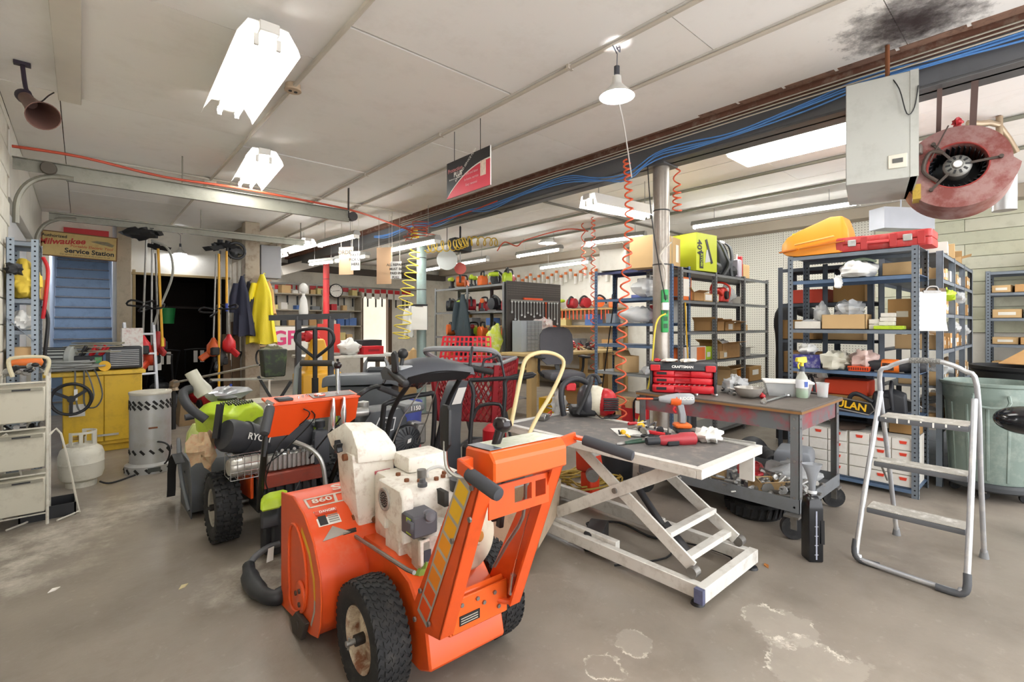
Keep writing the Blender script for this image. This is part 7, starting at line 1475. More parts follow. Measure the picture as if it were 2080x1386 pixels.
t = T('door_track', 'long grey overhead door track below and behind the nearer one', 'door track', (0, 8.3, 0))
m = M(); m.bx(-.3, -.02, 2.70, 2.75, -.012, 2.80); m.bx(-.3, -.06, 2.78, 2.75, -.012, 2.80); m.bx(-.3, -.05, 2.70, 2.75, -.012, 2.715); m.build('rail', TRK, t)
m = M(); m.tube([(-.41, -.03, 2.35), (-.40, -.03, 2.5), (-.33, -.03, 2.64), (-.2, -.03, 2.72), (-.05, -.03, 2.735)], .022, 8, k=5); m.build('curve', TRK, t)
for x in (1.3, 2.7): m = M(); m.ob((x, -.02, 2.8), (x, -.02, CZ-.003), .03, .008); m.build('hanger', TRK, t)
def tubeobj(name, label, pts, r, mat, cat, k=4, n=6, group=None):
    m = M(); m.tube([V(p) for p in pts], r, n, k=k); return tag(m.build(name, mat), label, cat, group)
HOR = mt('#C24A2c', .5); CBL = mt('#5C94D8', .45); CBW = mt('#C9C3B6', .5)
tubeobj('air_hose', 'red air hose running along the top of the nearer door track', [(-.43, 5.75, 2.88), (.0, 5.72, 2.88), (.6, 5.74, 2.83), (1.2, 5.73, 2.84), (2.0, 5.76, 2.83), (2.6, 5.85, 2.82), (3.3, 6.3, 2.84), (3.7, 6.4, 2.80)], .012, HOR, 'hose')
tubeobj('conduit', 'thin painted conduit along the ceiling above the nearer door track', [(-.43, 6.42, CZ-.018), (3.7, 6.42, CZ-.018)], .013, CBW, 'conduit', 0)
tubeobj('conduit', 'painted conduit along the ceiling past the round junction box', [(1.105, -1.5, CZ-.02), (1.105, 9.8, CZ-.02)], .016, mt('#CFC8BB', .5), 'conduit', 0)
t = T('junction_box', 'round ceiling junction box with outlet holes on the painted conduit', 'junction box', (1.105, 3.55, CZ-.002)); m = M(); m.rev([(.05, 0), (.05, -.03), (.055, -.035), (.055, -.045), (.001, -.047)], 22); m.build('box', mt('#B9A48a', .5), t); m = M()
for x, y in ((-.018, 0), (.018, 0)): m.cyl((x, y, -.044), (x, y, -.05), .012, n=10)
stuff(m.build('outlet', DRK, t))
t = T('junction_box', 'square ceiling box at the end of the painted conduit by the smaller winged lamp', 'junction box', (1.105, 6.5, CZ-.002)); m = M(); m.bx(-.06, -.06, -.06, .06, .06, 0); m.build('box', mt('#C9C2B4', .5), t, bev=.005)
for x, y, l in ((5.6, 6.0, 'conduit along the far ceiling right of the beam'), (6.6, 6.0, 'conduit above the grey racks, nearer the plank wall')):
    tubeobj('conduit', l, [(x, -2, CZ-.02), (x, 12.8, CZ-.02)], .018, mt('#8F9184', .5, .2), 'conduit', 0)
tubeobj('conduit', 'dark conduit crossing the far ceiling in front of the pendant lamps', [(4.32, 4.6, CZ-.02), (8.3, 4.6, CZ-.02)], .016, mt('#6f6a60', .5), 'conduit', 0)
# cables along the beam
for k in range(4):
    pts = [(3.865-.012*(k % 2), y, z+.014*k+.012*math.sin(y*5+k)-(.03*(k % 3) if 2.5 < y < 3 else 0)) for y, z in ((-2, 3.0), (-.8, 2.98), (0, 2.96), (.45, 2.97), (.8, 2.985), (1.2, 2.93), (1.7, 2.89), (2.1, 2.9), (2.4, 2.89), (2.7, 2.8), (3.05, 2.83), (3.5, 2.93), (4.2, 2.91), (4.8, 2.86), (5.3, 2.9), (6, 2.85), (6.6, 2.92), (7.5, 2.88), (8, 2.93))]
    tubeobj('cable', ['topmost', 'second', 'third', 'lowest'][3-k]+' blue data cable clipped along the steel beam', pts, .0065, CBL, 'cable', 4, 6, 'blue cables on the beam')
for k in range(3): tubeobj('cable', ['upper', 'middle', 'lower'][k]+' thin pale wire stretched along the torn ceiling edge', [(3.83-.01*k, -2, 3.06-.03*k), (3.83-.01*k, 3, 3.05-.03*k), (3.83, 7, 3.04-.03*k)], .005, CBW, 'cable', 3, 5, 'pale wires beside the beam')
tubeobj('air_hose', 'orange hose slung along the beam behind the hanging sign', [(3.84, 4.6, 2.93), (3.86, 5.3, 2.9), (3.84, 5.9, 2.88), (3.82, 6.3, 2.84)], .009, HOR, 'hose')
coil(V((3.78, 6.35, 2.62)), .08, .2, 7, .006, HOR, 'tangled red wires hanging from the beam near the teal column', .3, 'wire_tangle', 9)
def coilhose(label, path, r0, r1, n, rr, mat):
    P = sm([V(p) for p in path], 20); pts = []; N_ = n*10
    for k in range(N_+1):
        t_ = k/N_; f = t_*(len(P)-1); i = min(int(f), len(P)-2); c = P[i].lerp(P[i+1], f-i); d = (P[i+1]-P[i]).normalized(); x = d.orthogonal().normalized(); y = d.cross(x); a = 2*PI*n*t_; r = r0+(r1-r0)*t_; pts.append(c+(x*math.cos(a)+y*math.sin(a))*r)
    m = M(); m.tube(pts, rr, 6); return tag(m.build('coil_hose', mat), label, 'hose')
HO = mt('#E0603a', .45)
a, b = Wd(1273, 300, 4.3), Wd(1262, 850, 4.3); a.z = 2.86; b.z = .35
coilhose('long orange coiled air hose hanging in front of the blue rack', [a, a+V((.02, -.01, -.6)), b+V((0, 0, .9)), b], .028, .05, 26, .008, HO)
tubeobj('lamp_cable', 'white cord hanging from the bright clamp lamp', [Wd(1254, 186, 2.9), Wd(1256, 205, 2.95), Wd(1268, 260, 3.5), Wd(1283, 360, 4.2)], .006, WHT, 'cord', 3)
m = M(); m.bx(-.035, -.004, -.1, .035, 0, .1); tag(m.build('paper_tag', WHT, loc=Wd(1279, 752, 5.6)+V((0,0,0)), rz=-.7), 'white paper tag hanging by the coiled hose', 'tag') if 0 else None
YH = mt('#E6D24a', .45)
a = Wd(845, 520, 7.3); coilhose('yellow coiled hose hanging beside the teal column', [(a.x, a.y+.05, 2.86), (a.x-.02, a.y, 2.5), (a.x-.12, a.y+.05, 1.9), (a.x-.2, a.y+.1, 1.2)], .045, .13, 17, .009, YH)
coilhose('yellow coiled hose strung under the ceiling right of the teal column', [Wd(868, 502, 7.6), Wd(925, 498, 7.4), Wd(955, 490, 7.3), Wd(1010, 492, 7.6)], .09, .06, 14, .009, mt('#C9A83a', .45))
for k, (px, y0, y1, Y, l) in enumerate(((1205, 540, 800, 7.6, 'red coiled hose hanging over the bench, right of the office chair'), (1185, 500, 560, 8.0, 'short orange coil under the pendant lamps'), (1375, 380, 430, 5.0, 'short red coil hanging behind the steel column'))):
    a, b = Wd(px, y0, Y), Wd(px, y1, Y); b.x, b.y = a.x, a.y; coilhose(l, [(a.x, a.y, CZ-.01 if k else a.z+.75), a, a.lerp(b, .5), b], .03, .045, max(6, int((y1-y0)/11)), .008, HO)
tubeobj('air_hose', 'red hose loops pinned along the far ceiling', [Wd(1010, 510, 8), Wd(1025, 492, 8), Wd(1050, 500, 8), Wd(1070, 487, 8), Wd(1150, 466, 8.2), Wd(1195, 470, 8.2)], .01, HOR, 'hose', 5)
# power strip on the column
t = T('power_strip', 'green power strip with a white adapter strapped to the steel column', 'power strip', (4.03, 2.45, 0), -.73)
m = M(); m.bx(-.03, -.13, 1.33, .03, -.078, 1.72); m.build('strip', mt('#2FA356', .5), t, bev=.012, seg=2)
for k in range(5):
    m = M(); m.bx(-.018, -.133, 1.37+k*.065, .018, -.129, 1.41+k*.065); m.build('socket', mt('#1d5a30', .5), t)
m = M(); m.bx(-.04, -.17, 1.53, .02, -.13, 1.6); m.build('white_adapter', WHT, t, bev=.006)
m = M(); m.tube([(0, -.1, 1.72), (.0, -.12, 1.9), (-.06, -.16, 2.02), (.06, -.1, 2.15)], .008, 6, k=4); m.build('grey_cord', CBW, t)
m = M(); m.tube([(0, -.135, 1.62), (-.05, -.12, 1.9), (-.12, -.1, 2.4), (-.14, -.05, 2.86)], .005, 6, k=4); m.build('black_cord', DRK, t)
tubeobj('extension_lead', 'yellow cord hanging from the green power strip to the floor', [V((4.03-.09, 2.45-.1, 1.5)), V((3.86, 2.4, 1.4)), V((3.84, 2.45, .9)), V((3.75, 2.55, .4)), V((3.7, 2.6, .02))], .008, YH, 'cord', 5)
t = T('extension_cable', 'yellow extension cord bundle hanging on the grey rack upright', 'cord', (5.05, 2.77, .0))
m = M(); m.tube([(0, 0, 1.65), (.01, -.01, 1.3), (.03, -.02, .95)], .008, 6, k=3)
for k in range(5): m.tube([(.03, -.02, .95), (-.06-.02*k+.03, -.04, .75-.02*k), (.0, -.05, .62), (.1+.02*k-.03, -.04, .75-.02*k), (.03, -.02, .95)], .008, 6, k=4)
m.build('loops', mt('#D9A92a', .5), t)
# hanging signs
t = T('sign', 'black and red hanging shop sign on two wires below the ceiling', 'sign', (2.38, 3.235, 2.645), -PI/2)
m = M(); m.bx(-.3, 0, -.155, .3, .006, .155); m.build('board', mt('#26262a', .4), t, smooth=0); m = M(); m.bx(.297, -.001, -.155, .302, .007, .155); m.build('edge', WHT, t)
arc = [(-.3, -.155)]+[(-.3+.6*k/10, -.155+.21*(1-(1-k/10)**2.2)) for k in range(1, 11)]+[(.3, -.155)]
m = M(); m.pr([(x, z+.012 if 0 < i < len(arc)-1 else z) for i, (x, z) in enumerate(arc)], -.002, 0, 'xz'); m.build('white_arc', WHT, t, smooth=0); m = M(); m.pr(arc, -.004, -.001, 'xz'); m.build('red_field', mt('#D23248', .4), t, smooth=0)
txt('Protection', .05, (-.17, -.004, .075), rt, mt('#d8888c', .5), t, off=.01); txt('PLUS', .055, (-.13, -.004, .03), rt, WHT, t, off=.03); txt('Service you can depend on', .018, (-.16, -.004, .0), rt, WHT, t)
txt('EXTENDED SERVICE PLAN', .03, (-.02, -.006, .075), (PI/2, -.62, 0), WHT, t)
for k in range(3): txt(['Parts and labor', 'In-home service', 'Easy renewal'][k], .03, (.06+.03*k*0, -.006, .0-.045*k), rt, mt('#e8b0b8', .5), t)
m = M(); m.bx(.18, -.006, -.06, .25, -.004, .06); m.build('figure_picture', mt('#E2C9B8', .5, var=.4, sc_=40), t)
for x in (-.19, .17):
    m = M(); m.cyl((x, .003, .155), (x, .003, CZ-2.645-.03), .003, n=5); m.build('wire', DRK, t)
def card(label, px, py, Y, w, h, mat, rows=(), ang=-.75, cat='card', top=None):
    p = Wd(px, py, Y); t = T('hanging_card', label, cat, p, ang); m = M(); m.bx(-w/2, 0, -h/2, w/2, .006, h/2); m.build('board', mat, t, smooth=0)
    for k, r in enumerate(rows): txt(r, h*.2, (0, -.004, h*.3-k*h*.24), rt, mt('#3a3632', .6), t, off=.02)
    tp = (top or CZ)-p.z-.005
    for x in (-w*.35, w*.35):
        m = M(); m.cyl((x, .003, h/2), (x, .003, tp), .003, n=5); m.build('string', CBW, t)
    return t
BRC = mt('#C9A684', .7, var=.06)
card('brown card with a printed ORDER panel hung above the far benches', 703, 530, 7.9, .26, .45, BRC, ('ORDER',), -.95)
card('white text card hung beside the brown ORDER card', 722, 530, 7.7, .16, .3, PAPER, ('PARTS', 'PICK UP', 'HERE'), -.95)
card('tall blank brown card hung in front of the teal column', 780, 540, 7.4, .24, .56, BRC, (), -.9)
card('white card of printed lines hung beside the tall brown card', 804, 549, 7.2, .17, .26, PAPER, ('ALL REPAIRS', 'MUST BE', 'PAID IN', 'FULL'), -.9)
# furnace box and its blower under the beam
t = T('heater_box', 'light grey sheet metal heater box hung from a rod under the ceiling', 'heater', (0, 0, 0)); FB = mt('#BBBDB8', .45, .25, var=.06, sc_=2, dirt='#8e8f88', da=.4)
A0, A1, B0, B1 = Wd(1718, 168, 2.95), Wd(1865, 146, 2.75), Wd(1712, 373, 2.95), Wd(1847, 362, 2.75)
zt, zb = (A0.z+A1.z)/2, (B0.z+B1.z)/2; u = (A1-A0); u.z = 0; w_ = u.length; u.normalize(); n_ = V((-u.y, u.x, 0)); 
t.location = V((A0.x, A0.y, 0)); t.rotation_euler = (0, 0, math.atan2(u.y, u.x))
m = M(); m.bx(0, 0, zb, w_, .62, zt); m.build('casing', FB, t, bev=.004)
m = M(); m.bx(w_-.035, -.003, zb, w_+.003, .62, zt); m.build('corner_flange', FB, t)
m = M(); m.bx(w_*.6, -.008, zb+.06, w_*.86, 0, zb+.14); bq = m.build('switch_plate', mt('#D8D4C6', .4), t, bev=.003); m = M(); m.bx(w_*.66, -.011, zb+.09, w_*.8, -.007, zb+.115); m.build('label_strip', mt('#5a5a58', .5), bq)
m = M(); m.cyl((w_*.6, .1, zt), (w_*.6, .1, CZ-.003), .012); m.build('hanger_rod', RUST, t)
m = M(); m.tube([(w_*.62, .02, zt+.01), (w_*.75, -.02, zt-.1), (w_*.85, -.02, zt-.25), (w_*.95, -.01, zt-.22), (w_, -.01, zt-.1)], .003, 5, k=4); m.build('loose_wire', DRK, t)
C = Wd(1945, 335, 2.95); D = (Wd(1945, 335, 2.0)-C).normalized(); D = V((D.x+.15, D.y-.05, .12)).normalized()
t = T('furnace_blower', 'rusty red centrifugal furnace blower hung beside the sheet metal box', 'blower', C); t.scale = (.8, .8, .8)
RB = mt('#9A7672', .45, .2, var=.12, sc_=5, dirt='#7b3a34', da=.95, ds=5)
X = D.cross(V((0, 0, 1))).normalized(); X = -X; Y_ = D.cross(X).normalized()
if Y_.z < 0: Y_ = -Y_
sp = lambda a: .30+.045*((a % (2*PI))/(2*PI))
m = M(); N_ = 48; rings = []
for d0, q in ((-.3, 1), (.0, 1), (.0, .0), (-.03, -.1), (-.29, -.1)):
    rings.append([D*d0+(X*math.cos(2*PI*k/N_)+Y_*math.sin(2*PI*k/N_))*(sp(2*PI*k/N_) if q > 0 else .178+(0 if q == 0 else -.012)) for k in range(N_)])
m.loft(rings, cap=False, closed=True); m.build('scroll_housing', RB, t, smooth=40)
m = M(); m.tube([D*-.005+(X*math.cos(2*PI*k/32)+Y_*math.sin(2*PI*k/32))*.178 for k in range(32)], .008, 6, closed=True); m.build('inlet_ring', mt('#8e2f2a', .5), t)
m = M(); m.rev([(.001, 0), (.165, 0)], 30, D*-.2, D); m.build('shadow_plate', mt('#14161a', .6), t) if 0 else None
m = M()
for k in range(30):
    a = 2*PI*k/30; e = X*math.cos(a)+Y_*math.sin(a); m.ob(e*.155+D*-.03, e*.155+D*-.27, .004, .025, X*math.cos(a+.6)+Y_*math.sin(a+.6))
m.rev([(.001, -.28), (.17, -.28), (.17, -.275), (.001, -.275)], 30, (0, 0, 0), D); wh = m.build('fan_wheel', mt('#1b2026', .5), t)
m = M(); m.rev([(.08, -.12), (.085, -.02), (.07, .0), (.035, .01), (.03, .02), (.001, .02)], 26, (0, 0, 0), D); mo = m.build('motor', mt('#8d8d88', .4, .4, var=.2, dirt='#3a3634', da=.6), t)
m = M()
for k in range(10):
    a = 2*PI*k/10; e = X*math.cos(a)+Y_*math.sin(a); m.ob(e*.042+D*.006, e*.07+D*.002, .014, .006, D)
stuff(m.build('motor_slot', DRK, mo))
m = M(); m.rev([(.026, .02), (.026, .024), (.001, .024)], 20, (0, 0, 0), D); m.build('hub_cap', WHT, mo)
for a in (.05, 2.2, 4.0):
    e = X*math.cos(a)+Y_*math.sin(a); m = M(); m.ob(e*.075, e*.235+D*.01, .018, .006, D); m.cyl(e*.235+D*.005, e*.235+D*.025, .014, n=8); m.build('motor_arm', mt('#4d443e', .5, .3), t)
m = M(); m.tube([X*-.08+Y_*.1+D*.03, X*-.16+Y_*.12+D*.03, X*-.2+Y_*-.02+D*.03, X*-.12+Y_*-.12+D*.03], .014, 8, k=4); m.tube([X*-.05+Y_*.32+D*.02, X*-.1+Y_*.2+D*.03, X*-.16+Y_*.05+D*.03], .005, 6, k=4); m.build('wiring', mt('#4a3d36', .6), t)
m = M(); c = X*-.24+Y_*.16+D*.03; m.bc(c.x, c.y, c.z, .09, .07, .07); m.build('relay_box', mt('#6e655e', .5), t, bev=.006); m = M(); m.lump(Y_*.34+D*.0, (.05, .03, .03), 4, .4); m.build('red_wire_knot', mt('#A8232a', .5), t)
m = M(); c = X*-.24+Y_*-.17+D*-.02; m.ob(c+Y_*.05, c-Y_*.07, .05, .1, D); m.build('yellow_bracket', mt('#B99a3a', .5, dirt='#5a4a2a', da=.6), t)
m = M(); m.ob(X*-.1+Y_*.3+D*-.15, V((X.x*-.1, X.y*-.1, CZ+.0-C.z-.003)), .03, .03); m.ob(X*.1+Y_*.3+D*-.15, V((X.x*.1, X.y*.1, CZ-C.z-.003)), .04, .02); m.build('hanger', mt('#5b4640', .6), t)
t = T('flue_pipe', 'galvanised flue pipe beyond the furnace blower', 'pipe', (0, 0, 0)); a = Wd(2045, 250, 3.9)
m = M(); m.cyl(Wd(2040, 330, 3.9), Wd(2040, 428, 3.9), .075, n=20); m.build('wide_pipe', mt('#B9BBBC', .35, .7, var=.15), t); m = M(); m.tube([Wd(1965, 250, 3.8), Wd(1990, 251, 3.8), Wd(2028, 254, 3.9), Wd(2065, 310, 3.9)], .022, 10, k=2); m.cyl(Wd(2030, 237, 3.9), Wd(2030, 290, 3.9), .022); m.build('thin_pipe', mt('#A9957c', .4, .5), t); m = M(); m.cyl(Wd(2030, 215, 3.9), V((Wd(2030, 205, 3.9).x, Wd(2030, 205, 3.9).y, CZ-.004)), .012); m.build('rod', RUST, t)
m = M(); m.cyl(Wd(1990, 400, 4.2), Wd(2050, 395, 3.9), .06, n=20); m.build('cross_pipe', mt('#9C9E9e', .35, .7, var=.15), t)
m = M(); a = Wd(1845, 445, 6.0); m.cyl((0, .1, .1), (0, .1, CZ-a.z-.003), .01, n=6); m.bx(-.35, -.02, -.12, .35, .2, .14); tag(m.build('duct', mt('#AEB1B8', .45, .3), loc=a, rz=-.6), 'flat grey sheet metal duct behind the red tool case', 'duct')
# ================================================================ middle and back of the shop
# hanging string trimmers
def trimmer(label, p, rz, zt, zb, c, tilt=.04, grp=None):
    "string trimmer hung head up: shaft, loop grip, engine below, guard above"
    t = T('string_trimmer', label, 'trimmer', (p[0], p[1], zb), rz, grp); L_ = zt-zb
    m = M(); m.tube([(0, 0, .18), (tilt*.5, 0, L_*.55), (tilt, 0, L_-.1)], .013, 8, k=3); m.build('shaft', STEEL, t)
    m = M(); m.rev([(.02, -.02), (.06, 0), (.09, .05), (.085, .15), (.05, .2), (.02, .26)], 14); m.build('engine', c, t)
    m = M(); m.bx(-.07, -.1, .0, .05, -.03, .12); m.build('air_box', DRK, t, bev=.015); m = M(); m.ob((-.02, .02, .05), (-.16, .06, -.06), .05, .09); m.build('fuel_tank', c, t, bev=.015)
    m = M(); m.tube([(tilt*.3, 0, L_*.42), (-.12, .03, L_*.44), (-.14, .1, L_*.4), (.1, .12, L_*.4), (.13, .02, L_*.44), (tilt*.3, 0, L_*.42)], .013, 6, k=3); m.build('loop_grip', DRK, t)
    m = M(); m.loft([[(tilt-.1, -.12, L_-.06), (tilt+.06, -.12, L_-.02), (tilt+.06, .1, L_-.02), (tilt-.1, .1, L_-.06)], [(tilt-.16, -.1, L_-.01), (tilt+.04, -.1, L_+.03), (tilt+.04, .08, L_+.03), (tilt-.16, .08, L_-.01)]]); m.cyl((tilt, 0, L_-.05), (tilt-.03, 0, L_+.06), .04, n=12); m.build('guard', DRK, t); return t
TR_ = [(.62, 8.22, .2, 2.66, 1.0, RED, 'red string trimmer hanging at the left of the nearer bunch by the post'), (.72, 8.3, 1.2, 2.68, .86, mt('#D8492a', .45), 'orange string trimmer hanging in the middle of the bunch by the post'), (.8, 8.35, 2.3, 2.5, 1.05, mt('#B23a3a', .45), 'dark red string trimmer hanging at the right of the bunch by the post'),
       (1.46, 8.3, .3, 2.55, .95, mt('#C9581f', .45), 'orange string trimmer hanging left in the bunch before the alcove edge'), (1.56, 8.36, 1.4, 2.62, .8, mt('#3b3d40', .5), 'black string trimmer hanging in the bunch before the alcove edge'), (1.66, 8.28, 2.5, 2.6, 1.0, RED, 'red string trimmer hanging right in the bunch before the alcove edge')]
for x, y, rz, zt, zb, c, l in TR_: trimmer(l, (x, y), rz, zt, zb, c)
for k, (x, z0, z1, l) in enumerate(((.84, 1.1, 2.45, 'orange yellow pole hanging beside the bunch by the post'), (1.52, .35, 2.45, 'long yellow pole hanging down to the blue floor jack'), (1.62, 1.6, 2.5, 'short yellow and blue pole in the bunch before the alcove edge'))):
    t = T('pole', l, 'pole', (x, 8.24, z0)); m = M(); m.cyl((0, 0, 0), (-.05 if k == 0 else 0, 0, z1-z0), .016); m.build('shaft', mt('#E0A82c', .45), t); m = M(); m.cyl((0, 0, -.0), (0, 0, .12), .02); m.build('grip', mt('#E8C43a' if k < 2 else '#3a4fa8', .5), t)
tubeobj('hose', 'grey hose loop hanging from the bunch of trimmers by the post', [(.72, 8.25, 2.55), (.9, 8.2, 2.45), (.95, 8.2, 2.1), (.8, 8.25, 1.6), (.75, 8.25, 1.4)], .016, mt('#9a9a92', .5), 'hose', 5)
m = M(); m.lump((0, 0, 0), (.17, .12, .07), 4, .3); tag(m.build('trimmer_guard', DRK, loc=(.58, 8.2, 2.62)), 'black trimmer guard hooked over the door track by the post', 'guard')
t = T('fan_guard', 'dark hanging fan guard at the door track before the alcove', 'guard', (1.75, 8.25, 2.52)); m = M(); m.tube([(.12*math.cos(k), 0, .12*math.sin(k)) for k in [2*PI*j/20 for j in range(20)]], .02, 6, closed=True); m.lump((-.02, .05, .0), (.1, .06, .1), 2, .3); m.build('body', DRK, t)
# alcove stock
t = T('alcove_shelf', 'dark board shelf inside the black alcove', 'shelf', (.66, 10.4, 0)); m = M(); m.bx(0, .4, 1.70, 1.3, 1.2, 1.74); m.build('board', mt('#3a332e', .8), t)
m = M(); m.rev([(.1, 0), (.125, .28), (.118, .28), (.095, .01)], 20); tag(m.build('bucket', mt('#2F9E55', .5), loc=(1.15, 10.6, 1.42)), 'bright green bucket hanging in the dark alcove', 'bucket'); 
m = M(); m.ob((0, 0, 0), (0, 0, .12), .02, .004); tag(m.build('hook', DRK, loc=(1.15, 10.6, 1.62)), 'hook carrying the green bucket', 'hook')
def mower(label, p, rz, c, trim=DRK):
    t = T('lawn_mower', label, 'lawn mower', p, rz); m = M(); m.loft([[(-.25*s, -.3*s, z), (.25*s, -.3*s, z), (.25*s, .3*s, z), (-.25*s, .3*s, z)] for z, s in ((.08, 1), (.2, 1), (.27, .75))]); m.build('deck', c, t, bev=.02); m = M(); m.rev([(.12, .26), (.14, .3), (.14, .42), (.1, .46), (.001, .46)], 18); m.build('engine', DRK, t)
    m = M(); m.tube([(-.2, -.25, .2), (-.2, -.6, .85), (-.18, -.66, .95), (.18, -.66, .95), (.2, -.6, .85), (.2, -.25, .2)], .013, 8, k=3); m.build('handle', trim, t)
    for x in (-.27, .27):
        for y in (-.24, .26): m = M(); m.rev([(.001, -.02), (.08, -.02), (.09, 0), (.08, .02), (.001, .02)], 14, (x, y, .09), 'x'); m.build('wheel', RUB, t)
    for x in (-.05, .05): m = M(); m.bx(x-.03, -.668, .72, x+.03, -.655, .93) if x else 0; m.build('hang_tag', WHT, t)
    return t
mower('dark mower with two white tags, foremost in the alcove', (1.0, 10.75, .007), .1, mt('#33363a', .5)); mower('black mower behind the tagged one in the alcove', (1.65, 10.95, .007), -.1, DRK); mower('grey decked mower at the left in the alcove', (.95, 9.6, 0), -.2, mt('#6a6d72', .45)); mower('small red mower beside the floor jack', (1.66, 9.62, 0), .2, RED)
t = T('floor_jack', 'blue trolley jack on the floor under the yellow pole', 'jack', (1.55, 8.15, 0)); m = M(); m.bx(-.16, -.1, .05, -.12, .3, .13); m.bx(.12, -.1, .05, .16, .3, .13); m.bx(-.16, .22, .05, .16, .3, .15); m.pr([(-.05, .1), (.2, .12), (.1, .28), (.0, .3)], -.05, .05, 'yz'); m.build('frame', mt('#2c3f78', .4), t, bev=.005)
for x in (-.17, .17):
    for y in (-.07, .27): m = M(); m.cyl((x-.02, y, .035), (x+.02, y, .035), .035, n=14); m.build('wheel', STEEL, t)
m = M(); m.cyl((-.2, -.12, .1), (.2, -.12, .1), .012); m.build('bar', CHR, t)
for s in (-1, 1): m = M(); m.tube([(s*.05, .25, .3), (s*.13, .2, .42), (s*.15, .2, .5)], .018, 8, k=3); m.build('blue_grip', mt('#3a55c0', .4), t)
m = M(); m.loft([[(-.2, -.2, 0), (.2, -.2, 0), (.2, .2, 0), (-.2, .2, 0)], [(-.16, -.1, .4), (-.1, -.1, .4), (-.1, .2, .4), (-.16, .2, .4)]]); tag(m.build('wooden_wedge', mt('#8a7250', .7, dirt='#4a3a2a', da=.5), loc=(1.2, 8.2, 0)), 'tan wooden wedge crate on the floor left of the blue jack', 'crate')
t = T('brush_cutter', 'brush cutter propped level with a loop handle end, before the alcove', 'trimmer', (0, 0, 0)); a, b = Wd(352, 778, 6.5), Wd(527, 742, 5.2)
m = M(); m.tube([a, a.lerp(b, .5), b], .014, 8); m.build('shaft', ALU, t); m = M(); m.rev([(.02, -.02), (.05, 0), (.06, .06), (.03, .1)], 14, a-V((0, 0, .06)), (.3, .2, 1)); m.cyl(a-V((0, 0, .1)), a-V((0, 0, .06)), .07, .05, n=14); m.build('gear_head', mt('#8a7a66', .4, .4), t)
m = M(); X_ = (b-a).normalized(); m.tube([b+V((0, 0, .08))+V((X_.x*.07*math.cos(q), X_.y*.07*math.cos(q), .08*math.sin(q))) for q in [2*PI*k/16 for k in range(16)]], .01, 6, closed=True); m.build('loop_grip', DRK, t)
m = M(); m.cyl((a.x, a.y, 0), (a.x, a.y, a.z-.09), .03); m.build('stand', DRK, t)
t = T('hopper', 'black grass-stained plastic hopper on a V shaped black bracket', 'hopper', Wd(555, 735, 4.6)); p = t.location
m = M(); m.loft([[(-.11*s, -.07*s, z), (.11*s, -.07*s, z), (.11*s, .07*s, z), (-.11*s, .07*s, z)] for z, s in ((-.14, .85), (.12, 1))]); m.build('tub', mt('#272b22', .6, var=.3, dirt='#5a7a2a', da=.6), t, bev=.01); m = M(); m.lump((0, 0, .12), (.09, .06, .03), 3, .4); m.build('debris', mt('#6b6a50', .8, var=.4, sc_=30), t)
m = M(); m.ob((-.13, 0, -.13), (.02, 0, -.42), .035, .02); m.ob((.16, 0, -.2), (.02, 0, -.42), .035, .02); m.ob((.02, 0, -.42), (.02, 0, -p.z+.001), .05, .05); m.build('bracket', DRK, t); m = M(); m.ob((-.5, .05, -.14), (.0, .02, -.16), .14, .01); m.build('plate', mt('#8a8880', .4, .4), t)
# aluminium ladder leaning at the post, coats
t = T('ladder', 'paint spotted aluminium ladder leaning beside the yellow cabinet', 'ladder', (.62, 8.0, 0), .15, None, (-.18, 0, .15))
for x in (-.16, .16): m = M(); m.bx(x-.015, -.03, 0, x+.015, .03, 1.45); m.build('rail', LA, t)
for k in range(5): m = M(); m.bx(-.16, -.035, .2+k*.27, .16, .035, .225+k*.27); m.build('step', LA, t)
def coat(label, p, w, h, mat, seed, cat='coat', ang=-.6, flare=1.0):
    rd = random.Random(seed); m = M(); rings = []; n = 26
    for k in range(16):
        f = k/15; z = -h*f; ww = w*(.12+.3*min(1, f*3.5)+.58*f*flare) if f < .97 else w*(.98*flare)
        rings.append([(ww/2*math.cos(a)+.03*f*math.sin(3*f+seed), .10*(.3+f*.8)*math.sin(a)*(1+.35*f*math.sin(7*a+seed+2*f))+.012*math.sin(11*a+seed)*f, z+.02*f*math.sin(4*a+seed)) for a in [2*PI*j/n for j in range(n)]])
    m.loft(rings); t = T('coat', label, cat, p, ang); m.build('cloth', mat, t, smooth=70)
    m = M(); rr = [[(ww/2*math.cos(a)+x0, .07*math.sin(a)-.03, z) for a in [2*PI*j/12 for j in range(12)]] for ww, x0, z in ((.08, -w*.22, -h*.13), (.12, -w*.34, -h*.35), (.11, -w*.4, -h*.62))]; m.loft(rr); m.build('sleeve', mat, t, smooth=70); m = M(); m.tube([(0, .02, -.01), (0, .08, .03), (0, .14, .02)], .006, 6); m.build('hanging_loop', mat, t); return t
px_ = (2.09, 8.72)
coat('bright yellow raincoat hanging on the corner post', (2.2, 8.60, 2.22), .50, 1.12, mt('#F0DC2a', .45, var=.08, sc_=5, bump=.2), 3); coat('dark navy jacket hanging left of the yellow raincoat', (1.92, 8.66, 2.18), .34, .95, mt('#2a2d40', .8, var=.2), 5); coat('black vest hanging between navy jacket and raincoat', (2.02, 8.68, 2.1), .28, .85, mt('#26252a', .8, var=.2), 8); coat('tan jacket mostly hidden behind the yellow raincoat', (2.32, 8.72, 2.12), .3, .55, mt('#B89058', .8), 9)
m = M(); m.bx(0, 0, 0, .32, .25, .55); tag(m.build('speaker_box', mt('#8d8d90', .5), loc=(2.22, 8.76, 2.18), bev=.01), 'grey box hanging on the wall right of the raincoat top', 'box')
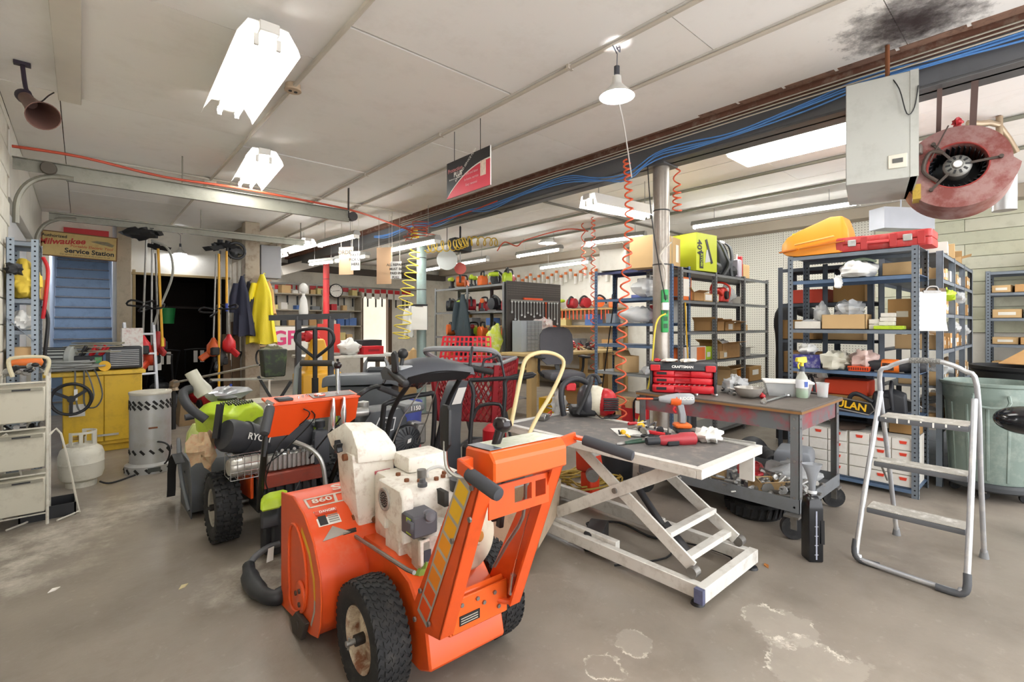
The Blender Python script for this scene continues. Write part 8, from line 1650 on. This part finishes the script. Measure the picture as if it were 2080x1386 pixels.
for k in range(2): m = M(); m.bx(0, 0, 0, .12, .02, 1.25+.2*k); tag(m.build('board', mt('#6b5640', .8, var=.2, dirt='#3a2e24', da=.5), loc=(1.72+k*.13, 8.9, .0), rz=.2, rot=(-.06, 0, .2)), ['dark board leaning at the plank partition, left', 'dark board leaning at the plank partition, right'][k], 'board')
# back wall shelves with stock, notice panel, clock, tags
t = T('wall_shelf', 'long open wooden wall shelves on the far back wall', 'shelving', (2.3, 12.55, 0)); WS = mt('#A39A88', .7, var=.1, dirt='#6a5e4a', da=.4)
for z in (2.15, 1.75, 1.35, .95):
    m = M(); m.bx(0, 0, z, 3.4, .43, z+.03); m.build('shelf', WS, t)
for x in (0, 1.15, 2.32, 3.37): m = M(); m.bx(x, 0, .9, x+.03, .43, 2.3); m.build('upright', WS, t)
rnd = random.Random(11)
CL = ['#C9A878', '#E4E0D8', '#B8333a', '#6f7276', '#3a3c40', '#B98F5C', '#4f6fa8', '#D8C98a']
nmz = {2.18: 'top', 1.78: 'second', 1.38: 'third', .98: 'lowest'}
for z in nmz:
    x = .06; k = 0
    while x < 3.2:
        w = rnd.uniform(.1, .26); h = rnd.uniform(.07, .22); c = rnd.choice(CL)
        cn = {'#C9A878': 'tan', '#E4E0D8': 'white', '#B8333a': 'red', '#6f7276': 'grey', '#3a3c40': 'black', '#B98F5C': 'brown', '#4f6fa8': 'blue', '#D8C98a': 'cream'}[c]
        if rnd.random() > .2: carton('%s box, number %s from the doorway side, %s wall shelf' % (cn, ['one', 'two', 'three', 'four', 'five', 'six', 'seven', 'eight', 'nine', 'ten', 'eleven', 'twelve', 'thirteen', 'fourteen', 'fifteen', 'sixteen', 'seventeen', 'eighteen', 'nineteen', 'twenty'][k], nmz[z]), V((2.3+3.36-x-w/2, 12.72, z+.001)), rnd.uniform(-.2, .2), (w*.9, .2, h), mt(c, .7), rnd.random() < .4); k += 1
        x += w+.02
t = T('wall_clock', 'round white wall clock with a dark rim beside the red column', 'clock', ony(683, 591, 12.5)); t.location.y = 12.53
m = M(); m.rev([(.15, .02), (.18, .02), (.185, -.02), (.165, -.045), (.16, -.03)], 30, (0, 0, 0), 'y', cap=False); m.build('rim', DRK, t); m = M(); m.cyl((0, -.03, 0), (0, .01, 0), .165, n=30); m.build('face', WHT, t)
m = M(); m.ob((0, -.034, 0), (.09, -.034, .01), .012, .004, (0, 1, 0)); m.ob((0, -.034, 0), (-.1, -.034, -.02), .008, .004, (0, 1, 0)); m.build('hands', DRK, t); m = M()
for k in range(12): a = 2*PI*k/12; m.bc(.135*math.cos(a), -.033, .135*math.sin(a), .012, .004, .012)
stuff(m.build('hour_marks', DRK, t)); m = M(); m.cyl((0, .02, 0), (0, .46, 0), .02); m.build('mount', DRK, t)
t = T('tool_rail', 'grey rail along the far wall strung with red and white tags', 'rail', (3.0, 12.9, 2.42)); m = M(); m.bx(0, 0, 0, 4.6, .03, .04); m.build('rail', STEEL, t)
m = M(); m.bx(-.03, -.006, -.27, .13, .0, 0); pt = tag(m.build('price_tag', WHT, loc=(3.2, 12.88, 2.40)), 'red and white price tag on the far wall rail, first from the corner post', 'tag', 'price tags on the far rail'); m = M(); m.bx(-.03, -.009, -.11, .13, -.005, -.0); m.build('red_band', RED, pt); m = M(); m.bx(-.01, -.01, -.5, .03, .0, -.27); m.build('tool', DRK, pt)
for k in range(1, 20): dup(pt, (3.2+k*.215+rnd.uniform(-.05, .05), 12.88, 2.412-.008*(k % 3)), 0, 'red and white price tag on the far wall rail, '+ORD[k]+' from the corner post')
t = T('notice_panel', 'white panel with big pink letters behind the black steel frame', 'panel', ony(575, 688, 9.6)); t.rotation_euler = (0, 0, .0)
m = M(); m.bx(-.25, 0, -.22, .45, .02, .22); m.bx(-.25, .0, -t.location.z+.001, -.22, .03, -.2); m.bx(.42, .0, -t.location.z+.001, .45, .03, -.2); m.build('board', WHT, t); txt('GF', .36, (.02, -.004, 0), rt, mt('#D6427a', .5), t, off=.03)
# steel frame trolley, pallet jack handle, yellow bin
p = V((1.85, 6.6, 0)); q_ = lambda px, py, Y=6.3: Wd(px, py, Y)-p
FRM = mt('#4A4B4E', .5, .2, var=.15)
t = T('tube_rack', 'tall grey square-tube steel frame standing behind the lime generator', 'frame', p)
a, b, c, d = q_(606, 642), q_(672, 642), q_(548, 646), q_(712, 642)
m = M(); m.ob(c, d, .06, .07); m.build('top_bar', FRM, t)
for e_ in (a, b): m = M(); m.ob(V((e_.x, e_.y, -0+.001)), e_, .06, .06, (1, 0, 0)); m.build('post', FRM, t)
t = T('pallet_jack_handle', 'black teardrop handle of a pallet jack in front of the steel frame', 'pallet jack', V((1.75, 6.2, 0))); p2 = t.location; f_ = lambda px, py, Y=5.9: Wd(px, py, Y)-p2
m = M(); m.tube([f_(640, 728), f_(606, 700), f_(600, 685), f_(608, 672), f_(640, 668), f_(668, 670), f_(678, 685), f_(672, 702), f_(640, 728)], .02, 8, k=4); m.build('loop', DRK, t); m = M(); m.ob(f_(640, 668), f_(640, 768), .05, .04); m.ob(f_(640, 768), V((f_(640, 768).x, f_(640, 768).y, .05)), .06, .06); m.build('shaft', DRK, t); m = M(); m.bx(-.25, -.25, .0, .25, .5, .1); m.build('base', DRK, t)
t = T('chipper_hopper', 'yellow hopper shaped machine cover behind the pallet jack handle', 'machine', Wd(645, 760, 6.9)); z0 = -t.location.z
m = M(); m.loft([[(-.28, -.2, z0+.05), (.28, -.2, z0+.05), (.28, .2, z0+.05), (-.28, .2, z0+.05)], [(-.28, -.2, .02), (.28, -.2, .02), (.28, .2, .02), (-.28, .2, .02)], [(-.2, -.1, .05), (.2, -.1, .05), (.2, .1, .05), (-.2, .1, .05)], [(-.08, -.06, .5), (.08, -.06, .5), (.08, .06, .5), (-.08, .06, .5)]]); m.build('hopper', mt('#E3A81c', .45), t, bev=.02); m = M(); m.bx(-.08, -.13, .14, .02, -.1, .26); m.build('sticker', WHT, t)
m = M(); m.bx(0, 0, 0, .36, .02, .5); a = Wd(645, 710, 7.6); tag(m.build('red_board', mt('#D23a30', .5), loc=(a.x, a.y, a.z-.1)), 'orange red board behind the yellow hopper', 'board')
m = M(); m.ob((.03, .01, 0), (.03, .01, -a.z+.1), .03, .03); m.ob((.33, .01, 0), (.33, .01, -a.z+.1), .03, .03); tag(m.build('trestle', DRK, loc=(a.x, a.y+.02, a.z-.1)), 'dark legs carrying the orange red board', 'trestle')
bag('red and yellow rags heaped on top of the yellow hopper', Wd(620, 668, 6.9)+V((0.05, 0, -.19)), (.14, .08, .08), 81, RED, 'rag', 'rag')
# benches in the left rear with stock
def bench(name, label, c, s, h, mat, rz=0, legs=.06):
    t = T(name, label, 'table', c, rz); w, d = s; m = M(); m.bx(-w/2, -d/2, h-.04, w/2, d/2, h); m.build('tabletop', mat, t, bev=.005)
    for x in (-1, 1):
        for y in (-1, 1): m = M(); m.bc(x*(w/2-legs), y*(d/2-legs), (h-.04)/2, legs, legs, h-.041); m.build('leg', STEEL if legs < .07 else mt('#B99C6a', .7, var=.12, sc_=5), t)
    return t
bench('table', 'white topped repair table left of the teal column', (3.25, 7.7, 0), (1.5, .8), .92, mt('#D9D8D2', .5, dirt='#8d8a80', da=.4))
bench('table', 'long wooden bench along the far back shelves', (3.4, 12.0, 0), (2.3, .7), .95, mt('#A58A60', .7), 0, .09)
def boxy(x, y, z, s, c, l, nm='box', **k): return carton(l, V((x, y, z)), rnd.uniform(-.3, .3), s, mt(c, .5) if isinstance(c, str) else c, k.get('o', False), k.get('b'), False, nm, k.get('cat', 'box'))
boxy(3.55, 7.5, .921, (.36, .22, .13), RED, 'red plastic tool box lying on the white topped table', 'toolbox', b=(0, .5, .2, .04, '#8e1a20')); boxy(3.65, 7.85, .921, (.4, .3, .22), BOT, 'dark grey case behind the red tool box', 'case')
bag('white crumpled cloths on the white topped table', V((3.2, 7.5, .921)), (.18, .12, .13), 84, BAGW, 'cloth', 'cloth'); bag('tan paper bag beside the grey case', V((4.3, 7.5, .0)), (.2, .2, .52), 85, CARD2, 'paper_bag', 'bag')
t = T('metal_pan', 'round steel pan lying on the white topped table', 'pan', (2.9, 7.5, .921)); m = M(); m.rev([(.001, 0), (.12, .0), (.15, .03), (.155, .04), (.14, .03), (.11, .008), (.001, .008)], 24); m.build('pan', ALU, t)
t = T('stock_pot', 'blue lidded grey tub on the far bench', 'tub', (3.7, 11.9, .951)); m = M(); m.rev([(.2, 0), (.22, .3), (.001, .3)], 20); m.build('tub', BOT, t); m = M(); m.rev([(.225, .3), (.2, .34), (.001, .36)], 20); m.build('lid', BLUE, t)
boxy(4.15, 11.9, .951, (.4, .3, .26), CARD2, 'tan carton on the far bench beside the blue lidded tub', o=2); boxy(3.1, 11.9, .951, (.3, .3, .2), '#2e2f33', 'black box at the left of the far bench'); m = M(); m.rev([(.13, 0), (.15, .32), (.14, .32), (.12, .01)], 18); tag(m.build('bucket', RED, loc=(4.75, 12.2, 0)), 'red bucket on the floor at the far doorway', 'bucket')
boxy(1.5, 6.3, 0, (.4, .4, .5), '#C8C4B4', 'pale carton on the floor under the hopper bracket'); boxy(1.25, 5.9, 0, (.35, .3, .42), RED, 'red fuel box on the floor left of the pale carton'); t = T('figurine', 'white doll-like figure lamp standing on the steel frame', 'figure', p+c.lerp(d, .45)+V((0, .1, .036))); t.scale = (.6, .6, .75); m = M(); m.rev([(.09, 0), (.1, .05), (.07, .25), (.05, .3), (.03, .32), (.03, .36)], 16); m.ball((0, 0, .46), .09, 16, 10); m.build('body', WHT, t)
# red plastic shopping cart with lattice sides
def shop_cart(label, p, rz):
    t = T('shopping_cart', label, 'shopping cart', p, rz); DR = mt('#8e1c24', .4, var=.1); z0, z1 = .45, .92
    C4 = lambda z, s: [(-.27*s, -.42*s), (.27*s, -.42*s), (.24*s, .45*s), (-.24*s, .45*s)]
    def side(a, b, a2, b2, nu, nv):
        m = M()
        for k in range(-nv, nu+1):
            for sg in (1, -1):
                u0, u1 = k/nu, (k+nv*sg*1.0)/nu if sg > 0 else k/nu
                pa, pb = (k/nu, 0), ((k+nv)/nu, 1)
                if sg < 0: pa, pb = ((k+nv)/nu, 0), (k/nu, 1)
                pts = []
                for s_ in [j/12 for j in range(13)]:
                    u = pa[0]+(pb[0]-pa[0])*s_
                    if -.001 <= u <= 1.001: pts.append(a.lerp(b, u).lerp(a2.lerp(b2, u), s_))
                if len(pts) > 1: m.ob(pts[0], pts[-1], .012, .008)
        return stuff(m.build('lattice_side', DR, t))
    lo = [V((x, y, z0)) for x, y in C4(z0, .85)]; hi = [V((x, y, z1)) for x, y in C4(z1, 1)]
    for i in range(4): j = (i+1) % 4; side(lo[i], lo[j], hi[i], hi[j], 9 if i % 2 == 0 else 14, 5)
    m = M(); m.loft([lo, [v+V((0, 0, .015)) for v in lo]]); m.build('basket_floor', DR, t); m = M(); m.tube(hi, .018, 8, closed=True); m.build('basket_rim', mt('#8b8d90', .4), t)
    for v, w_ in zip(lo, hi): m = M(); m.ob(v, w_, .04, .04); m.build('corner_post', DR, t)
    m = M(); a, b, c_, d_ = V((-.23, -.40, .82)), V((.23, -.40, .82)), V((.2, -.34, 1.14)), V((-.2, -.34, 1.14))
    for k in range(12): m.ob(a.lerp(b, k/11), d_.lerp(c_, k/11), .012, .014)
    for k in range(9): m.ob(a.lerp(d_, k/8), b.lerp(c_, k/8), .014, .012)
    stuff(m.build('child_seat_flap', mt('#D42434', .4), t))
    m = M(); m.tube([(-.27, -.3, .95), (-.29, -.5, 1.02), (-.2, -.56, 1.05), (.2, -.56, 1.05), (.29, -.5, 1.02), (.27, -.3, .95)], .022, 8, k=4); m.build('push_handle', mt('#8b8d90', .45), t)
    m = M(); m.tube([(-.22, -.4, .12), (-.22, .45, .12), (.22, .45, .12), (.22, -.4, .12)], .016, 8, closed=True); 
    for x in (-.22, .22): m.tube([(x, -.38, .12), (x, -.3, .45)], .016, 8); m.tube([(x*.9, .42, .12), (x*.9, .2, .45)], .014, 8)
    m.build('chassis', mt('#5b5d60', .4, .3), t)
    for x in (-.22, .22):
        for y in (-.38, .43): m = M(); m.rev([(.001, -.014), (.055, -.014), (.06, 0), (.055, .014), (.001, .014)], 14, (x, y, .061), 'x'); m.build('wheel', RUB, t)
    return t
shop_cart('red plastic shopping cart with lattice sides behind the black snow blower', (2.98, 3.86, 0), -.95).scale = (1.13, 1.13, 1.13)
t = T('walk_behind_machine', 'black tube handle frame of a machine standing before the red cart', 'machine', (2.6, 3.15, 0)); h_ = lambda px, py, Y=3.75: Wd(px, py, Y)-V((2.6, 3.15, 0))
a, b = h_(955, 890), h_(1022, 870)
m = M(); m.tube([V((a.x, a.y, .1)), a, h_(962, 800), h_(955, 775), h_(975, 772), h_(1070, 766), h_(1082, 760), h_(1030, 770), h_(1026, 800), b, V((b.x, b.y, .1))], .017, 8, k=3); m.tube([h_(960, 850), h_(975, 825), h_(1015, 822), h_(1022, 845)], .014, 8, k=3); m.build('tube', DRK, t); m = M(); m.tube([h_(980, 770), h_(982, 735), h_(1000, 727), h_(1015, 725), h_(1025, 768)], .01, 6, k=3); m.build('bail', BOT, t)
m = M(); m.bx(-.22, -.18, .02, .22, .2, .42); m.build('engine', mt('#55575a', .5, var=.2), t, bev=.04); m = M(); m.rev([(.1, .42), (.1, .52), (.06, .56), (.001, .56)], 18); m.build('engine_cap', RED, t)
# island rack with power tools and pegboard end
IX, IY = 4.75, 5.5
rack('storage_rack', 'dark grey rack of lime and orange power tools behind the red cart', (IX, IY+1.95, 0), -PI/2, 1.92, .55, 2.05, [.25, .8, 1.2, 1.62, 2.03], RKG, RKG, 2, holes=False)
def tool(label, p, rz, c, kind):
    t = T('power_tool', label, 'power tool', p, rz, None)
    if kind == 0:
        m = M(); m.rev([(.02, -.12), (.035, -.1), (.045, 0), (.045, .08), (.001, .1)], 12, (0, 0, .2), 'x'); m.build('motor', c, t); m = M(); m.loft([[(x-.025, -.02, z), (x+.025, -.02, z), (x+.025, .02, z), (x-.025, .02, z)] for x, z in ((.06, .05), (.04, .17))]); m.build('handle', DRK, t); m = M(); m.bx(-.02, -.045, 0, .12, .045, .055); m.build('battery', c if rz > 0 else BOT, t, bev=.01)
    elif kind == 1:
        m = M(); m.rev([(.03, -.1), (.11, -.09), (.12, 0), (.11, .09), (.03, .1)], 18, (0, 0, .13), 'y'); m.build('guard', c, t); m = M(); m.tube([(-.1, 0, .2), (0, -.02, .28), (.12, 0, .22), (.16, 0, .1)], .022, 8, k=4); m.build('handle', BOT, t); m = M(); m.bx(-.12, -.08, 0, .14, .08, .02); m.build('base', STEEL, t)
    else:
        m = M(); m.loft([[(-.12*s, -.08, z), (.12*s, -.08, z), (.12*s, .08, z), (-.12*s, .08, z)] for z, s in ((0, 1), (.12, 1.05), (.2, .7))]); m.build('body', c, t, bev=.02); m = M(); m.tube([(-.1, 0, .18), (-.08, 0, .27), (.08, 0, .27), (.1, 0, .18)], .018, 8, k=3); m.build('handle', DRK, t)
    return t
PT = [('lime green', GRN), ('orange', mt('#D8672a', .45)), ('dark red', mt('#A82830', .45)), ('grey', BOT)]; wn = ['drill', 'saw', 'charger']; ordn = ['first', 'second', 'third', 'fourth', 'fifth', 'sixth', 'seventh', 'eighth']
for z, nm in ((2.03, 'island rack top'), (1.62, 'upper island shelf'), (1.2, 'middle island shelf'), (.8, 'lower island shelf')):
    for k in range(12):
        c = PT[rnd.choice([0, 0, 1, 1, 2, 3])]; kd = rnd.randrange(3); tool('%s %s, %s from the pegboard end, %s' % (c[0], wn[kd], ORD[k], nm), V((IX+.14+.16*(k % 2), IY+.12+k*.152, z+.001)), -PI/2+rnd.uniform(-.9, .9), c[1], kd).scale = (.8, .8, .85)
coat('dark green padded jacket hanging on the island rack', (IX-.06, IY+1.0, 1.9), .42, .95, mt('#2c3a40', .7, var=.15, bump=.3), 12, 'jacket', -PI/2)
t = T('pegboard', 'dark pegboard end panel of the island, hung with wrenches', 'pegboard', (IX, IY-.04, 0)); m = M(); m.bx(0, 0, 1.0, 1.17, .02, 2.06); m.build('board', mt('#3a332f', .6, var=.1), t)
m = M()
for i in range(36):
    for j in range(5): m.cyl((.02+i*.032, -.001, 1.86+j*.035), (.02+i*.032, .003, 1.86+j*.035), .005, n=5)
stuff(m.build('hole', mt('#8d857c', .8), t)); m = M(); m.bx(.05, -.03, 1.76, 1.1, 0, 1.78); m.build('tool_rail', STEEL, t)
for k in range(16):
    x = .08+k*.066; ln = rnd.uniform(.16, .34); m = M(); m.ob((0, 0, 0), (0, 0, -ln), .014, .006, (1, 0, 0)); m.rev([(.012, -.004), (.022, -.004), (.022, .004), (.012, .004)], 10, (0, 0, 0), 'y'); m.rev([(.008, -.004), (.018, -.004), (.018, .004), (.008, .004)], 10, (0, 0, -ln), 'y'); tag(m.build('wrench', mt('#E0552a', .5) if k == 11 else mt('#D2D3D2', .35, .35), loc=(IX+x, IY-.06, 1.755)), 'orange handled wrench hanging among chrome ones on the pegboard' if k == 11 else ORD[k]+' wrench in the row on the dark pegboard', 'wrench', None if k == 11 else 'wrenches on the pegboard')
m = M(); m.ob((0, 0, 0), (.4, 0, 0), .03, .03); tag(m.build('orange_bar', mt('#E0552a', .5), loc=(IX+.32, IY-.06, 1.8)), 'orange level lying across the pegboard rail', 'level')
bench('workbench', 'pale wooden workbench at the foot of the pegboard', (IX+.75, IY-.42, 0), (1.9, .7), 1.0, mt('#C9AE78', .7, var=.1, sc_=4), 0, .1)
t = T('drawer_cabinet', 'grey small-parts drawer cabinet on the pale bench', 'drawers', (IX+.05, IY-.3, 1.001)); m = M(); m.bx(0, 0, 0, .42, .2, .46); m.build('case', mt('#9fa6ad', .5), t)
for r in range(8):
    for c_ in range(4): m = M(); m.bx(.11+c_*.077, -.012, .01+r*.056, .182+c_*.077, 0, .06+r*.056); m.build('drawer', mt('#8d9093', .3), t)
t = T('cord_reel', 'orange rimmed round cord reel hanging on the pegboard', 'reel', (IX+.92, IY-.08, 1.22)); m = M(); m.rev([(.12, -.04), (.17, -.04), (.17, .0), (.12, 0)], 24, (0, 0, 0), 'y'); m.build('rim', mt('#D8552a', .5), t); m = M(); m.rev([(.001, -.03), (.125, -.03), (.125, 0), (.001, 0)], 24, (0, 0, 0), 'y'); m.build('disc', DRK, t); m = M(); m.bx(-.05, -.045, -.04, .05, -.03, .04); m.build('green_badge', GRN, t)
bag('red topped white bundle hanging on the pegboard', V((IX+.66, IY-.15, 1.32)), (.2, .08, .09), 91, mt('#D8CFCB', .6, var=.2, dirt='#b8232a', da=.9), 'bundle', 'bundle'); heap('greasy parts and tools along the pale bench', V((IX+1.2, IY-.5, 1.001)), (.4, .2, .14), 40, 30, mats=(STEEL, BOT, CHR, RED)); bag('lime and white cloth hanging at the island corner', V((IX-.12, IY+.1, .95)), (.1, .1, .24), 92, mt('#CBD84a', .6, var=.2, dirt='#e6e6e0', da=.9), 'cloth', 'cloth')
boxy(IX+1.3, IY-.4, 0, (.5, .4, .35), CARD2, 'tan carton on the floor under the pale bench', o=2); boxy(IX+.6, IY-.4, 0, (.3, .3, .3), YEL, 'yellow machine box under the pale bench')
# drafting chair
t = T('office_chair', 'grey upholstered drafting chair with a foot ring at the pale bench', 'chair', (4.75, 4.35, 0), -.5); UP = mt('#56555a', .85, var=.12, sc_=12)
m = M(); m.loft([[(-.24*s, -.24*s, z), (.24*s, -.24*s, z), (.24*s, .24*s, z), (-.24*s, .24*s, z)] for z, s in ((.68, .85), (.71, 1), (.76, 1), (.79, .9))]); m.build('seat', UP, t, bev=.03, seg=2)
m = M(); rows = []
for z, w_, y in ((.86, .16, .2), (.92, .22, .23), (1.1, .24, .27), (1.26, .23, .29), (1.34, .18, .29), (1.37, .1, .28)): rows.append([(-w_, y-.04, z), (-w_*.5, y, z), (w_*.5, y, z), (w_, y-.04, z), (w_, y, z), (w_*.5, y+.05, z), (-w_*.5, y+.05, z), (-w_, y, z)])
m.loft(rows); m.build('backrest', UP, t, smooth=60); m = M(); m.ob((0, .15, .72), (0, .28, .95), .06, .03); m.build('back_post', DRK, t)
for s in (-1, 1): m = M(); m.tube([(s*.2, .05, .7), (s*.3, .05, .78), (s*.31, .03, .96)], .018, 8, k=3); m.build('arm_post', DRK, t); m = M(); m.bx(s*.31-.045, -.14, .96, s*.31+.045, .14, .99); m.build('armrest', DRK, t, bev=.012)
m = M(); m.cyl((0, 0, .1), (0, 0, .68), .03); m.build('gas_column', BOT, t); m = M(); m.tube([(.22*math.cos(2*PI*k/24), .22*math.sin(2*PI*k/24), .32) for k in range(24)], .011, 6, closed=True)
for k in range(3): a = 2*PI*k/3; m.ob((0, 0, .32), (.22*math.cos(a), .22*math.sin(a), .32), .012, .012)
m.build('foot_ring', CHR, t)
for k in range(5): a = 2*PI*k/5+.3; m = M(); m.ob((0, 0, .1), (.3*math.cos(a), .3*math.sin(a), .075), .045, .03); lg = m.build('base_arm', DRK, t); m = M(); m.cyl((.3*math.cos(a)-.02, .3*math.sin(a), .027), (.3*math.cos(a)+.02, .3*math.sin(a), .027), .027, n=12); m.build('caster', RUB, lg)
# benches and shelves along the right wall behind the blue rack
t = T('wall_bench', 'long wooden bench with shelf boards along the right wall', 'bench', (7.6, 6.0, 0)); WB_ = mt('#A98a58', .7, var=.1, dirt='#6b5232', da=.4)
for z, x0 in ((.9, .0), (1.35, .5), (1.72, .55), (.35, .1)): m = M(); m.bx(x0, 0, z, .98, 5.5, z+.035); m.build('board', WB_, t)
for y in (0, 1.8, 3.6, 5.44): m = M(); m.bx(.1, y, 0, .16, y+.06, .9); m.bx(.9, y, 0, .98, y+.06, 1.75); m.build('post', WB_, t)
for k in range(14): c = PT[rnd.choice([1, 2, 2, 3, 0])]; kd = rnd.randrange(3); tool('%s %s standing on the top wall bench board, %s' % (c[0], wn[kd], ['place '+w for w in ('one', 'two', 'three', 'four', 'five', 'six', 'seven', 'eight', 'nine', 'ten', 'eleven', 'twelve', 'thirteen', 'fourteen')][k]), V((8.35, 6.2+k*.38, 1.756)), rnd.uniform(0, 6), c[1], kd)
for k in range(12): c = rnd.choice(CL); boxy(8.3, 6.25+k*.43, 1.386 if k % 2 else .936, (.3, .24, rnd.uniform(.15, .28)), c, '%s parts box on the wall bench, %s along' % (['tan', 'white', 'red', 'grey', 'black', 'brown', 'blue', 'cream'][CL.index(c)], ['first', 'second', 'third', 'fourth', 'fifth', 'sixth', 'seventh', 'eighth', 'ninth', 'tenth', 'eleventh', 'twelfth'][k]), o=k % 3 == 0)
m = M(); m.cyl((0, 0, 0), (0, 0, -.2), .012, n=6); sd = tag(m.build('screwdriver', mt('#E0552a', .5), loc=(8.05, 6.1, 1.70)), 'first orange handled tool hanging under the wall bench board', 'tool', 'tools under the wall board')
for k in range(1, 22): dup(sd, (8.1, 6.1+k*.11, 1.715), 0, ORD[k]+' orange handled tool hanging under the wall bench board')
m = M(); m.bx(-.06, -.02, -.26, 0, .02, 0); pk = tag(m.build('blister_pack', WHT, loc=(8.56, 6.2, 2.72)), 'first white packet hanging on the right wall pegs, counted from the racks', 'packet', 'packets on the right wall'); m = M(); m.bx(-.061, -.021, -.08, .0, .021, -.02); m.build('orange_band', mt('#E07a3a', .5), pk)
for k in range(1, 30): dup(pk, (8.56, 6.2+k*.15, 2.72-.06*(k % 3)), 0, ORD[k]+' white packet hanging on the right wall pegs, counted from the racks')
t = T('clipboard', 'clipboard of white sheets hung on the teal column', 'clipboard', (3.93, 6.6, 1.52), -.75); m = M(); m.bx(-.13, 0, -.2, .13, .006, .2); m.build('board', BOT, t); m = M(); m.bx(-.125, -.006, -.2, .125, 0, .17); m.build('sheets', PAPER, t); m = M(); m.bx(-.06, -.015, .165, .06, .003, .2); m.build('clip', DRK, t)
coat('white rag towel hanging left of the clipboard on the teal column', (3.86, 6.75, 1.72), .16, .5, BAGW, 14, 'towel', -.7)
t = T('chain_hoist', 'black hoist with a chain and round disc hung under the far ceiling', 'hoist', Wd(935, 500, 8.2)); z1 = CZ-t.location.z-.003; m = M(); m.bx(-.18, -.1, -.1, .18, .1, .12); m.bx(-.02, -.02, .12, .02, .02, z1); m.build('hoist_body', DRK, t, bev=.02); m = M(); m.cyl((0, 0, -.1), (0, 0, -.3), .008, n=6); m.build('chain', STEEL, t); m = M(); m.rev([(.001, -.02), (.1, -.02), (.1, .02), (.001, .02)], 20, (0, 0, -.38), (.6, .8, 0)); m.build('red_hook_block', mt('#C85a50', .5), t)
t = T('disc', 'grey round disc hanging on a cord left of the hoist', 'disc', Wd(908, 528, 8.0)); z1 = CZ-t.location.z-.003; m = M(); m.rev([(.001, -.01), (.17, -.01), (.17, .01), (.001, .01)], 24, (0, 0, 0), (.6, .8, 0)); m.build('plate', mt('#b0b3b0', .4, .3), t); m = M(); m.cyl((0, 0, .1), (0, 0, z1), .006, n=5); m.build('cord', DRK, t)
# scraps on the floor
for l, px, py, c in (('dry orange leaf on the floor by the lift table corner', 1556, 1150, '#B9783a'), ('white scrap of plastic on the open floor at the left', 109, 1199, '#F0EDE4'), ('pale wood chip on the floor left of the black blower tube', 372, 1192, '#D8CDA0')):
    m = M(); m.loft([[(-.03, -.008, 0), (.0, -.014, 0), (.03, .002, 0), (.0, .012, 0)], [(-.03, -.008, .003), (.0, -.014, .008), (.03, .002, .003), (.0, .012, .007)]]); tag(m.build('scrap', mt(c, .7), loc=G(px, py, 0), rz=.5), l, 'scrap')
# ================================================================ lettering becomes plain mesh
bpy.context.view_layer.update(); dg = bpy.context.evaluated_depsgraph_get()
fm = {}
for o in [o for o in sc.objects if o.type == 'FONT']:
    me = bpy.data.meshes.new_from_object(o.evaluated_get(dg)); n = ob('lettering', me, o.parent)
    n.matrix_basis = o.matrix_basis.copy(); bpy.data.objects.remove(o)
    n['kind'] = 'stuff'
